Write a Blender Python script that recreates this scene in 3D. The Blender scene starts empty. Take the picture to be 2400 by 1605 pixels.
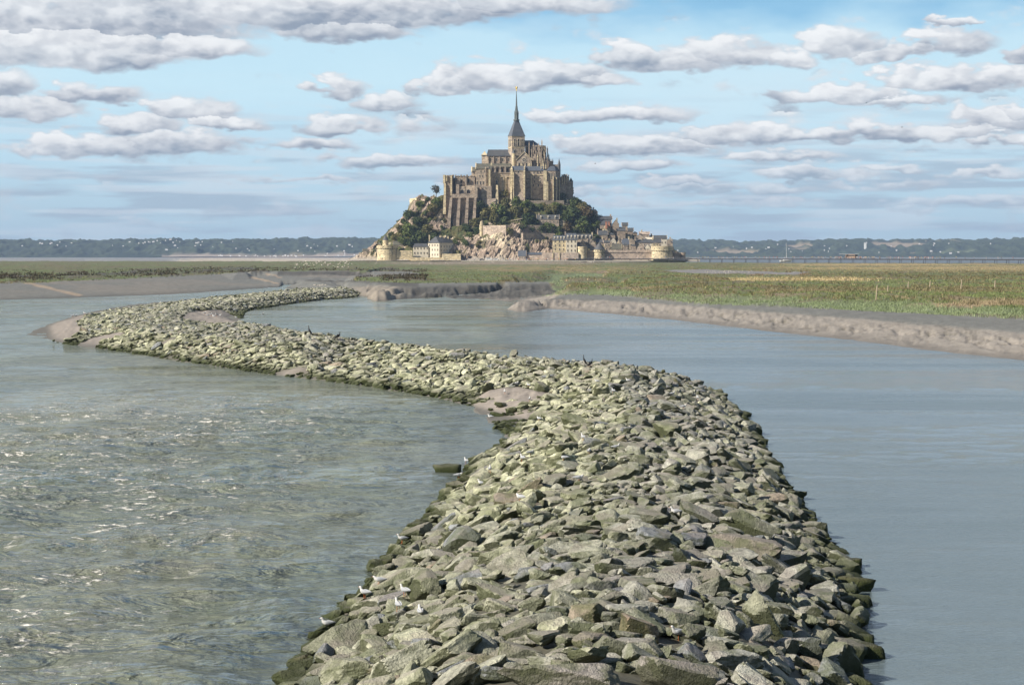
import bpy, math, random
import numpy as np
from mathutils import Vector, geometry, Matrix
R = math.radians
rng = np.random.default_rng(7)
random.seed(7)
SC = bpy.context.scene
EXPO = .42
COL = SC.collection
# ------------------------------------------------------------------ camera model
F = 4600.0; CX, CY = 1200.0, 802.5; HOR = 598.0; H = 9.5
TH = math.atan((CY-HOR)/F); cT, sT = math.cos(TH), math.sin(TH)
def ray(px, py):
    x = (px-CX)/F; y = (CY-py)/F
    return x, cT+sT*y, -sT+cT*y
def G(px, py, z=0.0):
    dx, dy, dz = ray(px, py); t = (z-H)/dz
    return dx*t, dy*t, z
def W(px, py, Y):
    dx, dy, dz = ray(px, py); t = Y/dy
    return dx*t, Y, H+dz*t
def Xw(px, Y, py=500): return W(px, py, Y)[0]
def Zw(py, Y): return W(1200, py, Y)[2]
def proj(x, y, z):
    z = np.asarray(z)-H
    f = cT*np.asarray(y)-sT*z; up = sT*np.asarray(y)+cT*z
    return CX+F*np.asarray(x)/f, CY-F*up/f
# ------------------------------------------------------------------ numpy noise
def _h(ix, iy, iz, s):
    n = (ix.astype(np.int64)*374761393 + iy.astype(np.int64)*668265263 + iz.astype(np.int64)*2147483647 + s*974634777) & 0xffffffff
    n = ((n ^ (n >> 13))*1274126177) & 0xffffffff
    n = ((n ^ (n >> 16))*2246822519) & 0xffffffff
    return ((n ^ (n >> 15)) & 0xffffff)/float(0xffffff)
def vn(x, y, z=0.0, s=0):
    x = np.asarray(x, float); y = np.asarray(y, float); z = np.asarray(z, float)+np.zeros_like(x)
    ix, iy, iz = np.floor(x), np.floor(y), np.floor(z)
    fx, fy, fz = x-ix, y-iy, z-iz
    fx, fy, fz = [t*t*(3-2*t) for t in (fx, fy, fz)]
    r = 0
    for a in (0, 1):
        for b in (0, 1):
            for c in (0, 1):
                r = r + _h(ix+a, iy+b, iz+c, s)*(fx if a else 1-fx)*(fy if b else 1-fy)*(fz if c else 1-fz)
    return r
def fbm(x, y, z=0.0, o=4, s=0):
    r = 0; a = .5; n = 0
    for i in range(o):
        r = r + a*vn(np.asarray(x)*2**i, np.asarray(y)*2**i, np.asarray(z)*2**i, s+i); n += a; a *= .5
    return r/n
def ridge(x, y, z=0.0, o=4, s=0):
    r = 0; a = .5; n = 0
    for i in range(o):
        r = r + a*(1-np.abs(2*vn(np.asarray(x)*2**i, np.asarray(y)*2**i, np.asarray(z)*2**i, s+i)-1)); n += a; a *= .5
    return r/n
def cells(x, y, z, s=0):
    """distance to the nearest jittered point, and that cell's random value"""
    x = np.asarray(x, float); y = np.asarray(y, float); z = np.asarray(z, float)+np.zeros_like(x)
    ix, iy, iz = np.floor(x), np.floor(y), np.floor(z)
    best = np.full(x.shape, 9.0); val = np.zeros(x.shape)
    for a in (-1, 0, 1):
        for b in (-1, 0, 1):
            for c in (-1, 0, 1):
                jx, jy, jz = ix+a, iy+b, iz+c
                d = (jx+_h(jx, jy, jz, s)-x)**2+(jy+_h(jx, jy, jz, s+5)-y)**2+(jz+_h(jx, jy, jz, s+9)-z)**2
                m = d < best
                best = np.where(m, d, best); val = np.where(m, _h(jx, jy, jz, s+13), val)
    return np.sqrt(best), val
def inpoly(px, py, poly):
    px = np.asarray(px, float); py = np.asarray(py, float); c = np.zeros(px.shape, bool)
    n = len(poly); j = n-1
    for i in range(n):
        xi, yi = poly[i]; xj, yj = poly[j]
        if yi != yj:
            c ^= ((yi > py) != (yj > py)) & (px < (xj-xi)*(py-yi)/(yj-yi)+xi)
        j = i
    return c
def sstep(a, b, x):
    t = np.clip((np.asarray(x, float)-a)/(b-a), 0, 1); return t*t*(3-2*t)
# ------------------------------------------------------------------ TIN in (u, v) plan coordinates
def resample(pts, step):
    out = [pts[0]]
    for a, b in zip(pts, pts[1:]):
        a = np.array(a, float); b = np.array(b, float)
        n = max(1, int(np.hypot(b[0]-a[0], b[1]-a[1])/step))
        for k in range(1, n+1): out.append(tuple(a+(b-a)*k/n))
    return out
def tin_raster(pts, ua, va, vs=1.0):
    P = {}
    for p in pts: P[(round(p[0], 2), round(p[1], 2))] = p[2]
    keys = list(P)
    co = [Vector((k[0], k[1]*vs)) for k in keys]; zz = [P[k] for k in keys]
    vo, eo, fo, ov, oe, of = geometry.delaunay_2d_cdt(co, [], [], 0, 1e-5)
    zv = [np.mean([zz[i] for i in o]) if o else 0. for o in ov]
    Z = np.full((len(va), len(ua)), np.nan)
    for f in fo:
        (x0, y0), (x1, y1), (x2, y2) = [(vo[i].x, vo[i].y/vs) for i in f]
        i0, i1 = np.searchsorted(ua, [min(x0, x1, x2)-1e-6, max(x0, x1, x2)+1e-6])
        j0, j1 = np.searchsorted(va, [min(y0, y1, y2)-1e-6, max(y0, y1, y2)+1e-6])
        if i0 >= i1 or j0 >= j1: continue
        U, V = np.meshgrid(ua[i0:i1], va[j0:j1])
        D = (y1-y2)*(x0-x2)+(x2-x1)*(y0-y2)
        if abs(D) < 1e-9: continue
        a = ((y1-y2)*(U-x2)+(x2-x1)*(V-y2))/D; b = ((y2-y0)*(U-x2)+(x0-x2)*(V-y2))/D; c = 1-a-b
        m = (a > -1e-6) & (b > -1e-6) & (c > -1e-6)
        z = a*zv[f[0]]+b*zv[f[1]]+c*zv[f[2]]
        sub = Z[j0:j1, i0:i1]; sub[m] = z[m]
    return Z
def sample(Z, ua, va, u, v):
    fu = np.clip(np.interp(u, ua, np.arange(len(ua))), 0, len(ua)-1.001); fv = np.clip(np.interp(v, va, np.arange(len(va))), 0, len(va)-1.001)
    i = fu.astype(int); j = fv.astype(int); a = fu-i; b = fv-j
    return Z[j, i]*(1-a)*(1-b)+Z[j, i+1]*a*(1-b)+Z[j+1, i]*(1-a)*b+Z[j+1, i+1]*a*b
def uv_of(px, py, z):
    x, y, _ = G(px, py, z); return F*x/y, F*H/y
# ------------------------------------------------------------------ objects
def tag(o, label=None, cat=None, group=None, kind=None):
    if label: o['label'] = label
    if cat: o['category'] = cat
    if group: o['group'] = group
    if kind: o['kind'] = kind
    return o
def thing(name, label, cat, loc=(0, 0, 0), rz=0, group=None, parent=None):
    o = bpy.data.objects.new(name, None); COL.objects.link(o); o.location = loc; o.rotation_euler = (0, 0, rz)
    o.empty_display_size = .2
    return tag(o, label, cat, group)
def np_mesh(name, V, Fa, mat=None, col=None, smooth=True, parent=None, rnd=None, mats=None, mi=None):
    me = bpy.data.meshes.new(name)
    V = np.asarray(V, np.float32); Fa = np.asarray(Fa, np.int32); k = Fa.shape[1]
    me.vertices.add(len(V)); me.vertices.foreach_set('co', V.ravel())
    me.loops.add(Fa.size); me.loops.foreach_set('vertex_index', Fa.ravel())
    me.polygons.add(len(Fa)); me.polygons.foreach_set('loop_start', np.arange(0, Fa.size, k, dtype=np.int32))
    me.update(calc_edges=True)
    me.polygons.foreach_set('use_smooth', np.full(len(Fa), smooth))
    if mats:
        for m in mats: me.materials.append(m)
        me.polygons.foreach_set('material_index', np.asarray(mi, np.int32))
    elif mat: me.materials.append(mat)
    if col is not None:
        a = me.attributes.new('tint', 'FLOAT_COLOR', 'POINT')
        c = np.ones((len(V), 4), np.float32); c[:, :3] = col; a.data.foreach_set('color', c.ravel())
    if rnd is not None:
        a = me.attributes.new('rnd', 'FLOAT', 'POINT'); a.data.foreach_set('value', np.asarray(rnd, np.float32))
    me.validate(); 
    o = bpy.data.objects.new(name, me); COL.objects.link(o)
    if parent: o.parent = parent
    return o
def grid_faces(nu, nv, keep=None):
    i, j = np.meshgrid(np.arange(nu-1), np.arange(nv-1))
    a = (j*nu+i).ravel()
    f = np.stack([a, a+1, a+nu+1, a+nu], 1)
    if keep is not None: f = f[keep[:-1, :-1].ravel() | keep[1:, 1:].ravel() | keep[1:, :-1].ravel() | keep[:-1, 1:].ravel()]
    return f
def compact(V, Fa, *attrs):
    used = np.zeros(len(V), bool); used[Fa.ravel()] = True
    idx = np.cumsum(used)-1
    return (V[used], idx[Fa])+tuple(a[used] if a is not None else None for a in attrs)
class MB:
    """collects polygons of one mesh; build() links it as ONE object"""
    def __init__(s): s.v = []; s.f = []; s.m = []
    def poly(s, pts, m=0):
        b = len(s.v); s.v += [tuple(p) for p in pts]; s.f.append(tuple(range(b, b+len(pts)))); s.m.append(m)
    def hexa(s, b4, t4, m=0):
        b = len(s.v); s.v += [tuple(p) for p in b4]+[tuple(p) for p in t4]
        for q in ((3, 2, 1, 0), (4, 5, 6, 7), (0, 1, 5, 4), (1, 2, 6, 5), (2, 3, 7, 6), (3, 0, 4, 7)):
            s.f.append(tuple(b+i for i in q)); s.m.append(m)
    def box(s, x0, x1, y0, y1, z0, z1, m=0):
        s.hexa([(x0, y0, z0), (x1, y0, z0), (x1, y1, z0), (x0, y1, z0)], [(x0, y0, z1), (x1, y0, z1), (x1, y1, z1), (x0, y1, z1)], m)
    def prism(s, fp, z0, z1, m=0, top=1.0, cap=True):
        n = len(fp); b = len(s.v); cx = sum(p[0] for p in fp)/n; cy = sum(p[1] for p in fp)/n
        s.v += [(x, y, z0) for x, y in fp]+[(cx+(x-cx)*top, cy+(y-cy)*top, z1) for x, y in fp]
        for i in range(n):
            s.f.append((b+i, b+(i+1) % n, b+n+(i+1) % n, b+n+i)); s.m.append(m)
        if cap:
            s.f.append(tuple(b+n+i for i in range(n))); s.m.append(m)
            s.f.append(tuple(b+n-1-i for i in range(n))); s.m.append(m)
    def pyr(s, fp, z0, apex, m=0):
        n = len(fp); b = len(s.v); s.v += [(x, y, z0) for x, y in fp]+[tuple(apex)]
        for i in range(n): s.f.append((b+i, b+(i+1) % n, b+n)); s.m.append(m)
        s.f.append(tuple(b+n-1-i for i in range(n))); s.m.append(m)
    def roofx(s, x0, x1, y0, y1, ze, zr, m=0, hip=0.0):
        ym = (y0+y1)/2; b = len(s.v)
        s.v += [(x0, y0, ze), (x1, y0, ze), (x1, y1, ze), (x0, y1, ze), (x0+hip, ym, zr), (x1-hip, ym, zr)]
        for q in ((0, 1, 5, 4), (2, 3, 4, 5), (1, 2, 5), (3, 0, 4), (3, 2, 1, 0)): s.f.append(tuple(b+i for i in q)); s.m.append(m)
    def roofy(s, x0, x1, y0, y1, ze, zr, m=0, hip=0.0):
        xm = (x0+x1)/2; b = len(s.v)
        s.v += [(x0, y0, ze), (x1, y0, ze), (x1, y1, ze), (x0, y1, ze), (xm, y0+hip, zr), (xm, y1-hip, zr)]
        for q in ((0, 1, 4), (1, 2, 5, 4), (2, 3, 5), (3, 0, 4, 5), (3, 2, 1, 0)): s.f.append(tuple(b+i for i in q)); s.m.append(m)
    def cyl(s, cx, cy, z0, z1, r0, r1=None, n=20, m=0, cap=True):
        r1 = r0 if r1 is None else r1; b = len(s.v)
        s.v += [(cx+r0*math.cos(2*math.pi*i/n), cy+r0*math.sin(2*math.pi*i/n), z0) for i in range(n)]
        if r1 <= 1e-4:
            s.v.append((cx, cy, z1))
            for i in range(n): s.f.append((b+i, b+(i+1) % n, b+n)); s.m.append(m)
            return
        s.v += [(cx+r1*math.cos(2*math.pi*i/n), cy+r1*math.sin(2*math.pi*i/n), z1) for i in range(n)]
        for i in range(n): s.f.append((b+i, b+(i+1) % n, b+n+(i+1) % n, b+n+i)); s.m.append(m)
        if cap: s.f.append(tuple(b+n+i for i in range(n))); s.m.append(m)
    def tube(s, p, q, r0, r1=None, n=6, m=0):
        r1 = r0 if r1 is None else r1
        p = Vector(p); q = Vector(q); d = (q-p).normalized(); a = d.orthogonal().normalized(); c = d.cross(a); b = len(s.v)
        for o, r in ((p, r0), (q, r1)):
            for i in range(n):
                t = 2*math.pi*i/n; s.v.append(tuple(o+(a*math.cos(t)+c*math.sin(t))*r))
        for i in range(n): s.f.append((b+i, b+(i+1) % n, b+n+(i+1) % n, b+n+i)); s.m.append(m)
        s.f.append(tuple(b+n+i for i in range(n))); s.m.append(m); s.f.append(tuple(b+n-1-i for i in range(n))); s.m.append(m)
    def mesh(s, name, mats, loc=(0, 0, 0), smooth=False):
        me = bpy.data.meshes.new(name)
        me.from_pydata([(x-loc[0], y-loc[1], z-loc[2]) for x, y, z in s.v], [], s.f)
        for m in (mats if isinstance(mats, (list, tuple)) else [mats]): me.materials.append(m)
        for p, m in zip(me.polygons, s.m): p.material_index = m; p.use_smooth = smooth
        me.update(); return me
    def build(s, name, mats, parent=None, loc=None, smooth=False):
        if loc is None:
            loc = Vector((0, 0, 0)); q = parent
            while q: loc = loc+q.location; q = q.parent
        o = bpy.data.objects.new(name, s.mesh(name, mats, loc, smooth)); COL.objects.link(o)
        if parent: o.parent = parent
        else: o.location = loc
        return o
def copy_tree(o, parent=None, first=True):
    c = o.copy(); COL.objects.link(c)
    if parent: c.parent = parent
    for ch in list(o.children): copy_tree(ch, c)
    return c
# ------------------------------------------------------------------ materials
def mat(name):
    m = bpy.data.materials.new(name); m.use_nodes = True; nt = m.node_tree
    b = nt.nodes['Principled BSDF']
    b.inputs['Specular IOR Level'].default_value = .3
    return m, nt, b
def N(nt, t, **kw):
    n = nt.nodes.new(t)
    for k, v in kw.items():
        if k.startswith('i_'): n.inputs[k[2:].replace('_', ' ')].default_value = v
        else: setattr(n, k, v)
    return n
def L(nt, a, b): nt.links.new(a, b)
def math_(nt, op, a, b=None, c=None, clamp=False):
    n = nt.nodes.new('ShaderNodeMath'); n.operation = op; n.use_clamp = clamp
    for i, x in enumerate((a, b, c)):
        if x is None: continue
        if isinstance(x, (int, float)): n.inputs[i].default_value = x
        else: nt.links.new(x, n.inputs[i])
    return n.outputs[0]
def mix(nt, f, a, b, blend='MIX'):
    n = nt.nodes.new('ShaderNodeMix'); n.data_type = 'RGBA'; n.blend_type = blend; n.clamp_factor = True
    for s, x in ((n.inputs['Factor'], f), (n.inputs[6], a), (n.inputs[7], b)):
        if isinstance(x, (int, float)): s.default_value = x
        elif isinstance(x, tuple): s.default_value = x+(1,) if len(x) == 3 else x
        else: nt.links.new(x, s)
    return n.outputs[2]
def noise(nt, vec, scale, detail=4, rough=.55, dist=0):
    n = N(nt, 'ShaderNodeTexNoise'); n.inputs['Scale'].default_value = scale; n.inputs['Detail'].default_value = detail
    n.inputs['Roughness'].default_value = rough; n.inputs['Distortion'].default_value = dist
    if vec is not None: nt.links.new(vec, n.inputs['Vector'])
    return n.outputs[0]
def ramp(nt, f, a, b, smooth=True):
    n = N(nt, 'ShaderNodeMapRange'); n.interpolation_type = 'SMOOTHSTEP' if smooth else 'LINEAR'
    n.inputs[1].default_value = a; n.inputs[2].default_value = b; nt.links.new(f, n.inputs[0]); return n.outputs[0]
def pos(nt, sx=1, sy=1, sz=1, rz=0):
    g = N(nt, 'ShaderNodeNewGeometry'); 
    if (sx, sy, sz, rz) == (1, 1, 1, 0): return g.outputs['Position']
    m = N(nt, 'ShaderNodeMapping'); m.inputs['Scale'].default_value = (sx, sy, sz); m.inputs['Rotation'].default_value = (0, 0, rz)
    nt.links.new(g.outputs['Position'], m.inputs[0]); return m.outputs[0]
def bump(nt, b, h, strength=.5, dist=.1):
    n = N(nt, 'ShaderNodeBump'); n.inputs['Strength'].default_value = strength; n.inputs['Distance'].default_value = dist
    nt.links.new(h, n.inputs['Height']); nt.links.new(n.outputs[0], b.inputs['Normal']); return n
def surf(name, c1, c2, scale=.5, rough=.85, bumpd=0.0, c3=None, bscale=None, spec=.3, detail=5, block=None):
    """two-tone weathered surface; block=(w,h) adds courses of masonry"""
    m, nt, b = mat(name); p = pos(nt)
    f = ramp(nt, noise(nt, p, scale, detail), .35, .68)
    c = mix(nt, f, c1, c2)
    if c3: c = mix(nt, ramp(nt, noise(nt, p, scale*3.1, 3), .56, .7), c, c3)
    f2 = noise(nt, p, scale*9, 3)
    c = mix(nt, 1.0, c, mix(nt, f2, (.72, .72, .72), (1.28, 1.28, 1.28)), 'MULTIPLY')
    if block:
        w = N(nt, 'ShaderNodeTexVoronoi'); w.inputs['Scale'].default_value = 1.0
        mp = pos(nt, 1/block[0], 1/block[0], 1/block[1]); nt.links.new(mp, w.inputs['Vector'])
        sp = N(nt, 'ShaderNodeSeparateColor'); nt.links.new(w.outputs['Color'], sp.inputs[0])
        c = mix(nt, 1.0, c, mix(nt, sp.outputs[0], (.7, .7, .7), (1.3, 1.28, 1.22)), 'MULTIPLY')
    nt.links.new(c, b.inputs['Base Color']); b.inputs['Roughness'].default_value = rough; b.inputs['Specular IOR Level'].default_value = spec
    if bumpd: bump(nt, b, noise(nt, p, bscale or scale*4, 4), .8, bumpd)
    return m
def plain(name, c, rough=.7, metal=0., spec=.3):
    m, nt, b = mat(name); p = pos(nt)
    cc = mix(nt, noise(nt, p, 2.3, 3), tuple(x*.82 for x in c), tuple(min(1, x*1.15) for x in c)); nt.links.new(cc, b.inputs['Base Color'])
    b.inputs['Roughness'].default_value = rough; b.inputs['Metallic'].default_value = metal; b.inputs['Specular IOR Level'].default_value = spec
    return m
def tinted(name, rough=.9, nscale=3., amt=.3, bumpd=0., bscale=4., spec=.25, nscale2=None):
    m, nt, b = mat(name); p = pos(nt)
    a = N(nt, 'ShaderNodeAttribute', attribute_name='tint')
    f = noise(nt, p, nscale, 5, .65)
    c = mix(nt, 1.0, a.outputs['Color'], mix(nt, ramp(nt, f, .3, .7, False), (1-amt,)*3, (1+amt,)*3), 'MULTIPLY')
    nt.links.new(c, b.inputs['Base Color']); b.inputs['Roughness'].default_value = rough; b.inputs['Specular IOR Level'].default_value = spec
    if bumpd: bump(nt, b, noise(nt, p, bscale, 5), .8, bumpd)
    return m
# ------------------------------------------------------------------ camera, sun
cam = bpy.data.cameras.new('camera'); co = bpy.data.objects.new('camera', cam); COL.objects.link(co)
cam.sensor_width = 36; cam.lens = F/2400*36; cam.clip_start = 1; cam.clip_end = 60000
co.location = (0, 0, H); co.rotation_euler = (R(90)-TH, 0, 0); SC.camera = co
SAZ, SEL = R(64), R(34)     # sun: to the left of the view, a little behind the camera
SUN = Vector((-math.sin(SAZ)*math.cos(SEL), -math.cos(SAZ)*math.cos(SEL), math.sin(SEL)))
sl = bpy.data.lights.new('sun', 'SUN'); sl.energy = 5.0; sl.angle = R(.53); sl.color = (1, .92, .80)
so = bpy.data.objects.new('sun', sl); COL.objects.link(so); so.rotation_euler = SUN.to_track_quat('Z', 'Y').to_euler(); so.location = (-300, 0, 300)
SC.view_settings.view_transform = 'Standard'; SC.view_settings.look = 'None'; SC.view_settings.exposure = EXPO; SC.view_settings.gamma = 1
SC.cycles.use_denoising = True; SC.cycles.max_bounces = 5; SC.cycles.diffuse_bounces = 2; SC.cycles.glossy_bounces = 2; SC.cycles.transmission_bounces = 2; SC.cycles.volume_bounces = 0
SC.cycles.sample_clamp_indirect = 4
# ------------------------------------------------------------------ sky
# clouds: (px, py, half width, half height, weight) of each cloud in the sky, converted to azimuth / elevation
CL = [(-60, 60, 330, 85, 1), (300, 60, 420, 75, 1), (640, 45, 360, 60, 1), (900, 30, 330, 50, 1), (1180, 15, 260, 42, 1), (150, 140, 330, 50, 1), (430, 132, 180, 32, 1), (780, 85, 170, 30, .9), (20, 215, 75, 36, 1),
      (60, 270, 150, 30, 1), (235, 238, 110, 28, 1), (330, 305, 100, 28, 1), (450, 272, 105, 27, 1), (200, 360, 190, 28, .95), (430, 350, 130, 30, .85), (540, 300, 90, 15, .8), (790, 215, 60, 26, 1), (905, 242, 75, 18, .8),
      (800, 300, 110, 24, .95), (700, 345, 130, 14, .6), (1060, 200, 62, 30, 1), (1150, 190, 130, 34, 1), (1290, 185, 140, 34, 1), (1400, 195, 70, 14, .8), (1440, 275, 180, 20, .9), (1330, 275, 90, 12, .7),
      (1560, 150, 130, 32, 1), (1700, 140, 130, 35, 1), (1830, 150, 70, 22, .9), (1960, 120, 100, 32, 1), (2080, 140, 90, 22, 1), (2190, 125, 105, 30, 1), (2230, 72, 52, 10, .8), (2390, 115, 30, 12, .8), (2380, 150, 60, 22, .9),
      (1960, 232, 140, 20, .95), (2130, 205, 100, 30, 1), (2280, 208, 170, 32, 1), (2090, 248, 100, 10, .6), (2290, 300, 150, 26, 1), (2150, 320, 180, 20, .8), (2400, 285, 80, 22, 1),
      (1420, 345, 130, 24, .95), (1560, 345, 130, 22, .8), (1740, 325, 150, 24, .95), (1900, 325, 130, 16, .8), (1480, 395, 120, 14, .7), (1800, 370, 150, 12, .7), (1900, 415, 150, 14, .8), (1580, 432, 100, 11, .8), (2280, 420, 90, 12, .8), (2060, 400, 90, 10, .6),
      (2360, 340, 60, 12, .9), (900, 385, 150, 15, .6), (1000, 380, 70, 14, .7), (700, 425, 130, 8, .5), (1720, 450, 170, 12, .55), (2060, 440, 130, 10, .55), (1430, 455, 120, 10, .5), (360, 525, 45, 9, .5), (640, 490, 120, 12, .35), (2120, 495, 60, 12, .45), (60, 550, 30, 8, .4), (1660, 480, 260, 10, .45), (2250, 480, 180, 10, .45)]
wd = bpy.data.worlds.new('World'); SC.world = wd; wd.use_nodes = True
nt = wd.node_tree; nt.nodes.clear()
out = N(nt, 'ShaderNodeOutputWorld'); bg = N(nt, 'ShaderNodeBackground'); L(nt, bg.outputs[0], out.inputs[0])
sky = N(nt, 'ShaderNodeTexSky'); sky.sky_type = 'NISHITA'; sky.sun_disc = False; sky.sun_elevation = SEL
sky.sun_rotation = math.atan2(SUN.x, SUN.y) % (2*math.pi); sky.altitude = 0; sky.air_density = 1.0; sky.dust_density = .4; sky.ozone_density = 2.5
SKYS = .052
L(nt, sky.outputs[0], bg.inputs[0]); bg.inputs[1].default_value = SKYS
# the cloud layer: a far curved sheet of sky in front of the open sky; every vertex carries the cloud's cover and brightness
def build_clouds():
    ua = np.concatenate([np.arange(-2600, -150, 16), np.arange(-150, 2551, 2.3), np.arange(2560, 5000, 16)])
    va = np.concatenate([np.arange(-3200, -100, 16), np.arange(-100, 612, 1.7)])      # photo rows, horizon at HOR
    U, V = np.meshgrid(ua, va)
    Hh = (HOR-V)/100.; A = U/100.
    sc = 1/(.35+np.clip(Hh, 0, 9)*.16)       # features shrink towards the horizon
    n1 = fbm(A*1.15+3, Hh*2.3, 0, 7, 11); n2 = fbm(A*2.6, Hh*7+1.7, 3.1, 6, 23); n3 = fbm(A*.7, Hh*2.0, 7.7, 4, 31)
    bil = 1-np.abs(2*fbm(A*1.9, Hh*3.6, 1.3, 5, 41)-1)
    wx = U+(n1-.5)*130+(n2-.5)*70; wy = V+(n2-.5)*30+(n3-.5)*34
    def field(dx, dy):
        acc = np.full(U.shape, -9.); be = np.zeros(U.shape)
        for (px, py, hw, hh, wt) in CL:
            ex = (wx+dx-px)/(hw*1.06); ey = -(wy+dy-py)/(hh*1.22)
            eyl = np.where(ey < 0, ey*1.7, ey)
            v = wt*(1-(np.abs(ex)**2.3+np.abs(eyl)**2))
            be = np.where(v > acc, ey, be); acc = np.maximum(acc, v)
        return acc, be
    acc, be = field(0, 0); ac1, _ = field(-14, -16)
    out = np.maximum(sstep(1350, 1700, np.abs(U-1200)), sstep(60, -160, V))
    oth = (fbm(A*.16, np.maximum(Hh, 0)**.8*.5, 9, 5, 77)-.53)*6
    acc = np.where(out > 0, np.maximum(acc, oth*out-(1-out)*2), acc)
    acc = np.maximum(acc, -.75+.42*sstep(.42, .62, fbm(A*.3, Hh*2.2, 4, 4, 97))*sstep(5.2, 3.0, Hh))
    fine = (n1-.5)*1.9+(n2-.5)*.6+(bil-.55)*.55
    D = acc+fine
    cover = sstep(-.34, .50, D)*(.55+.42*sstep(.3, 2.6, Hh))
    # sunlit top-left, grey flat underside
    fine_s = np.roll(np.roll(fine, 8, 0), 6, 1)
    emb = (fine-fine_s)*1.3+(acc-ac1)*.35
    soft = fbm(A*1.0+3, Hh*2.0, 2, 3, 12)
    body = be*.85+(soft-.5)*1.3+(bil-.62)*.6
    lit = .40+.55*np.tanh(body*1.45)+np.clip(emb, -.25, .25)*.45
    edge = 1-sstep(.05, .65, D)
    lit = lit*(1-edge*.55)+.42*edge*.55
    lit = np.clip(lit, 0, 1)
    # a veil of thin high haze streaks
    veil = sstep(.36, .75, fbm(A*.22, Hh*.75, 5, 5, 91))*.62*sstep(-.2, 1.2, Hh)+.10
    veil = np.maximum(veil, .5*sstep(.4, .7, fbm(A*.5, Hh*6, 2, 5, 95))*sstep(2.6, .6, Hh))
    dk = np.array([.30, .36, .46]); lt = np.array([.94, .96, .98]); vl = np.array([.66, .85, .955])
    low = sstep(2.8, .6, Hh)[..., None]
    dk2 = dk*(1-low)+np.array([.37, .48, .60])*low; lt2 = lt*(1-low)+np.array([.70, .76, .84])*low
    pink = (np.array([.022, .0, -.008])*sstep(.4, .6, n3)[..., None])*.4
    cc = dk2+(lt2-dk2)*lit[..., None]+pink
    # clear sky colour by elevation (linear), then the veil, then the clouds
    hk = [-.2, 0, .6, 1.4, 2.6, 4.0, 5.0, 5.7, 6.6, 9, 20]
    srgb = np.array([(184, 211, 226), (186, 213, 228), (188, 216, 232), (190, 220, 237), (194, 227, 245), (204, 237, 252), (196, 232, 250), (140, 196, 233), (105, 170, 218), (70, 125, 190), (52, 96, 165)])/255.
    lin = ((srgb+.055)/1.055)**2.4
    base = np.stack([np.interp(Hh+(n3-.5)*1.0, hk, lin[:, k]) for k in range(3)], -1)
    base = base*(1-(veil*sstep(1.2, 3, Hh))[..., None])+vl*(veil*sstep(1.2, 3, Hh))[..., None]
    grey = sstep(.45, .7, fbm(A*.45, Hh*5, 2, 5, 96))*sstep(4.2, 1.5, Hh)*.75
    base = base*(1-grey[..., None])+np.array([.40, .50, .62])*grey[..., None]
    wh = sstep(.52, .72, fbm(A*.4, Hh*6, 3, 6, 88))*sstep(4.5, 2.0, Hh)*sstep(.0, .5, Hh)*.55
    base = base*(1-wh[..., None])+np.array([.70, .78, .86])*wh[..., None]
    col = base*(1-cover[..., None])+cc*cover[..., None]
    al = np.ones(U.shape)
    azm = (U-CX)/F; elv = (HOR-V)/F; Rr = 26000.
    X = np.sin(azm)*np.cos(elv)*Rr; Y = np.cos(azm)*np.cos(elv)*Rr; Z = np.sin(elv)*Rr+H
    al = al*np.clip(np.minimum(sstep(-2600, -2200, U), sstep(5000, 4600, U)), 0, 1)*sstep(-3200, -2900, V)
    Vv = np.stack([X, Y, Z], -1).reshape(-1, 3)
    m = bpy.data.materials.new('cloudy_sky'); m.use_nodes = True; t = m.node_tree; t.nodes.clear()
    o = N(t, 'ShaderNodeOutputMaterial'); ms = N(t, 'ShaderNodeMixShader'); em = N(t, 'ShaderNodeEmission'); tr = N(t, 'ShaderNodeBsdfTransparent')
    at = N(t, 'ShaderNodeAttribute', attribute_name='tint'); ar = N(t, 'ShaderNodeAttribute', attribute_name='rnd')
    em.inputs[1].default_value = 2**-EXPO; L(t, at.outputs['Color'], em.inputs[0]); L(t, ar.outputs['Fac'], ms.inputs[0]); L(t, tr.outputs[0], ms.inputs[1]); L(t, em.outputs[0], ms.inputs[2]); L(t, ms.outputs[0], o.inputs[0])
    m.cycles.emission_sampling = 'NONE'
    ob = np_mesh('sky', Vv, grid_faces(len(ua), len(va)), m, col=col.reshape(-1, 3), rnd=al.ravel())
    tag(ob, kind='structure')
build_clouds()
# ------------------------------------------------------------------ river banks, marsh, tidal flat
WATER = [(-700, 740), (-300, 715), (0, 703), (200, 697), (400, 690), (520, 682), (640, 674), (700, 670.5), (757, 668.5), (790, 672), (820, 684), (845, 700), (1000, 695), (1200, 689), (1330, 685.5), (1425, 683.5),
         (1400, 686), (1330, 694), (1230, 699), (1195, 706.5), (1215, 717), (1300, 724), (1450, 737), (1600, 752), (1800, 776), (2000, 797), (2200, 823), (2400, 845), (2700, 885), (3400, 980), (3400, 3000), (-3000, 3000), (-3000, 900)]
def pl(pts, z, step=14):
    return [(*uv_of(x, y, z), z) for x, y in resample(pts, step)]
GP = []
GP += pl(WATER[:16]+WATER[16:30], 0.0)
for pts in ([(-700, 800), (-300, 770), (0, 745), (300, 722), (600, 694), (700, 680)], [(880, 730), (1100, 706), (1180, 700)], [(1230, 693.5), (1320, 689.5), (1380, 686)], [(1100, 730), (1200, 760), (1450, 790), (1800, 850), (2400, 950), (3200, 1100)], [(-1500, 1100), (600, 1000), (1500, 1200), (3000, 1600)], [(-1400, 1500), (1200, 1700), (2600, 1700)]):
    GP += pl(pts, -1.6)
GP += pl([(1215, 705), (1330, 699), (1500, 705), (1800, 727), (2100, 748), (2400, 775), (2700, 810), (3300, 880)], 1.45)
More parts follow.
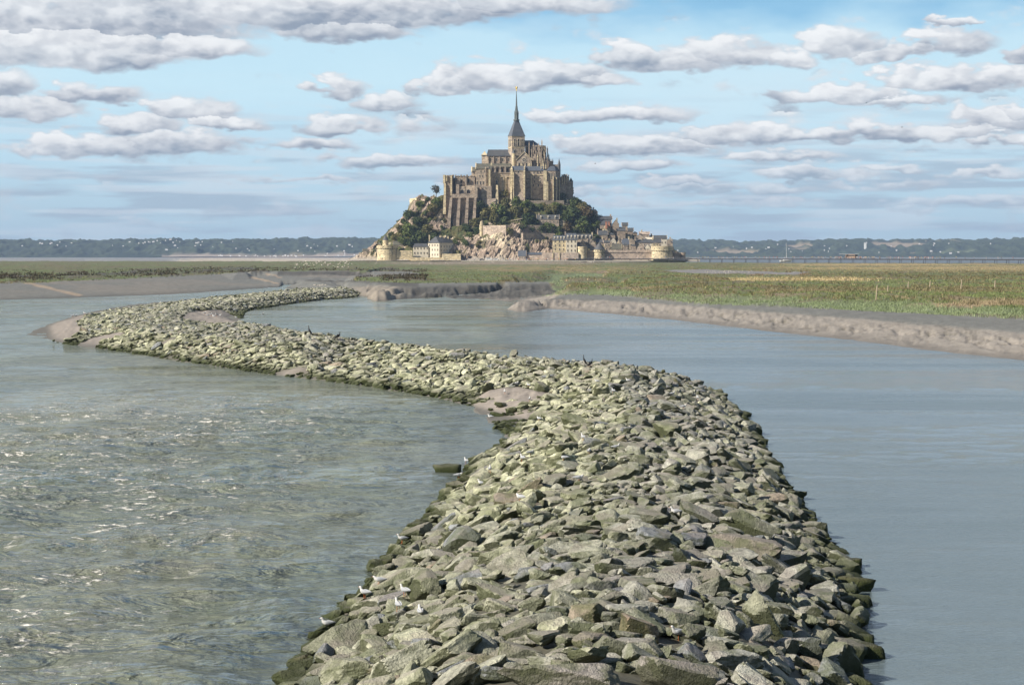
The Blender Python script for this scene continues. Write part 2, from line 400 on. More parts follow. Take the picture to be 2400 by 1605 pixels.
GP += pl([(1330, 690.5), (1420, 691), (1500, 698), (1650, 711), (1900, 722), (2100, 731), (2400, 748), (2700, 775), (3300, 830)], 1.75)
GP += pl([(1335, 674), (1420, 676), (1500, 678), (1650, 684), (1800, 689), (2000, 697), (2200, 707), (2400, 718), (2700, 738), (3300, 790)], 2.9)
GP += pl([(1340, 662), (1600, 666), (1900, 672), (2400, 684), (2800, 692), (3300, 700)], 3.3)
GP += pl([(1300, 648), (1600, 648), (1900, 650), (2400, 655), (2800, 660), (3300, 664)], 3.5)
GP += pl([(1300, 630), (1600, 630), (2400, 634), (3400, 640)], 3.8)
GP += pl([(1350, 615.5), (1600, 615.5), (2000, 617.5), (2400, 619), (3400, 621)], 3.9)
GP += pl([(885, 680), (930, 675), (1050, 671), (1150, 668.5), (1300, 665.5), (1425, 664.5)], 1.9)
GP += pl([(720, 655), (840, 658), (900, 661), (1000, 663.5), (1150, 661.5), (1300, 660), (1400, 660)], 2.3)
GP += pl([(905, 694), (950, 690), (1200, 684.5), (1400, 681)], 0.8)
GP += pl([(800, 667), (870, 672)], 1.2)
GP += pl([(860, 647), (1000, 645), (1200, 645)], 3.2)
GP += pl([(560, 646), (640, 648), (750, 648), (850, 646), (960, 642)], 1.5)
GP += pl([(560, 636), (650, 634.5), (800, 634), (950, 636)], 3.3)
GP += pl([(900, 626), (1200, 627)], 3.8)
GP += pl([(-700, 668), (-300, 665), (0, 663.5), (100, 661.5), (200, 656), (350, 650.5), (500, 643), (590, 636)], 2.2)
GP += pl([(-700, 690), (-300, 684), (0, 681), (200, 674), (400, 666), (600, 654), (720, 658)], 1.2)
GP += pl([(-700, 645), (-300, 643), (0, 641), (150, 639), (300, 632), (450, 628), (600, 625), (700, 625)], 3.5)
GP += pl([(-1200, 620), (0, 620), (800, 619)], 4.1)
GP += pl([(-1400, 612.5), (0, 612.5), (830, 613), (1350, 613)], 4.5)
GP += [(u, v, z) for u in range(-2600, 2601, 200) for v, z in ((22, 1.2), (16, .6), (7, .6), (3.2, .6))]
GP += [(2700, 330, 0.), (2700, 200, 2.), (2700, 120, 3.), (2700, 60, 3.6), (2700, 40, 3.9), (-2700, 300, -1.6), (-2700, 130, 0), (-2700, 90, 1.5), (-2700, 60, 3.2), (-2700, 40, 4), (2700, 1300, -2), (-2700, 1300, -2), (0, 1300, -2)]
gu = np.concatenate([np.arange(-2600, -1300, 20), np.arange(-1300, 1300, 3.0), np.arange(1300, 2601, 20)])
gv = np.concatenate([np.arange(3.3, 20, 1.2), np.arange(20, 60, .45), np.arange(60, 130, .8), np.arange(130, 300, 1.5), np.arange(300, 900, 30)])
GZ = tin_raster(GP, gu, gv, 6.0); GZ = np.where(np.isnan(GZ), -1.6, GZ)
U, V = np.meshgrid(gu, gv); GYw = F*H/V; GXw = U*GYw/F
PX, PY = proj(GXw, GYw, GZ)
def near(x, y, z): return G(x, y, z)
zone_mud = inpoly(PX, PY, [(1100, 760), (1150, 697), (1330, 690.5), (1420, 691), (1500, 698), (1650, 711), (1900, 722), (2100, 731), (2400, 748), (2700, 775), (3500, 850), (3500, 1200)])
zone_mudL = inpoly(PX, PY, [(-3000, 668), (-300, 665), (0, 663.5), (100, 661.5), (200, 656), (350, 650.5), (500, 643), (590, 636), (700, 634.5), (800, 634.5), (965, 637), (990, 643), (830, 650), (830, 657), (900, 661), (1000, 663.5), (1150, 661.5), (1300, 660), (1285, 660.5), (1305, 688), (1200, 700), (850, 710), (-3000, 760)])
mud = zone_mud | zone_mudL
# edges wander: warp by noise
wob = (fbm(GXw*.25, GYw*.06, 0, 4, 3)-.5)
mudf = mud.astype(float)
ero = ridge(GXw*.35, GYw*.12, 0, 5, 8); ero2 = fbm(GXw*1.3, GYw*.5, 0, 3, 12)
slope_r = zone_mud*np.clip(1-np.abs(GZ-.8)/.75, 0, 1)
Z = GZ.copy()
Z -= slope_r*(sstep(.60, .86, ero)*.40+(ero2-.5)*.40)
pit, pitv = cells(GXw*.9, GYw*.22, 0, 14)
pitm = slope_r*sstep(.42, .62, fbm(GXw*.3, GYw*.07, 0, 3, 15))*sstep(.5, .25, pit)
Z -= pitm*.32
slope_c = zone_mudL*(PX > 860)*(PY > 664)*np.clip(1-np.abs(GZ-1.0)/1.2, 0, 1)
cz = ridge(GXw*.14, GYw*.05, 0, 5, 18)
cz2 = ridge(GXw*.5, GYw*.12, 0, 4, 28)
Z += slope_c*((sstep(.4, .9, cz)-.55)*1.3+(cz2-.6)*1.1)
slope_d = zone_mudL*(PX > 600)*(PY < 650)
Z += slope_d*(sstep(.4, .9, ridge(GXw*.08, GYw*.03, 0, 4, 19))-.6)*1.2*np.clip(1-np.abs(GZ-2.3)/1.2, 0, 1)
Z += mudf*(fbm(GXw*.15, GYw*.05, 0, 3, 6)-.5)*.12*np.clip(GZ*3, 0, 1)
grass = ~mud & (GZ > 1.3) & (V > 24)
gb = fbm(GXw*.12, GYw*.05, 0, 5, 21); gb2 = fbm(GXw*.6, GYw*.2, 0, 3, 22)
Z += grass*((gb-.5)*.9+(gb2-.5)*.35)
tuss = grass*sstep(.5, .8, fbm(GXw*.07, GYw*.035, 0, 4, 25))
Z += tuss*.35
# colour of the ground itself
c_mud = np.array([.285, .255, .22]); c_grey = np.array([.165, .165, .15]); c_dark = np.array([.085, .08, .07])
c_green = np.array([.125, .148, .058]); c_lgreen = np.array([.165, .20, .10]); c_brown = np.array([.15, .12, .07]); c_dry = np.array([.36, .27, .13]); c_sand = np.array([.46, .40, .32])
def lerp(a, b, t): t = np.asarray(t)[..., None]; return a*(1-t)+b*t
C = np.zeros(Z.shape+(3,))+c_mud
shelfR = zone_mud & (GZ > 1.42)
C = lerp(C, c_grey, sstep(1.24, 1.42, GZ+(wob)*.2)*zone_mud)  # greyer, darker mud on the flat shelf
C = lerp(C, c_grey*1.02, zone_mudL)
C = lerp(C, np.array([.20, .185, .16]), zone_mudL*sstep(.45, .7, fbm(GXw*.03, GYw*.02, 0, 3, 41)))
C = lerp(C, c_dark, np.clip(slope_c*1.6, 0, 1)*np.maximum(sstep(.66, .45, cz), sstep(.62, .5, cz2))*.9)
C = lerp(C, c_dark*1.15, np.clip(slope_c*2.5, 0, 1)*sstep(930, 1000, PX+wob*60)*.78)
C = lerp(C, np.array([.13, .12, .09]), pitm*.8)
C = lerp(C, c_dark, zone_mudL*(PX > 650)*(PX < 980)*sstep(1.7, 2.2, GZ)*sstep(3.2, 2.9, GZ)*.9)
C = lerp(C, np.array([.27, .235, .19]), zone_mudL*sstep(70, 40, np.abs(PX-880)+wob*30)*sstep(668, 676, PY))
for (x0, y0, x1, y1, w) in [(60, 662, 185, 692, 4), (590, 650, 650, 664, 2.2), (625, 640, 655, 650, 2)]:
    t = np.clip(((PX-x0)*(x1-x0)+(PY-y0)*(y1-y0))/((x1-x0)**2+(y1-y0)**2), 0, 1)
    d = np.abs((PY-(y0+t*(y1-y0))))+np.abs(PX-(x0+t*(x1-x0)))*.3
    C = lerp(C, np.array([.33, .26, .19]), zone_mudL*sstep(w, w*.4, d+wob*5))
gm = (~mud & (V > 24)).astype(float)
C = lerp(C, c_green, gm)
C = lerp(C, c_lgreen, gm*sstep(2.75, 2.2, GZ)*(PX > 1280))
C = lerp(C, c_brown, gm*sstep(.50, .66, gb+(wob)*.2)*.8)
band = gm*sstep(.42, .6, fbm(GXw*.02, GYw*.012, 0, 4, 55))
C = lerp(C, c_dry, gm*(PX > 1250)*np.exp(-((PY-(622+(PX-1250)*.003))/9)**2)*sstep(.34, .5, fbm(GXw*.01, GYw*.008, 0, 4, 56))*sstep(1600, 2000, PX))
C = lerp(C, c_dry, gm*np.exp(-((PY+wob*6-656)/4.)**2)*sstep(1660, 1760, PX+wob*80)*sstep(2120, 2000, PX+wob*80)*.8)
C = lerp(C, c_dry*.8, gm*np.exp(-((PY+wob*8-630)/8.)**2)*sstep(980, 1200, PX+wob*200)*sstep(1560, 1400, PX+wob*200)*sstep(.4, .6, gb)*.8)
C = lerp(C, np.array([.22, .17, .11]), gm*(PX > 1400)*np.exp(-((GZ-2.75)/.35)**2)*sstep(.47, .6, fbm(GXw*.11, GYw*.04, 0, 3, 57)))
C = lerp(C, c_dark, gm*(PX < 1000)*np.exp(-((GZ-3.0)/.5)**2)*sstep(.42, .6, gb)*.9)
C = lerp(C, np.array([.30, .235, .19]), gm*np.exp(-((PY-617)/3.5)**2)*sstep(850, 980, PX+wob*80)*sstep(1460, 1330, PX+wob*80)*.8)
grn = [(1545, 633), (1650, 632), (1770, 636), (1900, 640), (1860, 645), (1700, 643), (1600, 640)]
C = lerp(C, np.array([.22, .21, .20]), gm*inpoly(PX, PY+wob*4, grn))
C = lerp(C, c_sand, (V <= 24))
C = lerp(C, np.array([.40, .33, .29]), (V <= 24)*sstep(.45, .6, fbm(GXw*.001, GYw*.0006, 0, 4, 60)))
C = lerp(C, np.array([.24, .24, .235]), (V <= 24)*sstep(470, 380, PX+wob*80))
C = lerp(C, np.array([.13, .16, .19]), (V <= 24)*sstep(1500, 1640, PX+wob*60))
C *= (1+(fbm(GXw*.9, GYw*.35, 0, 4, 30)-.5)*.45)[..., None]
wet = sstep(.45, .0, Z)[..., None]*mudf[..., None]; C = C*(1-.35*wet)
V3 = np.stack([GXw, GYw, Z], -1).reshape(-1, 3)
fa = grid_faces(len(gu), len(gv), keep=(Z > -1.0))[:, ::-1]
V3, fa, Cc = compact(V3, fa, C.reshape(-1, 3))
m_ground = tinted('ground', .78, 1.3, .22, .12, 3.0, spec=.4)
tag(np_mesh('ground', V3, fa, m_ground, col=Cc), kind='structure')
def ground_z(x, y):
    return sample(Z, gu, gv, np.asarray(x)/np.asarray(y)*F, F*H/np.asarray(y))
# far ground sheet under everything
mb = MB(); mb.poly([(-7000, -60, -3), (7000, -60, -3), (7000, 12300, -3), (-7000, 12300, -3)])
tag(mb.build('river_bed', plain('bed_mud', (.2, .19, .17))), kind='structure')
# ------------------------------------------------------------------ water
m, nt, b = mat('river_water'); p = pos(nt)
xyz = N(nt, 'ShaderNodeSeparateXYZ'); L(nt, p, xyz.inputs[0])
big = noise(nt, pos(nt, .035, .012, .03), 1, 3)
side = ramp(nt, math_(nt, 'MULTIPLY_ADD', xyz.outputs[1], -.02, xyz.outputs[0]), 2, -9)     # the left channel runs fast and broken
lenr = math_(nt, 'SUBTRACT', 1.0, ramp(nt, math_(nt, 'ABSOLUTE', math_(nt, 'SUBTRACT', xyz.outputs[1], 84)), 22, 62))
foamz = math_(nt, 'MULTIPLY', lenr, ramp(nt, xyz.outputs[0], -6.5, -15.0))
patch = ramp(nt, noise(nt, pos(nt, .10, .075, .1), 1, 3, .6), .38, .54)
mpatch = ramp(nt, noise(nt, pos(nt, .55, .80, 1, .3), 1.0, 4, .6), .45, .60)
fn = noise(nt, pos(nt, 1.0, 1.35, 1, .35), 2.3, 7, .68, .6)
fl = math_(nt, 'ABSOLUTE', math_(nt, 'SUBTRACT', noise(nt, pos(nt, .55, 1.2, 1, .25), 1.1, 6, .62, 1.2), .5))
crest = math_(nt, 'MULTIPLY', math_(nt, 'SUBTRACT', 1.0, ramp(nt, fl, .0, .035)), ramp(nt, fn, .48, .58))
spots = ramp(nt, fn, .545, .59)
foam = math_(nt, 'MULTIPLY', math_(nt, 'MAXIMUM', crest, spots), math_(nt, 'MULTIPLY', foamz, math_(nt, 'MULTIPLY', math_(nt, 'MULTIPLY', patch, math_(nt, 'MULTIPLY_ADD', mpatch, .88, .12)), 2.2)), clamp=True)
speck = math_(nt, 'MULTIPLY', ramp(nt, noise(nt, pos(nt, 1, 1.6, 1), 3.4, 5, .7), .70, .74), math_(nt, 'MULTIPLY', side, .6))
foam = math_(nt, 'MAXIMUM', foam, speck)
olive = mix(nt, ramp(nt, noise(nt, pos(nt, .05, .02, 1), 1, 4), .35, .65), (.165, .192, .140), (.205, .214, .155))
c = mix(nt, side, (.135, .175, .185), olive)
c = mix(nt, foam, c, (.92, .89, .80))
L(nt, c, b.inputs['Base Color'])
lane = ramp(nt, noise(nt, pos(nt, .012, .055, 1, .12), 1, 5, .6, .4), .42, .62)
L(nt, math_(nt, 'MULTIPLY_ADD', foam, .5, math_(nt, 'MULTIPLY_ADD', lane, .22, .06)), b.inputs['Roughness']); b.inputs['IOR'].default_value = 1.333; b.inputs['Specular IOR Level'].default_value = .5
w1 = noise(nt, pos(nt, .55, 1.15, 1, .2), .55, 4, .6, .6); w2 = noise(nt, pos(nt, 1, 1.7, 1, -.3), 2.0, 5, .62, .3); w3 = noise(nt, pos(nt, .3, .6, 1, .1), .25, 3)
amp = math_(nt, 'MULTIPLY_ADD', side, .8, .85)
amp = math_(nt, 'MULTIPLY', amp, ramp(nt, math_(nt, 'MULTIPLY_ADD', side, .12, big), .36, .66))
hh = math_(nt, 'ADD', math_(nt, 'MULTIPLY', w1, math_(nt, 'MULTIPLY_ADD', side, .8, .2)), math_(nt, 'ADD', math_(nt, 'MULTIPLY', w2, .19), math_(nt, 'MULTIPLY', w3, math_(nt, 'MULTIPLY', side, .9))))
hh = math_(nt, 'ADD', math_(nt, 'MULTIPLY', hh, amp), math_(nt, 'MULTIPLY', foam, .12))
w4 = noise(nt, pos(nt, 1, 1.5, 1, .1), 5.0, 4, .65)
hh = math_(nt, 'ADD', hh, math_(nt, 'MULTIPLY', w4, .045))
bump(nt, b, hh, 1.0, .95)
# swells as real geometry in the broken water, calm elsewhere
wy = np.concatenate([np.arange(20, 140, .35), np.arange(140, 420, 2.5), np.arange(420, 1400, 40)])
wu = np.concatenate([np.arange(-3200, -1400, 60), np.arange(-1400, 1400, 8.), np.arange(1400, 3201, 60)])
WU, WY = np.meshgrid(wu, wy); WX = WU*WY/F
fz = sstep(0, -9, WX-WY*.02)*sstep(150, 100, WY)
WZ = fz*((fbm(WX*.35, WY*.5, 0, 4, 71)-.5)*.6+(ridge(WX*.16+WY*.05, WY*.22, 0, 3, 73)-.6)*.34*sstep(-6, -14, WX)) + (fbm(WX*.5, WY*.7, 0, 2, 75)-.5)*.06
tag(np_mesh('water', np.stack([WX, WY, WZ], -1).reshape(-1, 3), grid_faces(len(wu), len(wy)), m), kind='structure')
# ------------------------------------------------------------------ far hills
hu = np.arange(-2300, 2301, 3.2); hy = np.concatenate([np.arange(6900, 8900, 28), np.arange(8900, 11000, 260)])
HU, HY = np.meshgrid(hu, hy); HX = HU*HY/F; HPX = HU+CX
ridge_py = np.interp(HPX, [-1200, 0, 100, 300, 500, 700, 830, 900, 1560, 1640, 1750, 1850, 2000, 2100, 2250, 2400, 3500], [566, 568, 568, 569, 570, 565, 562, 563, 565, 564, 566, 566, 564, 567, 566, 565, 568])
ztop = (HOR-ridge_py)*8800/F+H-8
t = sstep(6900, 8900, HY+(fbm(HX*.0012, HY*.001, 0, 3, 201)-.5)*1500)
prof = t*.62+.38*sstep(0, 1, t*1.6)
left = sstep(900, 700, HPX); prof = prof*(1-left)+left*sstep(.02, .75, t)
HZ = .6+ztop*prof*(1+(fbm(HX*.0022, HY*.0015, 0, 4, 202)-.5)*.30*(1-sstep(8300, 8900, HY)))
HZ *= np.where(HY > 8900, 1-sstep(8900, 11000, HY)*.25, 1)
fieldn, fv = cells(HX*.0042, HY*.0026, 0, 210)
is_field = (fv > np.where(HPX > 1500, .72, .97)) & (t > .12)
trees = fbm(HX*.035, HY*.012, 0, 4, 205)
hedge = sstep(.42, .5, fieldn)
woods = np.where(is_field, hedge, 1.0)
HZ += woods*(3+np.maximum(0, trees-.35)*36)*sstep(6950, 7100, HY)
HC = lerp(np.zeros(HZ.shape+(3,))+np.array([.022, .034, .022]), np.array([.045, .06, .032]), sstep(.4, .6, trees))
HC = lerp(HC, np.where((fv > .80)[..., None], np.array([.30, .24, .17]), np.array([.12, .14, .07])), (1-woods))
HC = lerp(HC, np.array([.36, .30, .25]), sstep(7060, 6950, HY)*(HPX < 1000)*(HPX > 380))
tag(np_mesh('hills', np.stack([HX, HY, HZ], -1).reshape(-1, 3), grid_faces(len(hu), len(hy)), tinted('hill_woods', .95, .02, .3), col=HC.reshape(-1, 3)), kind='structure')
def hills_hit(px, py):
    dx, dy, dz = ray(px, py); Yv = hy[:72]
    zr = H+dz/dy*Yv; u = dx/dy*F
    j = np.clip(np.searchsorted(hu, u), 0, len(hu)-1); zz = HZ[:72, j]
    k = np.argmax(zz >= zr) if (zz >= zr).any() else 60
    return dx/dy*Yv[k], Yv[k], zz[k]
# ------------------------------------------------------------------ the rubble breakwater
def pb(pts, z=None, step=12):
    out = []
    for q in resample([(a[0], a[1], a[2] if len(a) > 2 else z) for a in pts], step) if False else resample3(pts, z, step):
        out.append((*uv_of(q[0], q[1], q[2]), q[2]))
    return out
def resample3(pts, z, step):
    pts = [(a[0], a[1], a[2] if len(a) > 2 else z) for a in pts]; out = [pts[0]]
    for a, b in zip(pts, pts[1:]):
        n = max(1, int(math.hypot(b[0]-a[0], b[1]-a[1])/step))
        for k in range(1, n+1): out.append(tuple(a[i]+(b[i]-a[i])*k/n for i in range(3)))
    return out
BL = [(300, 2150), (420, 2000), (540, 1800), (675, 1605), (737, 1515), (798, 1433), (880, 1361), (895, 1320), (952, 1269), (1013, 1203), (1034, 1167), (1085, 1126), (1105, 1090), (1157, 1059), (1208, 1020), (1244, 993),
      (1190, 992), (1146, 985), (1118, 968), (1095, 945), (1030, 935), (972, 922), (900, 912), (819, 900), (740, 890), (655, 880), (570, 868), (491, 855), (410, 845), (338, 831), (280, 823), (225, 815), (190, 812), (130, 802), (61, 783),
      (90, 770), (123, 757), (160, 745), (205, 733), (250, 723), (307, 714), (380, 707), (461, 700), (540, 694), (614, 687), (680, 680), (747, 671), (790, 667)]
BN = [(850, 690), (834, 697), (780, 702), (716, 708), (660, 716), (614, 723), (580, 729), (553, 735), (530, 744), (545, 753), (560, 757)]
BRw = [(1640, 905), (1690, 935), (1728, 960), (1757, 1000), (1775, 1030), (1795, 1060), (1815, 1105), (1850, 1150), (1890, 1205), (1930, 1255), (1965, 1300), (1990, 1345), (2010, 1400), (2022, 1455), (2015, 1530), (2010, 1605), (2040, 1800), (2080, 2000), (2100, 2150)]
BC = [(1310, 2150, 1.9), (1330, 2000, 1.9), (1360, 1800, 1.9), (1390, 1605, 1.9), (1430, 1400, 1.9), (1465, 1250, 1.9), (1485, 1130, 1.8), (1495, 1020, 1.8), (1490, 960, 1.8), (1470, 910, 1.8), (1440, 880, 1.8)]
BH = [(1600, 886, 1.1), (1520, 870, 1.6), (1433, 858, 1.8), (1330, 849, 1.8), (1228, 840, 1.8), (1120, 830, 1.8), (1023, 819, 1.8), (870, 803, 1.7), (716, 783, 1.6), (640, 770, 1.4), (565, 758, 1.0)]
BS = [(900, 1800, 1.45), (1000, 1605, 1.45), (1080, 1450, 1.45), (1160, 1300, 1.45), (1235, 1180, 1.45), (1300, 1080, 1.45), (1350, 1010, 1.4), (1380, 960, 1.4)]
BT = [(1740, 1800, 1.45), (1740, 1605, 1.45), (1740, 1400, 1.45), (1710, 1250, 1.45), (1670, 1130, 1.45), (1630, 1030, 1.4), (1590, 960, 1.4), (1560, 915, 1.4)]
BF = [(240, 757, .9), (330, 740, 1.1), (430, 725, 1.25), (520, 711, 1.35), (614, 699, 1.4), (700, 690, 1.4), (780, 683, 1.35), (825, 681, 1.2)]
BP = pb(BL, 0.) + pb(BN, 0.) + pb(BRw, 0.) + pb(BC) + pb(BH) + pb(BS) + pb(BT) + pb(BF)
hid = []
for (px, py, z) in resample3(BH, None, 12):
    x, y, _ = G(px, py, z); k = 2.2*z+1.2
    hid.append((F*(x+k*.45)/(y+k*.9), F*H/(y+k*.9), 0.)); 
    if k > 2.5: hid.append((F*(x+k*.9)/(y+k*1.8), F*H/(y+k*1.8), -1.3))
BP += hid
BP += pb([(320, 782, 1.2), (430, 790, 1.5), (560, 800, 1.6), (700, 815, 1.6)], None)
BP += pb([(470, 736, .55), (500, 745, .5), (535, 748, .25)], None)
BP += pb([(-300, 1000), (100, 880), (400, 900), (700, 950), (1000, 990), (1080, 1040), (950, 1150), (700, 1350), (450, 1700), (100, 2100)], -1.6, 60)
BP += pb([(-300, 780), (40, 740), (200, 712), (460, 684), (700, 664)], -1.6, 60)
BP += pb([(630, 748), (760, 722), (900, 715), (1000, 730), (1300, 790), (1700, 880), (1900, 1050), (2050, 1250), (2160, 1450), (2170, 1700), (2300, 2200)], -1.6, 60)
BP += pb([(1500, 700), (2500, 900), (3000, 2200)], -1.6, 200)+pb([(-900, 800), (-900, 2200)], -1.6, 200)
bu = np.arange(-1700, 1500, 3.0); bv = np.concatenate([np.arange(60, 170, .9), np.arange(170, 420, 1.6), np.arange(420, 1600, 5)])
BZ = tin_raster(BP, bu, bv, 3.0); BZ = np.where(np.isnan(BZ), -1.6, BZ)
for _ in range(2):
    BZ[1:-1, 1:-1] = (BZ[1:-1, 1:-1]*2+BZ[:-2, 1:-1]+BZ[2:, 1:-1]+BZ[1:-1, :-2]+BZ[1:-1, 2:])/6
def bz(x, y): return sample(BZ, bu, bv, np.asarray(x)/np.asarray(y)*F, F*H/np.asarray(y))
MUDP = [[(40, 785), (123, 755), (205, 731), (235, 727), (205, 742), (182, 757), (195, 772), (170, 795), (150, 806)], [(165, 815), (225, 822), (245, 802), (300, 786), (286, 778), (215, 792)],
        [(420, 742), (455, 728), (520, 726), (570, 750), (556, 762), (480, 760), (430, 752)],
        [(1085, 950), (1140, 918), (1205, 906), (1262, 918), (1310, 926), (1285, 944), (1225, 950), (1215, 962), (1262, 962), (1240, 985), (1205, 1004), (1135, 994)],
        [(640, 885), (690, 880), (740, 865), (700, 862), (650, 872)], [(350, 812), (420, 802), (440, 792), (400, 796)]]
U, V = np.meshgrid(bu, bv); BY = F*H/V; BX = U*BY/F
BPX, BPY = proj(BX, BY, np.maximum(BZ, 0))
mudz = np.zeros(BZ.shape)
for pgn in MUDP: mudz = np.maximum(mudz, inpoly(BPX, BPY, pgn))
mz = mudz.copy()
for _ in range(3): mz[1:-1, 1:-1] = (mz[1:-1, 1:-1]+mz[:-2, 1:-1]+mz[2:, 1:-1]+mz[1:-1, :-2]+mz[1:-1, 2:])/5
BZm = BZ+mz*(.10+(fbm(BX*.22, BY*.1, 0, 3, 90)-.5)*.55+(ridge(BX*.9, BY*.5, 0, 3, 92)-.6)*.30)*sstep(-.1, .5, BZ)+(1-mz)*((fbm(BX*.4, BY*.3, 0, 3, 91)-.55)*.25)
Cm = lerp(np.zeros(BZ.shape+(3,))+np.array([.30, .262, .225]), np.array([.085, .085, .06]), (1-mz)*.9)  # mud under the stones painted dark, adding shade to the gaps
Cm = lerp(Cm, np.array([.15, .14, .12]), sstep(.22, .02, BZm))
Cm *= (1+(fbm(BX*2, BY, 0, 3, 93)-.5)*.25)[..., None]
V3 = np.stack([BX, BY, BZm], -1).reshape(-1, 3)
fa = grid_faces(len(bu), len(bv), keep=(BZ > -.9))[:, ::-1]
V3, fa, Cc = compact(V3, fa, Cm.reshape(-1, 3))
tag(np_mesh('mud_bank', V3, fa, tinted('breakwater_mud', .8, 2.0, .2, .05, 6., spec=.4), col=Cc), kind='structure')
# rock shapes -----------------------------------------------------
def ico(n):
    import bmesh
    bm = bmesh.new(); bmesh.ops.create_icosphere(bm, subdivisions=n, radius=1.0)
    v = np.array([x.co[:] for x in bm.verts]); f = np.array([[y.index for y in x.verts] for x in bm.faces]); bm.free(); return v, f
ICO = {n: ico(n) for n in (1, 2, 3, 4)}
def rock_local(n, r, p=30, rough=.030, slab=1.0):
    v, f = ICO[n]
    k = r.integers(5, 10); p = {1: 40, 2: 50, 3: 60, 4: 90}[n]
    nrm = r.normal(size=(k, 3)); nrm /= np.linalg.norm(nrm, axis=1)[:, None]
    d = r.uniform(.62, 1.0, k)
    box = np.array([[1, 0, 0], [-1, 0, 0], [0, 1, 0], [0, -1, 0], [0, 0, 1], [0, 0, -1]], float)
    tilt = r.normal(size=(6, 3))*.18; box = box+tilt; box /= np.linalg.norm(box, axis=1)[:, None]
    bd = r.uniform(.62, .95, 6); bd[4] = r.uniform(.5, .8)
    nrm = np.concatenate([nrm, box]); d = np.concatenate([d, bd])
    q = np.clip(v@nrm.T, 1e-6, None)/d
    rad = (q**p).sum(1)**(-1/p)
    o = r.uniform(0, 90, 3)
    w = v*rad[:, None]
    if n >= 3:
        nz = fbm(w[:, 0]*2.2+o[0], w[:, 1]*2.2+o[1], w[:, 2]*2.2+o[2], 4, 5)-.5
        st = ridge(w[:, 0]*1.3+o[1], w[:, 1]*1.3+o[2], w[:, 2]*4.5+o[0], 3, 6)-.6
        w = w*(1+(nz*rough*4+st*rough*1.5))[:, None]
    else:
        w = w*(1+(r.random(len(w))-.5)*rough*2.5)[:, None]
    return w, f
def place_pts():
    """dart throwing in plan, big stones first; returns x, y, radius"""
    R1 = np.random.default_rng(11)
    cell = .5; occ = {}
    out = []
    # bounding strips in world coordinates, sampled through plan grid
    for rad, tries in ((.42, 6000), (.29, 70000), (.19, 240000), (.135, 320000), (.10, 120000)):
        # candidates: pick pixels so density follows area in plan
        y = R1.uniform(36, 560, tries*3); 
        x = R1.uniform(-66, 16, tries*3)
        wgt = R1.random(tries*3) < np.where(rad < .13, np.clip(1.3-y/80, 0.0, 1), np.where(rad < .18, np.clip(1.5-y/110, 0.04, 1), 1.0))
        u = x/y*F; ok = (u > -1300) & (u < 1000) & wgt
        x, y = x[ok], y[ok]
        z = bz(x, y)
        px, py = proj(x, y, np.maximum(z, 0))
        ok = (z > -.08+rad*.25) & (py < 1760)
        x, y, z, px, py = [t[ok] for t in (x, y, z, px, py)]
        inm = np.zeros(len(x), bool)
        for pgn in MUDP: inm |= inpoly(px, py, pgn)
        inm &= ~((fbm(x*.45, y*.45, 0, 2, 98) > .60) & (rad < .35) & (px > 900) & (R1.random(len(x)) < .5))
        mres = (x-x) + fbm(x*.25, y*.25, 0, 2, 99)
        keep = ~inm
        x, y = x[keep], y[keep]
        rr = rad*R1.uniform(.85, 1.18, len(x))
        for a, b2, r0 in zip(x, y, rr):
            ix, iy = int(a//1.0), int(b2//1.0); bad = False
            for dx in (-1, 0, 1):
                for dy in (-1, 0, 1):
                    for (qa, qb, qr) in occ.get((ix+dx, iy+dy), ()):
                        if (qa-a)**2+(qb-b2)**2 < ((qr+r0)*.80)**2: bad = True; break
                    if bad: break
                if bad: break
            if not bad:
                occ.setdefault((ix, iy), []).append((a, b2, r0)); out.append((a, b2, r0))
    return np.array(out)
RK = place_pts()
def rock_color(x, y, z, r):
    """each stone's own colour; a paler yellow-green tint on the left-facing bank, greyer stones on the crown"""
    px, py = proj(x, y, z)
    # 0 olive-pale tint, 1 grey
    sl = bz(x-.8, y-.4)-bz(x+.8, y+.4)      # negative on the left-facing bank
    pale_mix = float(sstep(.02, -.30, sl))*.9 if py < 1250 else float(sstep(.02, -.35, sl))*.45
    pale_mix = min(1, max(.0, pale_mix+r.normal()*.22+(.25 if py < 960 and px < 1150 else 0)))
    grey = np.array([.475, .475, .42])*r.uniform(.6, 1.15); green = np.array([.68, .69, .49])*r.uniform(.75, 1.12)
    c = grey*(1-pale_mix)+green*pale_mix
    if r.random() < .30: c = c*.5+np.array([.17, .185, .11])*.45
    if r.random() < .02: c = np.array([.40, .34, .27])*r.uniform(.8, 1.1)
    if r.random() < .06: c = np.array([.30, .32, .34])*r.uniform(.9, 1.1)
    if r.random() < .08: c = c*1.25
    return c
# rock material ----------------------------------------------------
mrock, nt, b = mat('granite_boulder'); p = pos(nt); at = N(nt, 'ShaderNodeAttribute', attribute_name='tint')
xyz = N(nt, 'ShaderNodeSeparateXYZ'); L(nt, p, xyz.inputs[0])
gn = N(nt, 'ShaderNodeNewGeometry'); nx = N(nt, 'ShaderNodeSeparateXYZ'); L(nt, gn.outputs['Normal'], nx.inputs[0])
f1 = noise(nt, p, 1.1, 5, .62); f2 = noise(nt, p, 5.5, 6, .7); f3 = noise(nt, p, 22., 3, .6)
c = mix(nt, 1.0, at.outputs['Color'], mix(nt, ramp(nt, f2, .3, .7, False), (.5, .5, .5), (1.45, 1.43, 1.38)), 'MULTIPLY')
nearw = math_(nt, 'SUBTRACT', 1.0, ramp(nt, xyz.outputs[1], 55, 120))
c = mix(nt, math_(nt, 'MULTIPLY', ramp(nt, math_(nt, 'ADD', f1, math_(nt, 'MULTIPLY', nearw, .04)), .48, .64), .62), c, (.150, .175, .080))                      # algae
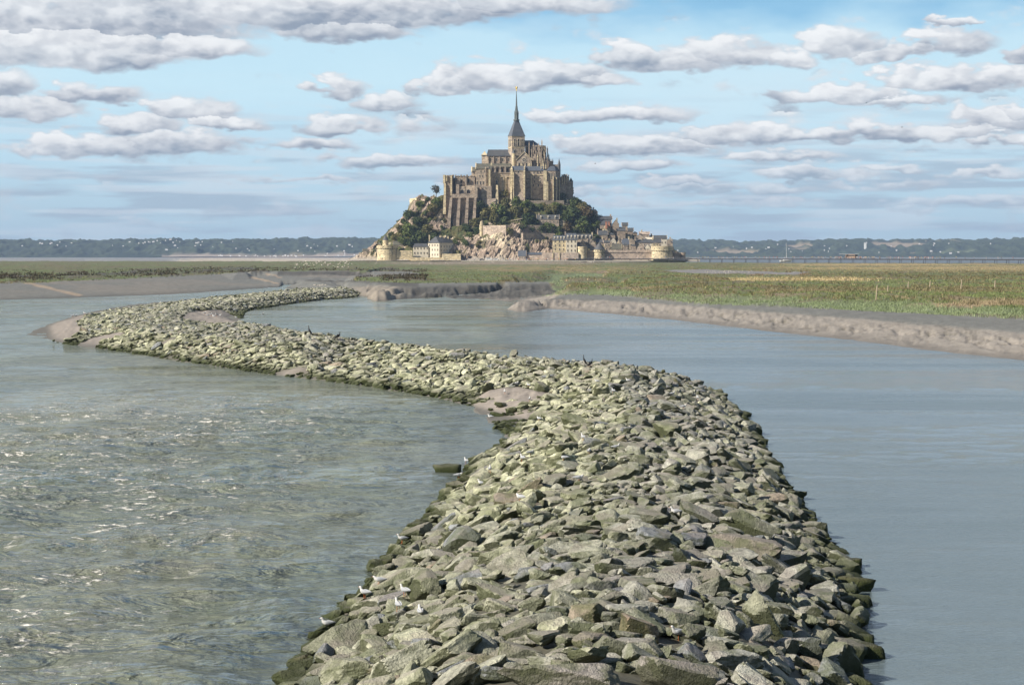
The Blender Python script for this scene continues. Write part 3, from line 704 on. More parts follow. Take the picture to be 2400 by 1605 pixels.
c = mix(nt, math_(nt, 'MULTIPLY', math_(nt, 'MULTIPLY', ramp(nt, nx.outputs[2], .55, .95), ramp(nt, noise(nt, p, .8, 4), .42, .6)), .55), c, (.40, .35, .31))   # dried silt on the tops
c = mix(nt, math_(nt, 'MULTIPLY', ramp(nt, nx.outputs[2], .45, -.05), .80), c, (.062, .072, .030))  # side faces painted dark weed, deepening the shade between the stones
c = mix(nt, ramp(nt, noise(nt, p, 9, 5, .75), .66, .74), c, (.52, .50, .44))
low = math_(nt, 'SUBTRACT', 1.0, ramp(nt, math_(nt, 'ADD', xyz.outputs[2], math_(nt, 'MULTIPLY', math_(nt, 'SUBTRACT', f1, .5), .5)), .16, .62))
c = mix(nt, math_(nt, 'MULTIPLY', low, .93), c, (.045, .058, .018))
c = mix(nt, 1.0, c, mix(nt, f3, (.8, .8, .8), (1.2, 1.2, 1.2)), 'MULTIPLY')
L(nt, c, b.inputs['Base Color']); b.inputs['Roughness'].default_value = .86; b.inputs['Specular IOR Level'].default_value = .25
bp = bump(nt, b, math_(nt, 'ADD', f2, math_(nt, 'MULTIPLY', f3, .35)), 1.0, .13)
# sizes on the picture decide the 300 individual boulders
rz_ = bz(RK[:, 0], RK[:, 1]); rpx, rpy = proj(RK[:, 0], RK[:, 1], rz_)
key = RK[:, 2]/RK[:, 1]; key[(rpx < -80) | (rpx > 2480) | (rpy > 1625)] = 0
order = np.argsort(-key)
HERO = []   # (px, py, radius scale x, y, z, yaw, colour, label)
HERO_SPEC = [(1500, 1472, .42, .30, .36, .2, (.40, .31, .22), 'orange-brown pointed boulder among grey ones near the bottom centre'),
             (1590, 1572, .80, .50, .42, .1, (.40, .37, .35), 'large flat-topped pale boulder at the bottom edge, in front of the lone gull'),
             (1310, 1585, 1.0, .46, .36, 3.0, (.42, .39, .36), 'long pale slab splashed with white droppings at the bottom edge'),
             (1620, 1248, .52, .34, .26, .0, (.24, .26, .29), 'smooth blue-grey flat stone beside a broad brown boulder'),
             (1745, 1238, 1.15, .6, .42, 2.9, (.30, .27, .235), 'broad brown humped boulder, the biggest on the right of the crown')]
def emit_rock(i, x, y, r, n, hero=None):
    rr = np.random.default_rng(5000+i)
    v, f = rock_local(n, rr)
    z = float(bz(x, y)); px, py = proj(x, y, z)
    if hero: sx, sy, sz, yaw = hero[2], hero[3], hero[4], hero[5]; c = np.array(hero[6])
    else:
        sx = r*rr.uniform(1.2, 1.95); sy = r*rr.uniform(.85, 1.15); sz = r*rr.uniform(.5, 1.02)
        yaw = rr.normal(.5, .55) if rr.random() < .7 else rr.uniform(0, 3.14)
        c = rock_color(x, y, z, rr)
    v = v*np.array([sx, sy, sz])
    # tilt with the bank plus a little of its own
    gx = float(bz(x+.5, y)-bz(x-.5, y)); gy = float(bz(x, y+.5)-bz(x, y-.5))
    pit = (gy*.8+float(np.clip(rr.normal()*.24, -.42, .42)))*(.35 if hero else 1); rol = (-gx*.8+float(np.clip(rr.normal()*.30, -.5, .5)))*(.35 if hero else 1)
    M = np.array(Matrix.Rotation(yaw, 3, 'Z')); T = np.array(Matrix.Rotation(pit, 3, 'X')@Matrix.Rotation(rol, 3, 'Y'))
    v = v@M.T@T.T
    zc = z+sz*.18+rr.normal()*.09
    cc = np.tile(c, (len(v), 1))
    return v, f, (x, y, zc), cc
def tone(c):
    if c[0] > c[2]*1.55: return 'rusty brown'
    if c[1] > c[2]*1.30 and c[1] > .28: return 'pale yellow-green'
    if c[1] > c[2]*1.22: return 'mossy olive'
    if c[2] > c[0]*1.02: return 'blue-grey'
    return 'pale grey' if c[0] > .29 else 'dark grey'
used_hero = []
for h in HERO_SPEC:
    x, y, _ = G(h[0], h[1], 2.0); used_hero.append((x, y, max(h[2]*.8, .4)))
cnt = 0
BIG = []      # boulders to stand birds on: x, y, top
rest_v, rest_f, rest_c = [], [], []; off = 0
occl = lambda x, y, r: any((x-a)**2+(y-c)**2 < (q*.85+r*.5)**2 for a, c, q in used_hero)
for hi, h in enumerate(HERO_SPEC):
    x, y, _ = G(h[0], h[1], 2.0)
    v, f, loc, cc = emit_rock(90000+hi, x, y, h[2], 4, h)
    loc = (loc[0], loc[1], loc[2]+.12)
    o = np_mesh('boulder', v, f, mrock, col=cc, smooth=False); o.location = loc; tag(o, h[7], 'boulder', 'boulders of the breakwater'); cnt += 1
for i in order:
    x, y, r = RK[i]
    if occl(x, y, r) or (abs(x+1.1) < 1.6 and abs(y-149.8) < 1.6 and r > .2): continue
    if key[i] > 0 and cnt < 300:
        v, f, loc, cc = emit_rock(i, x, y, r, 4 if key[i] > .0085 else 3)
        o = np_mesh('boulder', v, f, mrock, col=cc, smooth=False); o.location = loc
        zone = ('at the left waterline' if rz_[i] < .55 and rpx[i] < 1300 else 'at the right waterline' if rz_[i] < .55 else 'on the sunny left bank' if rz_[i] < 1.35 and rpx[i] < 1300 else 'on the right flank' if rpx[i] > 1650 else 'on the crown')
        row = 'in the nearest rows' if rpy[i] > 1490 else 'in the near rubble' if rpy[i] > 1360 else 'further up the near rubble'
        sh = 'large' if r > .4 else 'middling' if r > .27 else 'small'
        tag(o, f'{sh} {tone(cc[0])} boulder {zone}, {row}', 'boulder', 'boulders of the breakwater'); cnt += 1
        continue
    if 0 < key[i] < .0007: continue
    lod = 3 if key[i] > .0036 else 2 if key[i] > .0022 else 1
    v, f, loc, cc = emit_rock(i, x, y, r, lod)
    rest_v.append(v+np.array(loc)); rest_f.append(f+off); rest_c.append(cc); off += len(v)
print('ROCKS', len(RK), cnt, off)
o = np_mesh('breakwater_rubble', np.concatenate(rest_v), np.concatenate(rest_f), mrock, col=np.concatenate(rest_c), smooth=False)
tag(o, 'the rest of the rough granite rubble of the curving breakwater', kind='stuff')
# lone stones standing in the water beside the bank
for k, (px, py, s, lab) in enumerate([(1052, 1102, .42, 'pale pyramid-shaped boulder standing in the water left of the bank'), (1075, 1138, .4, 'dark low rock in the water under a gull, left of the bank'), (1992, 1320, .27, 'small dark boulder in the water, uppermost off the right edge'),
        (2003, 1374, .42, 'rounded mossy boulder half sunk off the right edge'), (1998, 1412, .38, 'low brown boulder awash at the right waterline'), (2015, 1500, .26, 'small brown stone clear of the right bank'), (2016, 1528, .44, 'flat brown boulder lying alone in the water off the right edge'), (1998, 1494, .25, 'small dark rock touching the right waterline')]):
    rr = np.random.default_rng(800+k); v, f = rock_local(3, rr); v = v*np.array([s*1.5, s, s*.75]); x, y, _ = G(px, py, .1)
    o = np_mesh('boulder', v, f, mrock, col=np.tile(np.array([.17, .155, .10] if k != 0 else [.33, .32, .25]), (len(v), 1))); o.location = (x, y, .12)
    tag(o, lab, 'boulder', 'boulders of the breakwater')
# ------------------------------------------------------------------ the rock of the island
IP = []    # (u, Y, z): u = photo column, Y = depth
def ip(pts, Y, step=12):
    for (px, py, *q) in resample3([(a[0], a[1], 0) for a in pts], None, step): IP.append((px, Y, W(px, py, Y)[2]))
ip([(800, 611.5), (1700, 611.5)], 1640, 40); ip([(800, 611), (1700, 611)], 1650, 40)
ip([(835, 608), (880, 608), (930, 609), (965, 604), (1030, 606), (1080, 606), (1090, 607), (1150, 606), (1215, 608), (1270, 609), (1600, 610)], 1656)
ip([(820, 608), (835, 605), (860, 598), (885, 598), (930, 596), (965, 588), (1030, 584), (1070, 580), (1085, 590), (1110, 590), (1150, 584), (1185, 580), (1215, 592), (1240, 600), (1270, 600), (1360, 604), (1600, 606)], 1664)
ip([(835, 604), (860, 594), (890, 586), (930, 574), (965, 570), (1010, 568), (1060, 566), (1085, 566), (1110, 566), (1135, 566), (1170, 556), (1200, 545), (1225, 560), (1240, 574), (1280, 578), (1300, 590), (1360, 598), (1430, 596), (1500, 598), (1600, 604)], 1676)
ip([(840, 602), (865, 588), (890, 578), (930, 556), (965, 548), (1005, 563), (1060, 562.5), (1095, 560), (1125, 556), (1140, 540), (1185, 532), (1210, 532), (1230, 548), (1262, 560), (1300, 566), (1360, 588), (1430, 586), (1500, 590), (1590, 603)], 1690)
ip([(850, 600), (885, 572), (925, 540), (965, 522), (1010, 530), (1045, 537), (1110, 536), (1125, 522), (1180, 524), (1230, 524), (1300, 530), (1360, 548), (1400, 560), (1440, 570), (1500, 575), (1580, 596)], 1702)
ip([(855, 600), (885, 570), (915, 545), (945, 520), (965, 502), (1010, 505), (1040, 528), (1112, 532), (1130, 500), (1165, 492), (1190, 490), (1210, 484), (1240, 482), (1300, 484), (1340, 500), (1380, 522), (1430, 552), (1500, 566), (1570, 590)], 1716)
ip([(855, 600), (885, 570), (910, 545), (935, 522), (955, 498), (968, 480), (1000, 474), (1036, 478), (1045, 510), (1110, 510), (1122, 482), (1190, 472), (1240, 470), (1310, 470), (1335, 480), (1370, 498), (1400, 520), (1440, 545), (1500, 562), (1570, 586)], 1728)
ip([(845, 603), (868, 586), (885, 569), (905, 550), (925, 531), (945, 508), (958, 488), (963, 474), (985, 467), (1010, 468), (1038, 462), (1060, 440), (1200, 420), (1300, 430), (1320, 462), (1343, 474), (1370, 486), (1390, 502), (1410, 522), (1440, 540), (1480, 552), (1520, 562), (1570, 584)], 1745)
ip([(850, 604), (885, 575), (945, 520), (985, 475), (1038, 465), (1060, 440), (1200, 420), (1300, 430), (1340, 476), (1400, 520), (1480, 556), (1560, 586), (1610, 606)], 1765)
ip([(860, 607), (900, 585), (960, 545), (1038, 500), (1200, 460), (1300, 470), (1400, 540), (1500, 575), (1600, 608)], 1800)
ip([(800, 612), (1200, 590), (1700, 612)], 1840); ip([(800, 613), (1700, 613)], 1880, 40)
iu = np.arange(815, 1640, 1.35); iy = np.arange(1642, 1878, .9)
IZ = tin_raster(IP, iu, iy, 2.0); IZ = np.where(np.isnan(IZ), 3.5, IZ)
U, Yg = np.meshgrid(iu, iy); Xg = (U-CX)/F*Yg/.9995
gy, gx = np.gradient(IZ, .9, .5)
steep = sstep(.35, 1.2, np.hypot(gy*1.0, gx*.5))
low_ = sstep(5.2, 9, IZ)
ridge1 = ridge(Xg*.055, Yg*.055, IZ*.03, 5, 301); cd, cvv = cells(Xg*.16, Yg*.16, IZ*.22, 302); cd2, cv2 = cells(Xg*.42, Yg*.42, IZ*.5, 303); cd3, cv3 = cells(Xg*.85, Yg*.7, IZ*.9, 304)
# outcrops: where the photo shows bare rock
PXi, PYi = proj(Xg, Yg, IZ)
bare = np.zeros(IZ.shape)
for pgn in [[(1082, 615), (1095, 575), (1130, 562), (1190, 535), (1215, 528), (1235, 548), (1262, 566), (1300, 560), (1300, 600), (1220, 600), (1210, 615)], [(900, 560), (958, 500), (960, 470), (1010, 462), (1020, 470), (995, 505), (965, 525), (935, 545)],
            [(1000, 530), (1030, 495), (1050, 495), (1055, 540), (1010, 545)], [(800, 615), (840, 595), (885, 578), (880, 615)], [(1320, 478), (1345, 478), (1350, 510), (1325, 500)], [(1030, 565), (1100, 560), (1100, 590), (1030, 585)], [(1085, 560), (1125, 552), (1130, 575), (1085, 590)],
            [(1290, 575), (1340, 560), (1340, 600), (1290, 600)], [(1210, 478), (1240, 478), (1235, 500), (1205, 500)]]:
    bare = np.maximum(bare, inpoly(PXi+(fbm(Xg*.1, Yg*.1, 0, 3, 310)-.5)*16, PYi+(fbm(Xg*.12, Yg*.1, 0, 3, 311)-.5)*16, pgn))
plateau = ((U > 1040) & (U < 1335) & (Yg > 1722) & (Yg < 1800))
amp = low_*(~plateau)*(.5+bare*1.1)*np.where((U > 1300) & (Yg < 1735), .18, 1)*np.where((U < 1085) & (Yg < 1662), .25, 1)
Zi = IZ+amp*((ridge1-.6)*4.0+(cvv-.5)*3.2+(.5-cd)*1.6+(cv2-.5)*1.6+(cv3-.5)*.8)
Xi = Xg+amp*((cvv-.5)*2.2+(cv2-.5)*.9)
fl = fbm(Xg*.05, Yg*.05, 0, 4, 320)
c_rock = np.array([.47, .385, .30]); c_rock2 = np.array([.36, .275, .215]); c_och = np.array([.56, .49, .34]); c_veg = np.array([.07, .082, .030]); c_veg2 = np.array([.115, .105, .045])
Ci = lerp(np.zeros(IZ.shape+(3,))+c_rock, c_rock2, cvv); Ci = lerp(Ci, c_och, sstep(.55, .75, fl)*.8)
Ci *= ((.62+.55*cv2)*(.7+.5*cv3))[..., None]*1.12
Ci = lerp(Ci, np.array([.10, .09, .06]), sstep(.86, .95, cv3)*.8)
veg = np.where(bare > 0, sstep(.60, .70, fbm(Xg*.16, Yg*.16, IZ*.1, 4, 321)), sstep(.33, .43, fbm(Xg*.13, Yg*.13, IZ*.1, 4, 322)))*low_
Ci = lerp(Ci, lerp(np.zeros(IZ.shape+(3,))+c_veg, c_veg2, sstep(.4, .6, fbm(Xg*.2, Yg*.2, 0, 3, 323))), veg)
Ci = lerp(Ci, np.array([.42, .38, .32]), 1-low_)
Ci = lerp(Ci, np.array([.30, .24, .19]), (np.abs(Yg-1645) < 5)*.0)
Zi = Zi+veg*(fbm(Xg*.5, Yg*.5, 0, 2, 324))*.9
tag(np_mesh('granite_hill', np.stack([Xi, Yg, Zi], -1).reshape(-1, 3), grid_faces(len(iu), len(iy)), tinted('cliff_rock', .9, .6, .35, .35, 1.2), col=Ci.reshape(-1, 3), smooth=False), kind='structure')
def isl_z(x, y):
    return float(sample(IZ, iu, iy, np.array(x/y*F*.9995+CX), np.array(float(y))))
def isl_hit(px, py):
    """where the sight line of a photo pixel meets the island's slope"""
    j = min(max(int(np.searchsorted(iu, px)), 0), len(iu)-1); zr = np.array([W(px, py, Y)[2] for Y in iy])
    k = np.nonzero(IZ[:, j] >= zr)[0]; k = k[0] if len(k) else len(iy)//2
    return W(px, py, iy[k])
# ------------------------------------------------------------------ building materials
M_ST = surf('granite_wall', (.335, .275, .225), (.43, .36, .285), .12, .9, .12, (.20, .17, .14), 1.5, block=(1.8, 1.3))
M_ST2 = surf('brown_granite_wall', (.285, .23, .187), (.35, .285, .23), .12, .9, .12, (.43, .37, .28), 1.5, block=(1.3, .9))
M_OC = surf('ochre_wall', (.60, .51, .34), (.52, .44, .30), .15, .9, .08, (.68, .60, .44), 1.5, block=(1.6, 1.0))
M_PK = surf('pink_rampart', (.45, .365, .305), (.51, .43, .36), .1, .9, .08, (.33, .26, .21), 1.5, block=(1.6, 1.0))
M_CR = surf('cream_wall', (.68, .62, .50), (.60, .54, .43), .2, .85)
M_SL = surf('slate_roof', (.070, .078, .088), (.10, .10, .105), .25, .6, .03, (.13, .125, .10), 3., spec=.5)
M_SLB = surf('blue_slate_roof', (.085, .10, .125), (.12, .13, .15), .25, .55, .03, None, 3., spec=.5)
M_MO = surf('mossy_roof', (.14, .135, .10), (.105, .10, .085), .3, .8, .03)
M_DK = plain('window_dark', (.03, .03, .035), .4)
M_TR = plain('pale_trim', (.62, .56, .46), .8)
M_RD = plain('red_brick', (.42, .20, .14), .9)
M_LEAD = surf('lead_spire', (.10, .12, .12), (.15, .17, .165), .4, .5, 0, (.22, .22, .20))
M_GD = plain('gilding', (.85, .62, .18), .35, .8)
M_PATH = plain('pale_path', (.50, .46, .40), .9)
M_WH = plain('white_paint', (.80, .80, .79), .4, 0, .5)
M_GL = plain('dark_glass', (.04, .05, .06), .1, 0, .6)
M_RB = plain('black_rubber', (.03, .03, .03), .7)
WINC = {}
def window(parent, x, y, z, w, h, arch=False, face='-y', trim=True, name='window', depth=.18):
    """an opening: dark pane with a stone surround; copies of one size share a mesh"""
    key = (round(w, 1), round(h, 1), arch, face if isinstance(face, str) else round(face, 2), trim)
    if key not in WINC:
        mb = MB(); w, h = key[0], key[1]
        def add(x0, x1, z0, z1, d0, d1, m): mb.box(x0, x1, -d1, -d0, z0, z1, m)
        if arch:
            pts = [(-w/2, 0), (w/2, 0)]+[(w/2*math.cos(t), h-w/2+w/2*1.25*math.sin(t)) for t in [math.pi*k/8 for k in range(9)]]
            mb.poly([(a, -.06, c) for a, c in pts], 0)
            if trim:
                o = .22
                outp = [(w/2+o, 0)]+[((w/2+o)*math.cos(t), h-w/2+(w/2*1.25+o)*math.sin(t)) for t in [math.pi*k/8 for k in range(9)]]+[(-w/2-o, 0)]
                inn = [(w/2, 0)]+[(w/2*math.cos(t), h-w/2+w/2*1.25*math.sin(t)) for t in [math.pi*k/8 for k in range(9)]]+[(-w/2, 0)]
                for k in range(len(outp)-1):
                    a, b2, c, d = inn[k], outp[k], outp[k+1], inn[k+1]
                    mb.poly([(a[0], -depth, a[1]), (b2[0], -depth, b2[1]), (c[0], -depth, c[1]), (d[0], -depth, d[1])], 1)
                    mb.poly([(a[0], -depth, a[1]), (d[0], -depth, d[1]), (d[0], 0, d[1]), (a[0], 0, a[1])], 1)
                    mb.poly([(b2[0], 0, b2[1]), (c[0], 0, c[1]), (c[0], -depth, c[1]), (b2[0], -depth, b2[1])], 1)
        else:
            add(-w/2, w/2, 0, h, .0, .06, 0)
            if trim:
                t = .16
                add(-w/2-t, -w/2, -t, h+t, 0, depth, 1); add(w/2, w/2+t, -t, h+t, 0, depth, 1); add(-w/2, w/2, h, h+t, 0, depth-.01, 1); add(-w/2, w/2, -t, 0, 0, depth+.05, 1)
        if face == '-x': mb.v = [(b2, -a, c) for a, b2, c in mb.v]
        elif face == '+x': mb.v = [(-b2, a, c) for a, b2, c in mb.v]
        elif not isinstance(face, str):
            cs, sn = math.cos(face), math.sin(face); mb.v = [(a*cs-b2*sn, a*sn+b2*cs, c) for a, b2, c in mb.v]
        WINC[key] = mb.mesh('window', [M_DK, M_TR])
    o = bpy.data.objects.new(name, WINC[key]); COL.objects.link(o); o.parent = parent
    pl_ = parent.location if not parent.parent else parent.parent.location+parent.location
    if parent.parent and parent.parent.parent: pl_ = pl_+parent.parent.parent.location
    o.location = (x-pl_[0], y-pl_[1], z-pl_[2]); return o
def win_px(parent, pxs, pys, Y, wpx, hpx, arch=False, trim=True):
    k = Y/F
    for px in pxs:
        for py in pys:
            x, _, z = W(px, py+hpx/2, Y); window(parent, x, Y, z, wpx*k, hpx*k, arch, '-y', trim)
def bx(mb, x0, x1, t, bt, Y, d, m=0):
    mb.box(Xw(x0, Y), Xw(x1, Y), Y, Y+d, Zw(bt, Y), Zw(t, Y), m)
def simple(name, mats, parent, fn, smooth=False):
    mb = MB(); fn(mb); return mb.build(name, mats, parent, smooth=smooth)
def pinnacle(mb, px, top, bot, Y, w=2.2, d=None):
    x = Xw(px, Y); k = Y/F; r = w*k/2; zt = Zw(top, Y); zb = Zw(bot, Y); zm = zb+(zt-zb)*.55
    if zt-zb > 14*k: zm = zt-9*k
    mb.box(x-r, x+r, Y, Y+2*r, zb, zm)
    mb.pyr([(x-r*1.25, Y-r*.25), (x+r*1.25, Y-r*.25), (x+r*1.25, Y+2.25*r), (x-r*1.25, Y+2.25*r)], zm, (x, Y+r, zt))
def arch_niche(mb, px, top, bot, Y, w, m=0, dep=.5):
    """dark pointed recess drawn as a proud arch-headed panel"""
    k = Y/F; x = Xw(px, Y); zb = Zw(bot, Y); zt = Zw(top, Y); r = w*k/2
    pts = [(x-r, zb), (x+r, zb)]+[(x+r*math.cos(t), zt-r*1.3+r*1.3*math.sin(t)) for t in [math.pi*j/8 for j in range(9)]]
    mb.poly([(a, Y-.05, c) for a, c in pts], m)
# ------------------------------------------------------------------ abbey church
YC = 1765.
ch = thing('abbey_church', 'abbey church on the summit with square crossing tower and tall dark spire', 'church', W(1210, 400, YC))
def f(mb):
    bx(mb, 1142, 1196, 367, 400, YC, 15)
    mb.prism([(Xw(1129, YC+1), YC+1), (Xw(1142, YC), YC), (Xw(1142, YC), YC+15), (Xw(1129, YC), YC+13)], Zw(400, YC), Zw(364, YC))
    bx(mb, 1128, 1197, 389, 412, YC-7, 7)
nav = simple('nave', M_ST, ch, f)
for px in (1144, 1157, 1171, 1185): simple('nave_buttress', M_ST, ch, lambda mb: bx(mb, px-1.1, px+1.1, 367.5, 384, YC-1.0, 1.0))
win_px(ch, (1150, 1164, 1178, 1192), (374.5,), YC, 2.6, 7, True)
def f(mb):
    x0, x1 = Xw(1140, YC), Xw(1197, YC); mb.roofx(x0, x1, YC-.8, YC+15.8, Zw(366, YC), Zw(351, YC+7.5), 0, 1.5)
simple('nave_roof', M_SL, ch, f)
def f(mb):      # west gable
    x0, x1 = Xw(1128.5, YC), Xw(1142, YC); mb.pyr([(x0-.3, YC-.3), (x1, YC-.3), (x1, YC+14), (x0-.3, YC+13)], Zw(364, YC), (Xw(1136, YC), YC+7, Zw(354, YC+7)))
simple('west_gable', [M_OC], ch, f)
def f(mb):      # aisle lean-to
    x0, x1 = Xw(1142, YC), Xw(1197, YC); z0, z1 = Zw(391, YC-8), Zw(383, YC)
    mb.hexa([(x0, YC-8, z0-.4), (x1, YC-8, z0-.4), (x1, YC, z0-.4), (x0, YC, z0-.4)], [(x0, YC-8, z0), (x1, YC-8, z0), (x1, YC-.02, z1), (x0, YC-.02, z1)])
simple('aisle_roof', M_MO, ch, f)
for px in (1150, 1160, 1172, 1184):
    def f(mb):
        bx(mb, px-1.6, px+1.6, 391, 411, YC-8.6, 1.5)
    simple('aisle_buttress', M_ST, ch, f)
win_px(ch, (1155, 1166, 1178, 1190), (399,), YC-7, 3.2, 8, True, False)
# crossing tower, turned a little so its left face shows
def rot_fp(px0, pxc, px1, Y, d):
    """footprint with a corner at pxc: left face px0..pxc, front face pxc..px1"""
    a = (Xw(px0, Y+d*.55), Y+d*.55); c = (Xw(pxc, Y), Y); e = (Xw(px1, Y+d*.18), Y+d*.18); g = (e[0]+a[0]-c[0], e[1]+a[1]-c[1]); return [a, c, e, g]
YT = 1762.
fpT = rot_fp(1191, 1200, 1230, YT, 14)
def f(mb):
    mb.prism(fpT, Zw(402, YT), Zw(346.5, YT)); mb.prism(fpT, Zw(346.5, YT)+.5, Zw(321, YT), 0, 1.0)
tw = simple('crossing_tower', M_ST, ch, f)
def scaled(fp, s):
    cx = sum(p[0] for p in fp)/len(fp); cy = sum(p[1] for p in fp)/len(fp); return [(cx+(x-cx)*s, cy+(y-cy)*s) for x, y in fp]
for zc in (346.5, 334, 320.5):
    simple('string_course', M_OC, tw, lambda mb: mb.prism(scaled(fpT, 1.05 if zc != 334 else 1.02), Zw(zc, YT), Zw(zc-1.6, YT)))
ang = math.atan2(fpT[2][1]-fpT[1][1], fpT[2][0]-fpT[1][0])
def on_face(p, q, t): return p[0]+(q[0]-p[0])*t, p[1]+(q[1]-p[1])*t
for t in (.22, .5, .78):
    x, y = on_face(fpT[1], fpT[2], t); window(ch, x, y, Zw(343, YT), 1.5, 6.4, True, ang, True, 'belfry_opening', .5)
angl = math.atan2(fpT[1][1]-fpT[0][1], fpT[1][0]-fpT[0][0])
for t in (.3, .68):
    x, y = on_face(fpT[0], fpT[1], t); window(ch, x, y, Zw(343, YT), 1.0, 6.4, True, angl, True, 'belfry_opening', .5)
for t in (.25, .75):
    x, y = on_face(fpT[1], fpT[2], t); window(ch, x, y, Zw(357, YT), 1.0, 2.6, True, ang, True)
cxT = sum(p[0] for p in fpT)/4; cyT = sum(p[1] for p in fpT)/4
def f(mb):
    zb = Zw(319.5, YT); zt = Zw(283, cyT); mb.prism(scaled(fpT, 1.07), zb, zb+.35); mb.prism(scaled(fpT, 1.05), zb+.35, zt, 0, .27)
rf = simple('tower_roof', M_SLB, ch, f)
for (px, py) in ((1206, 300), (1214, 309)):
    def f(mb):
        mb.box(Xw(px, YT)-.5, Xw(px, YT)+.5, YT+2.0, YT+6, Zw(py+1.5, YT), Zw(py-1.5, YT)); 
    simple('dormer', M_SL, rf, f)
def f(mb):
    k = YT/F; Zc = lambda p: Zw(p, cyT)
    mb.cyl(cxT, cyT, Zc(283.5), Zc(280.5), 8.3*k/1.15, 8.3*k/1.15, 8); mb.cyl(cxT, cyT, Zc(280.5), Zc(268), 5.0*k, 4.3*k, 8)
    mb.cyl(cxT, cyT, Zc(268), Zc(266.5), 5.4*k, 5.4*k, 8); mb.cyl(cxT, cyT, Zc(266.5), Zc(254), 3.6*k, 2.6*k, 8); mb.cyl(cxT, cyT, Zc(254), Zc(213), 2.3*k, .18, 8)
    for a in range(8):
        t = a*math.pi/4+.2; x = cxT+math.cos(t)*4.6*k; y = cyT+math.sin(t)*4.6*k
        mb.tube((x, y, Zc(281)), (x, y, Zc(264)), .22, .16, 5); mb.tube((x, y, Zc(264)), (x, y, Zc(258.5)), .16, .02, 5)
        x2 = cxT+math.cos(t)*3.0*k; y2 = cyT+math.sin(t)*3.0*k; mb.tube((x2, y2, Zc(266)), (x2, y2, Zc(249)), .15, .02, 5)
spire = simple('spire', M_LEAD, ch, f)
def f(mb):
    k = YT/F; Zc = lambda p: Zw(p, cyT)
    mb.cyl(cxT, cyT, Zc(213), Zc(211), .45, .3, 8); mb.cyl(cxT, cyT, Zc(211), Zc(206), .42, .55, 8); mb.cyl(cxT, cyT, Zc(206), Zc(203.8), .5, .12, 8)
    mb.cyl(cxT, cyT, Zc(204), Zc(202.2), .28, .2, 8)
    mb.tube((cxT-.3, cyT, Zc(206.5)), (cxT-1.2, cyT, Zc(203.5)), .16, .1, 5); mb.tube((cxT-1.1, cyT, Zc(204)), (cxT-1.5, cyT, Zc(201.5)), .09, .04, 4)
    for s in (-1, 1): mb.poly([(cxT+s*.2, cyT+.2, Zc(206.5)), (cxT+s*1.2, cyT+.5, Zc(202.5)), (cxT+s*1.0, cyT+.5, Zc(208)), (cxT+s*.2, cyT+.3, Zc(209))])
simple('statue', M_GD, ch, f)
# stair turret
def f(mb):
    x = Xw(1204, YT-3); k = YT/F; mb.cyl(x, YT-2, Zw(402, YT), Zw(361, YT), 4.3*k, 4.0*k, 12); mb.cyl(x, YT-2, Zw(361, YT), Zw(360, YT), 4.7*k, 4.7*k, 12)
st = simple('stair_turret', M_OC, ch, f)
simple('turret_roof', M_SL, st, lambda mb: mb.cyl(Xw(1204, YT-3), YT-2, Zw(360, YT), Zw(348, YT), 4.5*YT/F, 0, 12))
# transept with rose window
YR = YT-8
def f(mb):
    x0, x1 = Xw(1211, YR), Xw(1246, YR); xm = Xw(1229, YR)
    mb.box(x0, x1, YR, YR+14, Zw(404, YR), Zw(376, YR))
    b0 = [(x0, YR, Zw(376, YR)), (x1, YR, Zw(376, YR)), (xm, YR, Zw(358, YR))]
    mb.poly(b0); mb.poly([(p[0], YR+1.2, p[2]) for p in b0][::-1])
tp = simple('transept', M_ST, ch, f)
def f(mb):
    x0, x1 = Xw(1209, YR), Xw(1248, YR); xm = Xw(1229, YR); z0, z1 = Zw(377, YR), Zw(357, YR)
    for s, xe in ((-1, x0), (1, x1)):
        mb.hexa([(xe, YR-.6, z0), (xm, YR-.6, z1), (xm, YR+.8, z1), (xe, YR+.8, z0)], [(xe, YR-.6, z0+.7), (xm, YR-.6, z1+.8), (xm, YR+.8, z1+.8), (xe, YR+.8, z0+.7)])
simple('gable_coping', M_OC, tp, f)
def f(mb):
    x0, x1 = Xw(1210, YR), Xw(1247, YR); mb.roofy(x0, x1, YR+.9, YR+14, Zw(376, YR), Zw(358.5, YR))
simple('transept_roof', M_MO, tp, f)
def f(mb):
    x, z, r = Xw(1228.5, YR), Zw(375, YR), 4.4*YR/F
    mb.poly([(x+r*math.cos(t*math.pi/10), YR-.06, z+r*math.sin(t*math.pi/10)) for t in range(20)], 0)
    for t in range(20):
        a, b2 = t*math.pi/10, (t+1)*math.pi/10
        mb.hexa([(x+r*math.cos(a), YR-.3, z+r*math.sin(a)), (x+(r+.35)*math.cos(a), YR-.3, z+(r+.35)*math.sin(a)), (x+(r+.35)*math.cos(a), YR, z+(r+.35)*math.sin(a)), (x+r*math.cos(a), YR, z+r*math.sin(a))],
                [(x+r*math.cos(b2), YR-.3, z+r*math.sin(b2)), (x+(r+.35)*math.cos(b2), YR-.3, z+(r+.35)*math.sin(b2)), (x+(r+.35)*math.cos(b2), YR, z+(r+.35)*math.sin(b2)), (x+r*math.cos(b2), YR, z+r*math.sin(b2))], 1)
    for t in range(6):
        a = t*math.pi/6; mb.tube((x-r*math.cos(a), YR-.15, z-r*math.sin(a)), (x+r*math.cos(a), YR-.15, z+r*math.sin(a)), .07, .07, 4, 1)
simple('rose_window', [M_DK, M_TR], tp, f)
win_px(ch, (1217, 1225, 1234, 1242), (387,), YR, 3.4, 10, True)
for px in (1212, 1221, 1238, 1245): simple('transept_pier', M_OC, ch, lambda mb: pinnacle(mb, px, 379, 402, YR-1.6, 2.2))
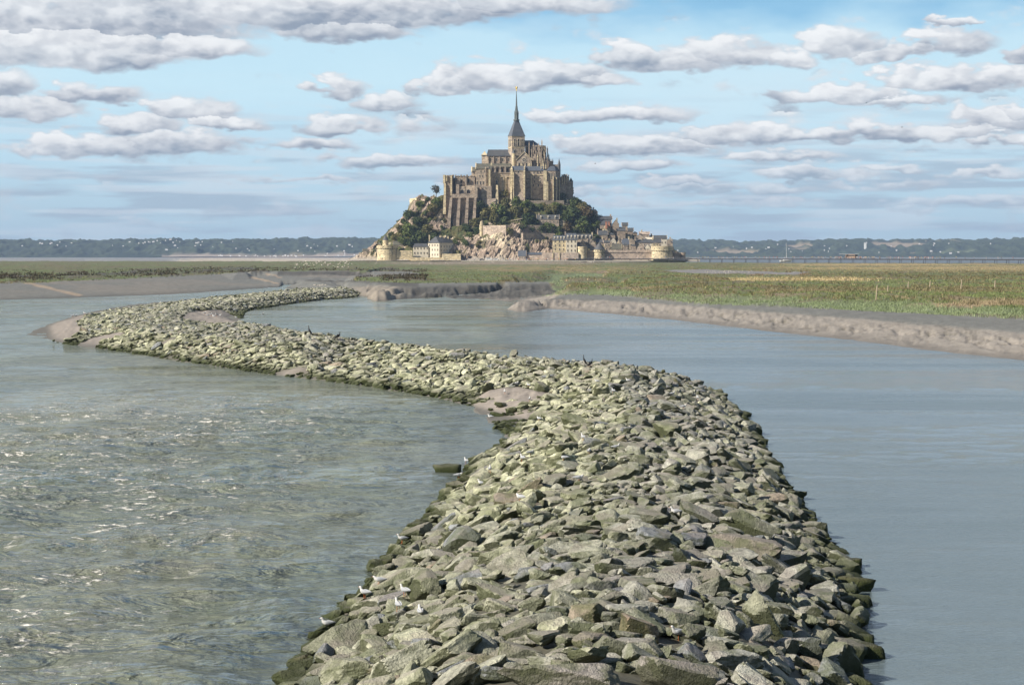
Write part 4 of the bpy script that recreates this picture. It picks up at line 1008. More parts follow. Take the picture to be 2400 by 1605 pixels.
# choir with its forest of pinnacles and flying buttresses
YH = 1768.
def f(mb):
    bx(mb, 1231, 1262, 341, 404, YH, 13); mb.cyl(Xw(1262, YH), YH+6.5, Zw(404, YH), Zw(341, YH), 6.4, 6.4, 10)
    mb.cyl(Xw(1262, YH), YH+6.5, Zw(404, YH), Zw(372, YH), 9.6, 9.6, 12); bx(mb, 1240, 1262, 372, 404, YH-4, 8)
chr_ = simple('choir', M_ST, ch, f)
win_px(ch, (1236, 1243, 1250, 1257), (356,), YH, 3.4, 22, True, False); win_px(ch, (1246, 1254), (383,), YH-4, 3.6, 14, True, False)
for a in (-2.35, -1.85, -1.3, -.8, -.3):
    x = Xw(1262, YH)+math.cos(a)*6.45; y = YH+6.5+math.sin(a)*6.45
    window(ch, x, y, Zw(366, YH), 1.4, 8, True, a+math.pi/2, False)
def f(mb):
    x0, x1 = Xw(1229, YH), Xw(1250, YH); mb.roofx(x0, x1, YH-.5, YH+13.5, Zw(342, YH), Zw(329.5, YH+6.5))
    mb.cyl(x1+.02, YH+6.5, Zw(342, YH), Zw(329.5, YH+6.5), 7.0, 0, 12)
simple('choir_roof', M_SLB, ch, f)
PIN = [(1240, 331, -5), (1246, 344, -9), (1250, 334, -5), (1256, 350, -9), (1262, 334, -5), (1265, 343, -8), (1270, 325, -6), (1275, 343, -3), (1279, 340, 1), (1283, 342, 5), (1286, 358, 8), (1252, 362, -12), (1260, 360, -13), (1268, 352, -12), (1276, 357, -9), (1282, 362, -5), (1287, 366, 0), (1272, 370, -14), (1280, 374, -12), (1289, 371, -7), (1292, 372, -4), (1295.5, 371, -1), (1244, 366, -12)]
for px, top, dy in PIN:
    simple('pinnacle', M_OC if (px*7) % 3 < 1 else M_ST, ch, lambda mb: pinnacle(mb, px, top, 404, YH+dy, 2.5))
for px, py, dy in [(1240, 347, -5), (1250, 350, -5), (1256, 361, -9), (1262, 350, -5), (1270, 345, -6), (1246, 358, -9), (1265, 358, -8)]:
    def f(mb):
        Y0 = YH+dy+.6; x = Xw(px, Y0)
        for k in range(5):
            t0, t1 = k/5, (k+1)/5; z0 = Zw(py, Y0)+(-(1-t0)**2*4.5+0); z1 = Zw(py, Y0)-(1-t1)**2*4.5; dx = 3.2
            mb.hexa([(x+dx*t0, Y0+t0*-dy-.3, z0-.6), (x+dx*t1, Y0+t1*-dy-.3, z1-.6), (x+dx*t1, Y0+t1*-dy+.3, z1-.6), (x+dx*t0, Y0+t0*-dy+.3, z0-.6)], [(x+dx*t0, Y0+t0*-dy-.3, z0+.3), (x+dx*t1, Y0+t1*-dy-.3, z1+.3), (x+dx*t1, Y0+t1*-dy+.3, z1+.3), (x+dx*t0, Y0+t0*-dy+.3, z0+.3)])
    simple('flying_buttress', M_ST, ch, f)
def f(mb): bx(mb, 1284, 1296, 378, 404, YH-6, 12); bx(mb, 1296, 1308, 386, 410, YH-6, 12)
simple('chapel', M_ST2, ch, f)
# ------------------------------------------------------------------ west range (left of the church)
YW = 1716.
wr = thing('abbey_west_range', 'ruined west range of the abbey on four huge stepped buttresses', 'abbey range', W(1078, 470, YW))
def f(mb):
    bx(mb, 1040, 1062, 411, 545, YW+5, 22); bx(mb, 1060, 1113, 457, 545, YW+2, 26); bx(mb, 1066, 1113, 413, 457, YW+9, 20); bx(mb, 1106, 1122, 440, 545, YW+4, 20)
wall = simple('wall', M_ST2, wr, f)
def f(mb):      # tall raking corner strip of the left end
    Y = YW+3
    for (a, b2, c, d) in ((1040, 1048, 412, 500),):
        x0, x1 = Xw(a, Y), Xw(b2-3, Y)
        mb.hexa([(Xw(1038, Y), Y-1.5, Zw(502, Y)), (Xw(1045, Y), Y-1.5, Zw(502, Y)), (Xw(1045, Y), Y+12, Zw(502, Y)), (Xw(1038, Y), Y+12, Zw(502, Y))], [(Xw(1041, Y), Y+.5, Zw(430, Y)), (Xw(1045, Y), Y+.5, Zw(430, Y)), (Xw(1045, Y), Y+12, Zw(430, Y)), (Xw(1041, Y), Y+12, Zw(430, Y))])
    mb.box(Xw(1038.5, Y), Xw(1043.5, Y), Y+1, Y+16, Zw(430, Y), Zw(410, Y)); mb.box(Xw(1046, Y), Xw(1048, Y), Y+.6, Y+4, Zw(425, Y), Zw(411, Y)); mb.box(Xw(1056, Y), Xw(1059.5, Y), Y+.2, Y+9, Zw(458, Y), Zw(410.5, Y))
simple('corner_pier', M_OC, wall, f)
def f(mb):
    Y = YW+3; mb.box(Xw(1061.5, Y), Xw(1067.5, Y), Y+1.9, Y+1.95, Zw(453, Y), Zw(418, Y))
simple('painted_recess_shade', M_DK, wall, lambda mb: mb.box(Xw(1062, YW), Xw(1066, YW), YW+8.6, YW+8.9, Zw(453, YW), Zw(416, YW)))  # thin dark slab standing in for the recess's shade
def f(mb):      # pale parapet band and the broken upper ruins
    bx(mb, 1058, 1117, 455, 464, YW+.2, 2.5); bx(mb, 1113, 1119, 432, 464, YW, 4); bx(mb, 1092, 1113, 434, 456, YW+5, 4)
    bx(mb, 1069, 1076, 432, 456, YW+4, 5); bx(mb, 1071, 1079, 419, 434, YW+7, 3)
    bx(mb, 1090, 1093.5, 414, 436, YW+6, 3)
    for px, t in ((1060, 409.6), (1066, 410.3), (1072, 411.5), (1079, 410), (1086, 411), (1093, 409.8), (1101, 411), (1108, 410)): bx(mb, px, px+4, t, 414, YW+8.6, 1.5)
simple('parapet', M_ST, wr, f)
def f(mb):
    for px in (1083, 1098): arch_niche(mb, px, 445.5, 453, YW+5, 9.5)
    for px in (1081, 1098): arch_niche(mb, px, 421, 430, YW+9, 5)
    for px in (1073, 1082, 1095, 1099): arch_niche(mb, px, 432, 437, YW+9, 2.4)
for (px, t, bt, Y_, w_) in ((1083, 445.5, 453.5, YW+5-.02, 9), (1098, 445.5, 453.5, YW+5-.02, 9), (1081, 421, 429.5, YW+9-.02, 4), (1098, 420, 429, YW+9-.02, 5), (1082, 431.5, 436.5, YW+9-.02, 2.6), (1096, 432, 436.5, YW+9-.02, 2)):
    k = Y_/F; window(wr, Xw(px, Y_), Y_, Zw(bt, Y_), w_*k, (bt-t)*k, True, '-y', True, 'arched_opening', .35)
simple('lower_arcade', M_ST, wr, lambda mb: bx(mb, 1076.5, 1091, 437, 456, YW+5, 3))
for (a, b2) in ((1054.5, 1047), (1074, 1068), (1093, 1088), (1111, 1106)):     # four stepped raking buttresses
    def f(mb):
        k = YW/F; Y = YW
        steps = [(464, 490, 1.8, 0.0), (490, 512, 3.4, .34), (512, 545, 5.2, .7)]
        for (t, bt, dep, sh) in steps:
            c0 = a+(b2-a)*sh*1.0; w0 = 5.6+sh*2.5; cb = a+(b2-a)*min(1, sh+.36); wb = w0+1.4
            mb.hexa([(Xw(cb, Y), Y-dep-2.2, Zw(bt, Y)), (Xw(cb+wb, Y), Y-dep-2.2, Zw(bt, Y)), (Xw(cb+wb, Y), Y+5, Zw(bt, Y)), (Xw(cb, Y), Y+5, Zw(bt, Y))], [(Xw(c0, Y), Y-dep, Zw(t, Y)), (Xw(c0+w0, Y), Y-dep, Zw(t, Y)), (Xw(c0+w0, Y), Y+5, Zw(t, Y)), (Xw(c0, Y), Y+5, Zw(t, Y))])
    simple('great_buttress', M_ST2, wr, f)
for a in (1060, 1079, 1098):      # battered wall swelling out between the buttresses
    def f(mb):
        Y = YW+2
        for (x0, x1, t, bt, d0, d1) in ((a+7, a+14, 478, 500, .1, 1.6), (a+2, a+13, 500, 522, 1.6, 3.4), (a-1, a+12, 522, 546, 3.4, 5.5)):
            mb.hexa([(Xw(x0, Y), Y-d1, Zw(bt, Y)), (Xw(x1, Y), Y-d1, Zw(bt, Y)), (Xw(x1, Y), Y+3, Zw(bt, Y)), (Xw(x0, Y), Y+3, Zw(bt, Y))], [(Xw(x0+3, Y), Y-d0, Zw(t, Y)), (Xw(x1, Y), Y-d0, Zw(t, Y)), (Xw(x1, Y), Y+3, Zw(t, Y)), (Xw(x0+3, Y), Y+3, Zw(t, Y))])
    simple('batter', M_ST, wr, f)
# ------------------------------------------------------------------ guest house range between west range and church
YG = 1724.
gh = thing('abbey_guest_range', 'tall gabled abbey house with rows of small windows left of the nave', 'abbey range', W(1130, 440, YG))
def f(mb):
    bx(mb, 1116, 1153, 395, 500, YG, 20); bx(mb, 1105, 1117, 401, 480, YG+4, 16); bx(mb, 1128, 1152, 436, 466, YG-4, 6)
simple('wall', M_ST, gh, f)
simple('roof', M_MO, gh, lambda mb: (mb.roofx(Xw(1115, YG), Xw(1153, YG), YG-.6, YG+20.6, Zw(396, YG), Zw(383.5, YG+10)), mb.roofx(Xw(1106.5, YG), Xw(1116, YG), YG+3.6, YG+20.4, Zw(401, YG), Zw(392, YG+12))))
def f(mb):
    for (x, r, e, Y, d) in ((1115, 383, 397, YG, 20), (1105.3, 391.5, 403, YG+4, 16)):
        X0 = Xw(x, Y); mb.poly([(X0-.4, Y-.6, Zw(e, Y)), (X0-.4, Y+d/2, Zw(r, Y+d/2)+.6), (X0-.4, Y+d+.6, Zw(e, Y))]); mb.poly([(X0+.5, Y-.6, Zw(e, Y)), (X0+.5, Y+d+.6, Zw(e, Y)), (X0+.5, Y+d/2, Zw(r, Y+d/2)+.6)])
        mb.poly([(X0-.4, Y-.6, Zw(e, Y)), (X0+.5, Y-.6, Zw(e, Y)), (X0+.5, Y+d/2, Zw(r, Y+d/2)+.6), (X0-.4, Y+d/2, Zw(r, Y+d/2)+.6)])
        mb.poly([(X0-.4, Y+d+.6, Zw(e, Y)), (X0-.4, Y+d/2, Zw(r, Y+d/2)+.6), (X0+.5, Y+d/2, Zw(r, Y+d/2)+.6), (X0+.5, Y+d+.6, Zw(e, Y))])
simple('gable', M_OC, gh, f)
win_px(gh, (1127, 1135.5), (402,), YG, 2.2, 4.5); win_px(gh, (1124.5, 1131, 1140), (413,), YG, 2.2, 5); win_px(gh, (1118.5, 1126, 1132.5), (429,), YG, 2.6, 8); win_px(gh, (1111,), (404.5, 415), YG+4, 2.6, 6, False, False); win_px(gh, (1138,), (441,), YG-4, 2, 3)
def f(mb):
    for (px, t, w) in ((1138, 391, 3), (1144.5, 396, 3), (1149, 397, 4)): bx(mb, px-w/2, px+w/2, t, 470, YG-2.5, 3)
simple('buttress', M_OC, gh, lambda mb: bx(mb, 1145, 1149.5, 397, 464, YG-3, 3.2)); simple('buttress', M_ST, gh, lambda mb: bx(mb, 1136.5, 1139.5, 391, 434, YG-1.4, 1.6))
simple('chimney', M_ST, gh, lambda mb: bx(mb, 1142, 1145.5, 391, 400, YG+1, 2)); simple('chimney', M_OC, gh, lambda mb: bx(mb, 1150, 1153.5, 382, 392, YG+6, 2))
# terrace wall with tall blind arches
YA = 1728.
ta = thing('abbey_terrace_wall', 'high terrace wall with three tall blind arches under the nave', 'wall', W(1175, 440, YA))
simple('wall', M_ST, ta, lambda mb: (bx(mb, 1153, 1198, 406, 500, YA, 12), bx(mb, 1153, 1198, 404.8, 406.5, YA-.5, 1.2)))
for (px, t, bt, w) in ((1163.5, 414, 452, 9), (1176.5, 414.5, 450, 9.5), (1190.5, 415, 448, 9)):
    def f(mb):
        k = YA/F; x = Xw(px, YA); r = w*k/2; zb = Zw(bt, YA); zt = Zw(t, YA)-r*1.5
        P = [(-r, zb), (-r, zt)]+[(-r*math.cos(q), zt+r*1.5*math.sin(q)) for q in [math.pi*j/10 for j in range(1, 10)]]+[(r, zt), (r, zb)]
        for (a, c), (d, e) in zip(P, P[1:]):
            n = .5; oa = (a*1.16, c+(.5 if c > zt else 0)); oe = (d*1.16, e+(.5 if e > zt else 0))
            mb.poly([(x+a, YA-.9, c), (x+oa[0], YA-.9, oa[1]), (x+oe[0], YA-.9, oe[1]), (x+d, YA-.9, e)]); mb.poly([(x+a, YA-.9, c), (x+d, YA-.9, e), (x+d, YA, e), (x+a, YA, c)]); mb.poly([(x+oa[0], YA, oa[1]), (x+oe[0], YA, oe[1]), (x+oe[0], YA-.9, oe[1]), (x+oa[0], YA-.9, oa[1])])
    simple('blind_arch', M_OC, ta, f)
win_px(ta, (1164,), (428,), YA, 3.6, 9, True)
def f(mb):
    Y = YA-6; mb.hexa([(Xw(1161, Y), Y-2, Zw(487, Y)), (Xw(1168.5, Y), Y-2, Zw(487, Y)), (Xw(1168.5, Y), Y+7, Zw(487, Y)), (Xw(1161, Y), Y+7, Zw(487, Y))], [(Xw(1162.5, Y), Y+1, Zw(434, Y)), (Xw(1167, Y), Y+1, Zw(434, Y)), (Xw(1167, Y), Y+7, Zw(434, Y)), (Xw(1162.5, Y), Y+7, Zw(434, Y))])
simple('pier', M_OC, ta, f)
simple('lower_wall', M_PK, ta, lambda mb: bx(mb, 1131, 1162, 465, 500, YA-8, 6))
simple('side_pier', M_ST, ta, lambda mb: bx(mb, 1148.5, 1157, 404, 470, YA-2.5, 3))
# ------------------------------------------------------------------ abbot's lodgings and great east range
YL = 1722.
al = thing('abbey_lodgings', "long abbots' lodgings with slate roofs and tall buttressed walls below the choir", 'abbey range', W(1240, 440, YL))
def f(mb):
    bx(mb, 1200, 1230, 400, 480, YL, 22); bx(mb, 1229, 1276, 400, 480, YL+7, 18)
wl = simple('wall', M_ST, al, f)
simple('ochre_band', M_ST2, al, lambda mb: mb.hexa([(Xw(1199, YL), YL-5, Zw(480, YL)), (Xw(1231, YL), YL-5, Zw(480, YL)), (Xw(1231, YL), YL+2, Zw(480, YL)), (Xw(1199, YL), YL+2, Zw(480, YL))], [(Xw(1204, YL), YL-.5, Zw(450, YL)), (Xw(1229, YL), YL-.5, Zw(450, YL)), (Xw(1229, YL), YL+2, Zw(450, YL)), (Xw(1204, YL), YL+2, Zw(450, YL))]))
def f(mb):
    mb.roofx(Xw(1200.5, YL), Xw(1229.5, YL), YL-.6, YL+16, Zw(400.5, YL), Zw(389.5, YL+8)); mb.roofx(Xw(1228, YL+7), Xw(1276, YL+7), YL+6.4, YL+20, Zw(400.5, YL+7), Zw(390, YL+13))
simple('roof', M_SLB, al, f)
def f(mb):
    bx(mb, 1196, 1201.5, 398, 478, YL-1, 12); Y = YL-1; mb.pyr([(Xw(1195.5, Y), Y-.3), (Xw(1202, Y), Y-.3), (Xw(1202, Y), Y+12), (Xw(1195.5, Y), Y+12)], Zw(398, Y), (Xw(1199, Y), Y+5, Zw(388, Y)))
    mb.hexa([(Xw(1195, Y), Y-5, Zw(482, Y)), (Xw(1200, Y), Y-5, Zw(482, Y)), (Xw(1200, Y), Y+.4, Zw(482, Y)), (Xw(1195, Y), Y+.4, Zw(482, Y))], [(Xw(1196.5, Y), Y-.5, Zw(440, Y)), (Xw(1200, Y), Y-.5, Zw(440, Y)), (Xw(1200, Y), Y+.4, Zw(440, Y)), (Xw(1196.5, Y), Y+.4, Zw(440, Y))])
simple('corner_turret', M_OC, al, f)
def slab(px, w, t, bt, Y, dep, rake=0, m=M_OC, nm='buttress'):
    def f(mb):
        mb.hexa([(Xw(px-w/2, Y), Y-dep-rake, Zw(bt, Y)), (Xw(px+w/2, Y), Y-dep-rake, Zw(bt, Y)), (Xw(px+w/2, Y), Y+1, Zw(bt, Y)), (Xw(px-w/2, Y), Y+1, Zw(bt, Y))], [(Xw(px-w/2, Y), Y-dep, Zw(t+1.5, Y)), (Xw(px+w/2, Y), Y-dep, Zw(t+1.5, Y)), (Xw(px+w/2, Y), Y+1, Zw(t, Y)), (Xw(px-w/2, Y), Y+1, Zw(t, Y))])
    return simple(nm, m, al, f)
slab(1203.5, 2.2, 403, 470, YL, 2.0, 2); slab(1228.5, 4.2, 399, 466, YL, 1.8, .8); slab(1245, 1.9, 411, 466, YL+7, 2.5); slab(1277.5, 7.6, 400, 469, YL+2, 1.5, 1.0)
simple('pinnacle', M_OC, al, lambda mb: pinnacle(mb, 1229, 386, 400, YL+1, 3)); simple('chimney', M_OC, al, lambda mb: bx(mb, 1223, 1225, 384, 392, YL+8, 2)); simple('chimney', M_OC, al, lambda mb: bx(mb, 1240, 1242.5, 383, 392, YL+13, 2))
for px in (1268, 1274, 1279): simple('pinnacle', M_OC, al, lambda mb: pinnacle(mb, px, 381, 396, YL+8, 2.2))
win_px(al, (1214.5,), (403.5,), YL, 3.2, 5); win_px(al, (1216,), (416, 428), YL, 2.0, 6); win_px(al, (1251.5, 1259.5, 1267), (404.5,), YL+7, 2.6, 5); win_px(al, (1253, 1263), (416,), YL+7, 2, 5); win_px(al, (1253, 1266), (426,), YL+7, 2.4, 6); win_px(al, (1262, 1250.5), (435,), YL+7, 2.4, 6); win_px(al, (1236, 1240), (420, 431), YL+7, 1.5, 4)
simple('cornice', M_OC, wl, lambda mb: bx(mb, 1245, 1273.7, 409.8, 411.3, YL+6.6, .5)); simple('eaves', M_OC, wl, lambda mb: bx(mb, 1202, 1227, 399.7, 400.8, YL-.4, .5))
# polygonal hall end
YB = 1724.
be_ = thing('abbey_hall', 'tall polygonal abbey hall with narrow buttresses and long lancet windows', 'abbey range', W(1298, 440, YB))
fpB = [(Xw(1280, YB), YB), (Xw(1302, YB), YB), (Xw(1313.5, YB+8), YB+8), (Xw(1313, YB+20), YB+20), (Xw(1280, YB+20), YB+20)]
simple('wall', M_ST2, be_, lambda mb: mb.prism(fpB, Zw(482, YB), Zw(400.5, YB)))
simple('roof', M_SLB, be_, lambda mb: mb.prism(scaled(fpB, 1.03), Zw(400.5, YB), Zw(390, YB+8), 0, .45))
for px, t, Y in ((1283.5, 424, YB), (1296.5, 413, YB), (1304, 414, YB+1.5), (1311, 416, YB+6)):
    def f(mb): mb.hexa([(Xw(px-1.1, Y), Y-2.6, Zw(470, Y)), (Xw(px+1.1, Y), Y-2.6, Zw(470, Y)), (Xw(px+1.1, Y), Y+1, Zw(470, Y)), (Xw(px-1.1, Y), Y+1, Zw(470, Y))], [(Xw(px-1.0, Y), Y-1.7, Zw(t+2, Y)), (Xw(px+1.0, Y), Y-1.7, Zw(t+2, Y)), (Xw(px+1.0, Y), Y+1, Zw(t, Y)), (Xw(px-1.0, Y), Y+1, Zw(t, Y))])
    simple('buttress', M_OC, be_, f)
win_px(be_, (1289.5, 1293), (413,), YB, 2.2, 14, True); win_px(be_, (1300.3,), (413,), YB, 2.2, 14, True); win_px(be_, (1290, 1301), (430, 446), YB, 1.8, 5)
al2 = math.atan2(8, fpB[2][0]-fpB[1][0])
for t in (.4, .75):
    x, y = on_face(fpB[1], fpB[2], t); window(be_, x, y, Zw(428, YB), .9, 5.4, True, al2, True)
def f(mb):
    Y = YB+8; x = Xw(1310.3, Y); k = Y/F; mb.cyl(x, Y, Zw(440, Y), Zw(386, Y), 3.6*k, 3.3*k, 8); mb.cyl(x, Y, Zw(386, Y), Zw(371, Y), 3.5*k, 0, 8)
simple('spirelet', M_SL, be_, f)
# shaded gatehouse block
YE = 1734.
gt = thing('abbey_gatehouse', 'shaded abbey gatehouse block with stepped roofline at the right end', 'abbey range', W(1328, 440, YE))
def f(mb):
    mb.prism([(Xw(1313, YE), YE), (Xw(1334, YE+10), YE+10), (Xw(1334, YE+10), YE+24), (Xw(1313, YE+2), YE+24)], Zw(490, YE), Zw(416, YE)); mb.prism([(Xw(1332, YE+8), YE+8), (Xw(1343, YE+14), YE+14), (Xw(1343, YE+14), YE+24), (Xw(1332, YE+8), YE+24)], Zw(495, YE), Zw(425, YE))
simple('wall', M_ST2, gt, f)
simple('roof', M_MO, gt, lambda mb: (mb.pyr([(Xw(1312.5, YE), YE-.5), (Xw(1334.5, YE+10), YE+9.5), (Xw(1334.5, YE+10), YE+24), (Xw(1312.5, YE), YE+24)], Zw(416, YE), (Xw(1324, YE+12), YE+14, Zw(408, YE+14))), mb.box(Xw(1333.5, YE+12), Xw(1343.2, YE+14), YE+12, YE+24, Zw(425, YE+10), Zw(423.4, YE+10))))
for px, t in ((1316, 409), (1320, 408.5), (1327, 408), (1331, 410)): simple('chimney', M_ST, gt, lambda mb: bx(mb, px, px+2.6, t, 424, YE+11, 2))
for px in (1318, 1323, 1328.5): simple('buttress', M_OC, gt, lambda mb: bx(mb, px-1, px+1, 413, 432, YE+(px-1313)*.46-1.1, 2.2))
simple('turret', M_SL, gt, lambda mb: (mb.cyl(Xw(1338, YE+14), YE+13, Zw(440, YE), Zw(421, YE), 1.2, 1.2, 8), mb.cyl(Xw(1338, YE+14), YE+13, Zw(421, YE), Zw(415, YE), 1.3, 0, 8)))
simple('foot_pier', M_OC, gt, lambda mb: bx(mb, 1328, 1331.5, 468, 487, YE-6, 3))
# ------------------------------------------------------------------ houses and ramparts at the foot of the island
def house(label, x0, x1, r, e, b_, Y, d, wall=None, roof=None, kind='x', cols=0, rows=0, chim=(), hip=0, name='stone_house', cat='house', wh=(2.0, 3.4), group='houses of the village', dorm=0, win_r=None):
    wall = wall or M_ST; roof = roof or M_SL
    if Y > 1672: Y = min(isl_hit(x0+(x1-x0)*q, b_-1)[1] for q in (.1, .5, .9))-.5
    t = thing(name, label, cat, W((x0+x1)/2, b_, Y), group=group)
    simple('wall', wall, t, lambda mb: bx(mb, x0, x1, e, b_+3, Y, d))
    X0, X1 = Xw(x0, Y), Xw(x1, Y); ze = Zw(e, Y)
    def f(mb):
        o = .35
        if kind == 'x': mb.roofx(X0-o, X1+o, Y-o, Y+d+o, ze-.05, Zw(r, Y+d/2), 0, hip)
        elif kind == 'y': mb.roofy(X0-o, X1+o, Y-o*.2, Y+d+o, ze-.05, Zw(r, Y), 0, hip)
        elif kind == 'p': mb.pyr([(X0-o, Y-o), (X1+o, Y-o), (X1+o, Y+d+o), (X0-o, Y+d+o)], ze-.05, ((X0+X1)/2, Y+d/2, Zw(r, Y+d/2)))
        elif kind == 'm':
            zr = Zw(r, Y+2); i = .9
            mb.hexa([(X0-o, Y-o, ze-.05), (X1+o, Y-o, ze-.05), (X1+o, Y+d+o, ze-.05), (X0-o, Y+d+o, ze-.05)], [(X0+i*.5, Y+i*1.6, zr), (X1-i*.5, Y+i*1.6, zr), (X1-i*.5, Y+d-i, zr), (X0+i*.5, Y+d-i, zr)])
    rf_ = simple('roof', roof, t, f)
    if kind == 'y':      # gable wall proud of the roof
        def g(mb):
            zr = Zw(r, Y)-.25; xm = (X0+X1)/2
            mb.poly([(X0, Y-.12, ze), (X1, Y-.12, ze), (xm, Y-.12, zr)]); mb.poly([(X0, Y-.05, ze), (xm, Y-.05, zr), (X1, Y-.05, ze)])
        simple('gable', wall, t, g)
    if kind == 'x':
        def g(mb):
            for X, s in ((X0-.36, -1), (X1+.36, 1)):
                P = [(X, Y-.2, ze), (X, Y+d+.2, ze), (X, Y+d/2, Zw(r, Y+d/2)+.35)]; Q = [(X+s*.3, a, c) for _, a, c in P]
                mb.poly(P); mb.poly(Q[::-1])
                for i in range(3): mb.poly([P[i], P[(i+1) % 3], Q[(i+1) % 3], Q[i]])
        simple('gable', wall, t, g)
    for c in chim:
        def g(mb):
            w = 1.5; bx(mb, c-w, c+w, r-4.2, e-1, Y+d*.42, 1.4)
        simple('chimney', M_ST if c % 2 else M_OC, rf_, g)
    if cols:
        xs = [x0+(x1-x0)*(i+.5)/cols for i in range(cols)]; top = e if win_r is None else win_r[0]; bot = b_ if win_r is None else win_r[1]
        ys = [top+(bot-top)*(j+.5)/rows-wh[1]/2 for j in range(rows)]
        win_px(t, xs, ys, Y, *wh)
    for i in range(dorm):
        px = x0+(x1-x0)*(i+.5)/dorm; ym = (r+e)/2+1.5; k = Y/F
        def g(mb):
            x = Xw(px, Y); z = Zw(e, Y)+.2; h = (e-r)*k*.55
            mb.box(x-.55, x+.55, Y-.1, Y+2.4, z, z+h); mb.pyr([(x-.8, Y-.25), (x+.8, Y-.25), (x+.8, Y+2.4), (x-.8, Y+2.4)], z+h, (x, Y+.9, z+h+.9))
        dm = simple('dormer', M_CR, rf_, g); window(dm, Xw(px, Y), Y-.12, Zw(e, Y)+.35, .5, (e-r)*k*.4, False, '-y', False)
    return t
def tower(label, cx, rpx, top, bot, Y, wall, cone=None, par=6, name='round_tower', corb=1.08, mach=True):
    k = Y/F; r = rpx*k; x = Xw(cx, Y); t = thing(name, label, 'tower', (x, Y+r, Zw(bot, Y)))
    simple('wall', wall, t, lambda mb: mb.cyl(x, Y+r, Zw(bot, Y)-2, Zw(top+par, Y), r*1.05, r, 28), False)
    pr = simple('parapet', wall, t, lambda mb: mb.cyl(x, Y+r, Zw(top+par, Y), Zw(top, Y), r*corb, r*corb, 28))
    if mach:
        def f(mb):
            for i in range(26):
                a = 2*math.pi*i/26; mb.tube((x+r*math.cos(a), Y+r+r*math.sin(a), Zw(top+par+1.6, Y)), (x+r*corb*math.cos(a), Y+r+r*corb*math.sin(a), Zw(top+par, Y)+.1), .2, .28, 4)
        simple('corbels', M_DK, pr, f)
    if cone: simple('roof', M_SL, t, lambda mb: mb.cyl(x, Y+r, Zw(top, Y), Zw(cone, Y+r), r*corb*1.08, 0, 24))
    for a, py in ((-2.3, .55), (-1.75, .3), (-1.2, .62), (-2.0, .8), (-1.0, .35), (-2.6, .4)):
        window(t, x+r*1.045*math.cos(a), Y+r+r*1.045*math.sin(a), Zw(top+par+(bot-top-par)*py, Y), .5, .6, False, a+math.pi/2, False, 'gun_port')
    if par > 4:
        for a in (-2.4, -1.9, -1.45, -1.0): window(pr, x+r*corb*1.003*math.cos(a), Y+r+r*corb*1.003*math.sin(a), Zw(top+par*.55, Y), .5, .7, False, a+math.pi/2, False, 'gun_port')
    return t
def wallrun(label, pts, thick, m, name='rampart', cat='wall', crenel=None, group=None):
    """wall along (px, top, bottom, Y) points"""
    if pts[0][3] > 1680: pts = [(a, t0, b0, isl_hit(a, b0-1)[1]-1.2) for (a, t0, b0, Y0) in pts]
    t = thing(name, label, cat, W(pts[0][0], pts[0][2], pts[0][3]), group=group)
    def f(mb):
        for (a, t0, b0, Y0), (c, t1, b1, Y1) in zip(pts, pts[1:]):
            A = (Xw(a, Y0), Y0); C = (Xw(c, Y1), Y1); dx, dy = C[0]-A[0], C[1]-A[1]; n = math.hypot(dx, dy); nx, ny = -dy/n*thick, dx/n*thick
            if ny < 0: nx, ny = -nx, -ny
            mb.hexa([(*A, Zw(b0, Y0)-1.5), (*C, Zw(b1, Y1)-1.5), (C[0]+nx, C[1]+ny, Zw(b1, Y1)-1.5), (A[0]+nx, A[1]+ny, Zw(b0, Y0)-1.5)], [(*A, Zw(t0, Y0)), (*C, Zw(t1, Y1)), (C[0]+nx, C[1]+ny, Zw(t1, Y1)), (A[0]+nx, A[1]+ny, Zw(t0, Y0))])
    simple('wall', m, t, f)
    if crenel:
        def f(mb):
            for (a, t0, b0, Y0), (c, t1, b1, Y1) in zip(pts, pts[1:]):
                A = (Xw(a, Y0), Y0); C = (Xw(c, Y1), Y1)
                mb.hexa([(A[0], A[1]-.45, Zw(t0+crenel, Y0)), (C[0], C[1]-.45, Zw(t1+crenel, Y1)), (C[0], C[1]-.003, Zw(t1+crenel, Y1)), (A[0], A[1]-.003, Zw(t0+crenel, Y0))], [(A[0], A[1]-.45, Zw(t0-.3, Y0)), (C[0], C[1]-.45, Zw(t1-.3, Y1)), (C[0], C[1]-.003, Zw(t1-.3, Y1)), (A[0], A[1]-.003, Zw(t0-.3, Y0))])
                n = int(math.hypot(C[0]-A[0], C[1]-A[1])/1.1)
                for i in range(n):
                    q = (i+.5)/n; x = A[0]+(C[0]-A[0])*q; y = A[1]+(C[1]-A[1])*q; z = Zw(t0+crenel+(t1-t0)*q, y)
                    mb.box(x-.22, x+.22, y-.4, y, z-.5, z)
        simple('parapet', m, t, f)
    return t
# --- left foot: tower, barracks, bastion
tower('big round low tower with gun ports at the left foot of the mount', 906, 23.5, 576, 612.5, 1646, M_OC, None, 6)
t = tower('small round lookout with a grey cone roof behind the big left tower', 903, 6.6, 563, 579, 1658, M_OC, 549, 1.5, 'lookout_turret', 1.05, False)
house('tiny hermit house with grey roof on the left tidal rocks', 851, 861, 583, 588, 598, 1662, 6, M_ST, M_MO, 'x')
house('low grey-roofed guard house behind the big left tower', 922, 946, 565, 574, 590, 1672, 8, M_ST, M_MO, 'x', chim=(945,))
house('small domed stone hut left of the lookout turret', 885, 893, 567, 573, 582, 1662, 5, M_OC, M_MO, 'p')
wallrun('yellow lichened curtain wall between big left tower and barracks', [(929, 587, 612, 1650), (966, 587, 612, 1650)], 3, M_OC)
wallrun('low pale quay wall under the barracks', [(964, 603, 613, 1648), (1036, 604, 613, 1648)], 3, M_OC)
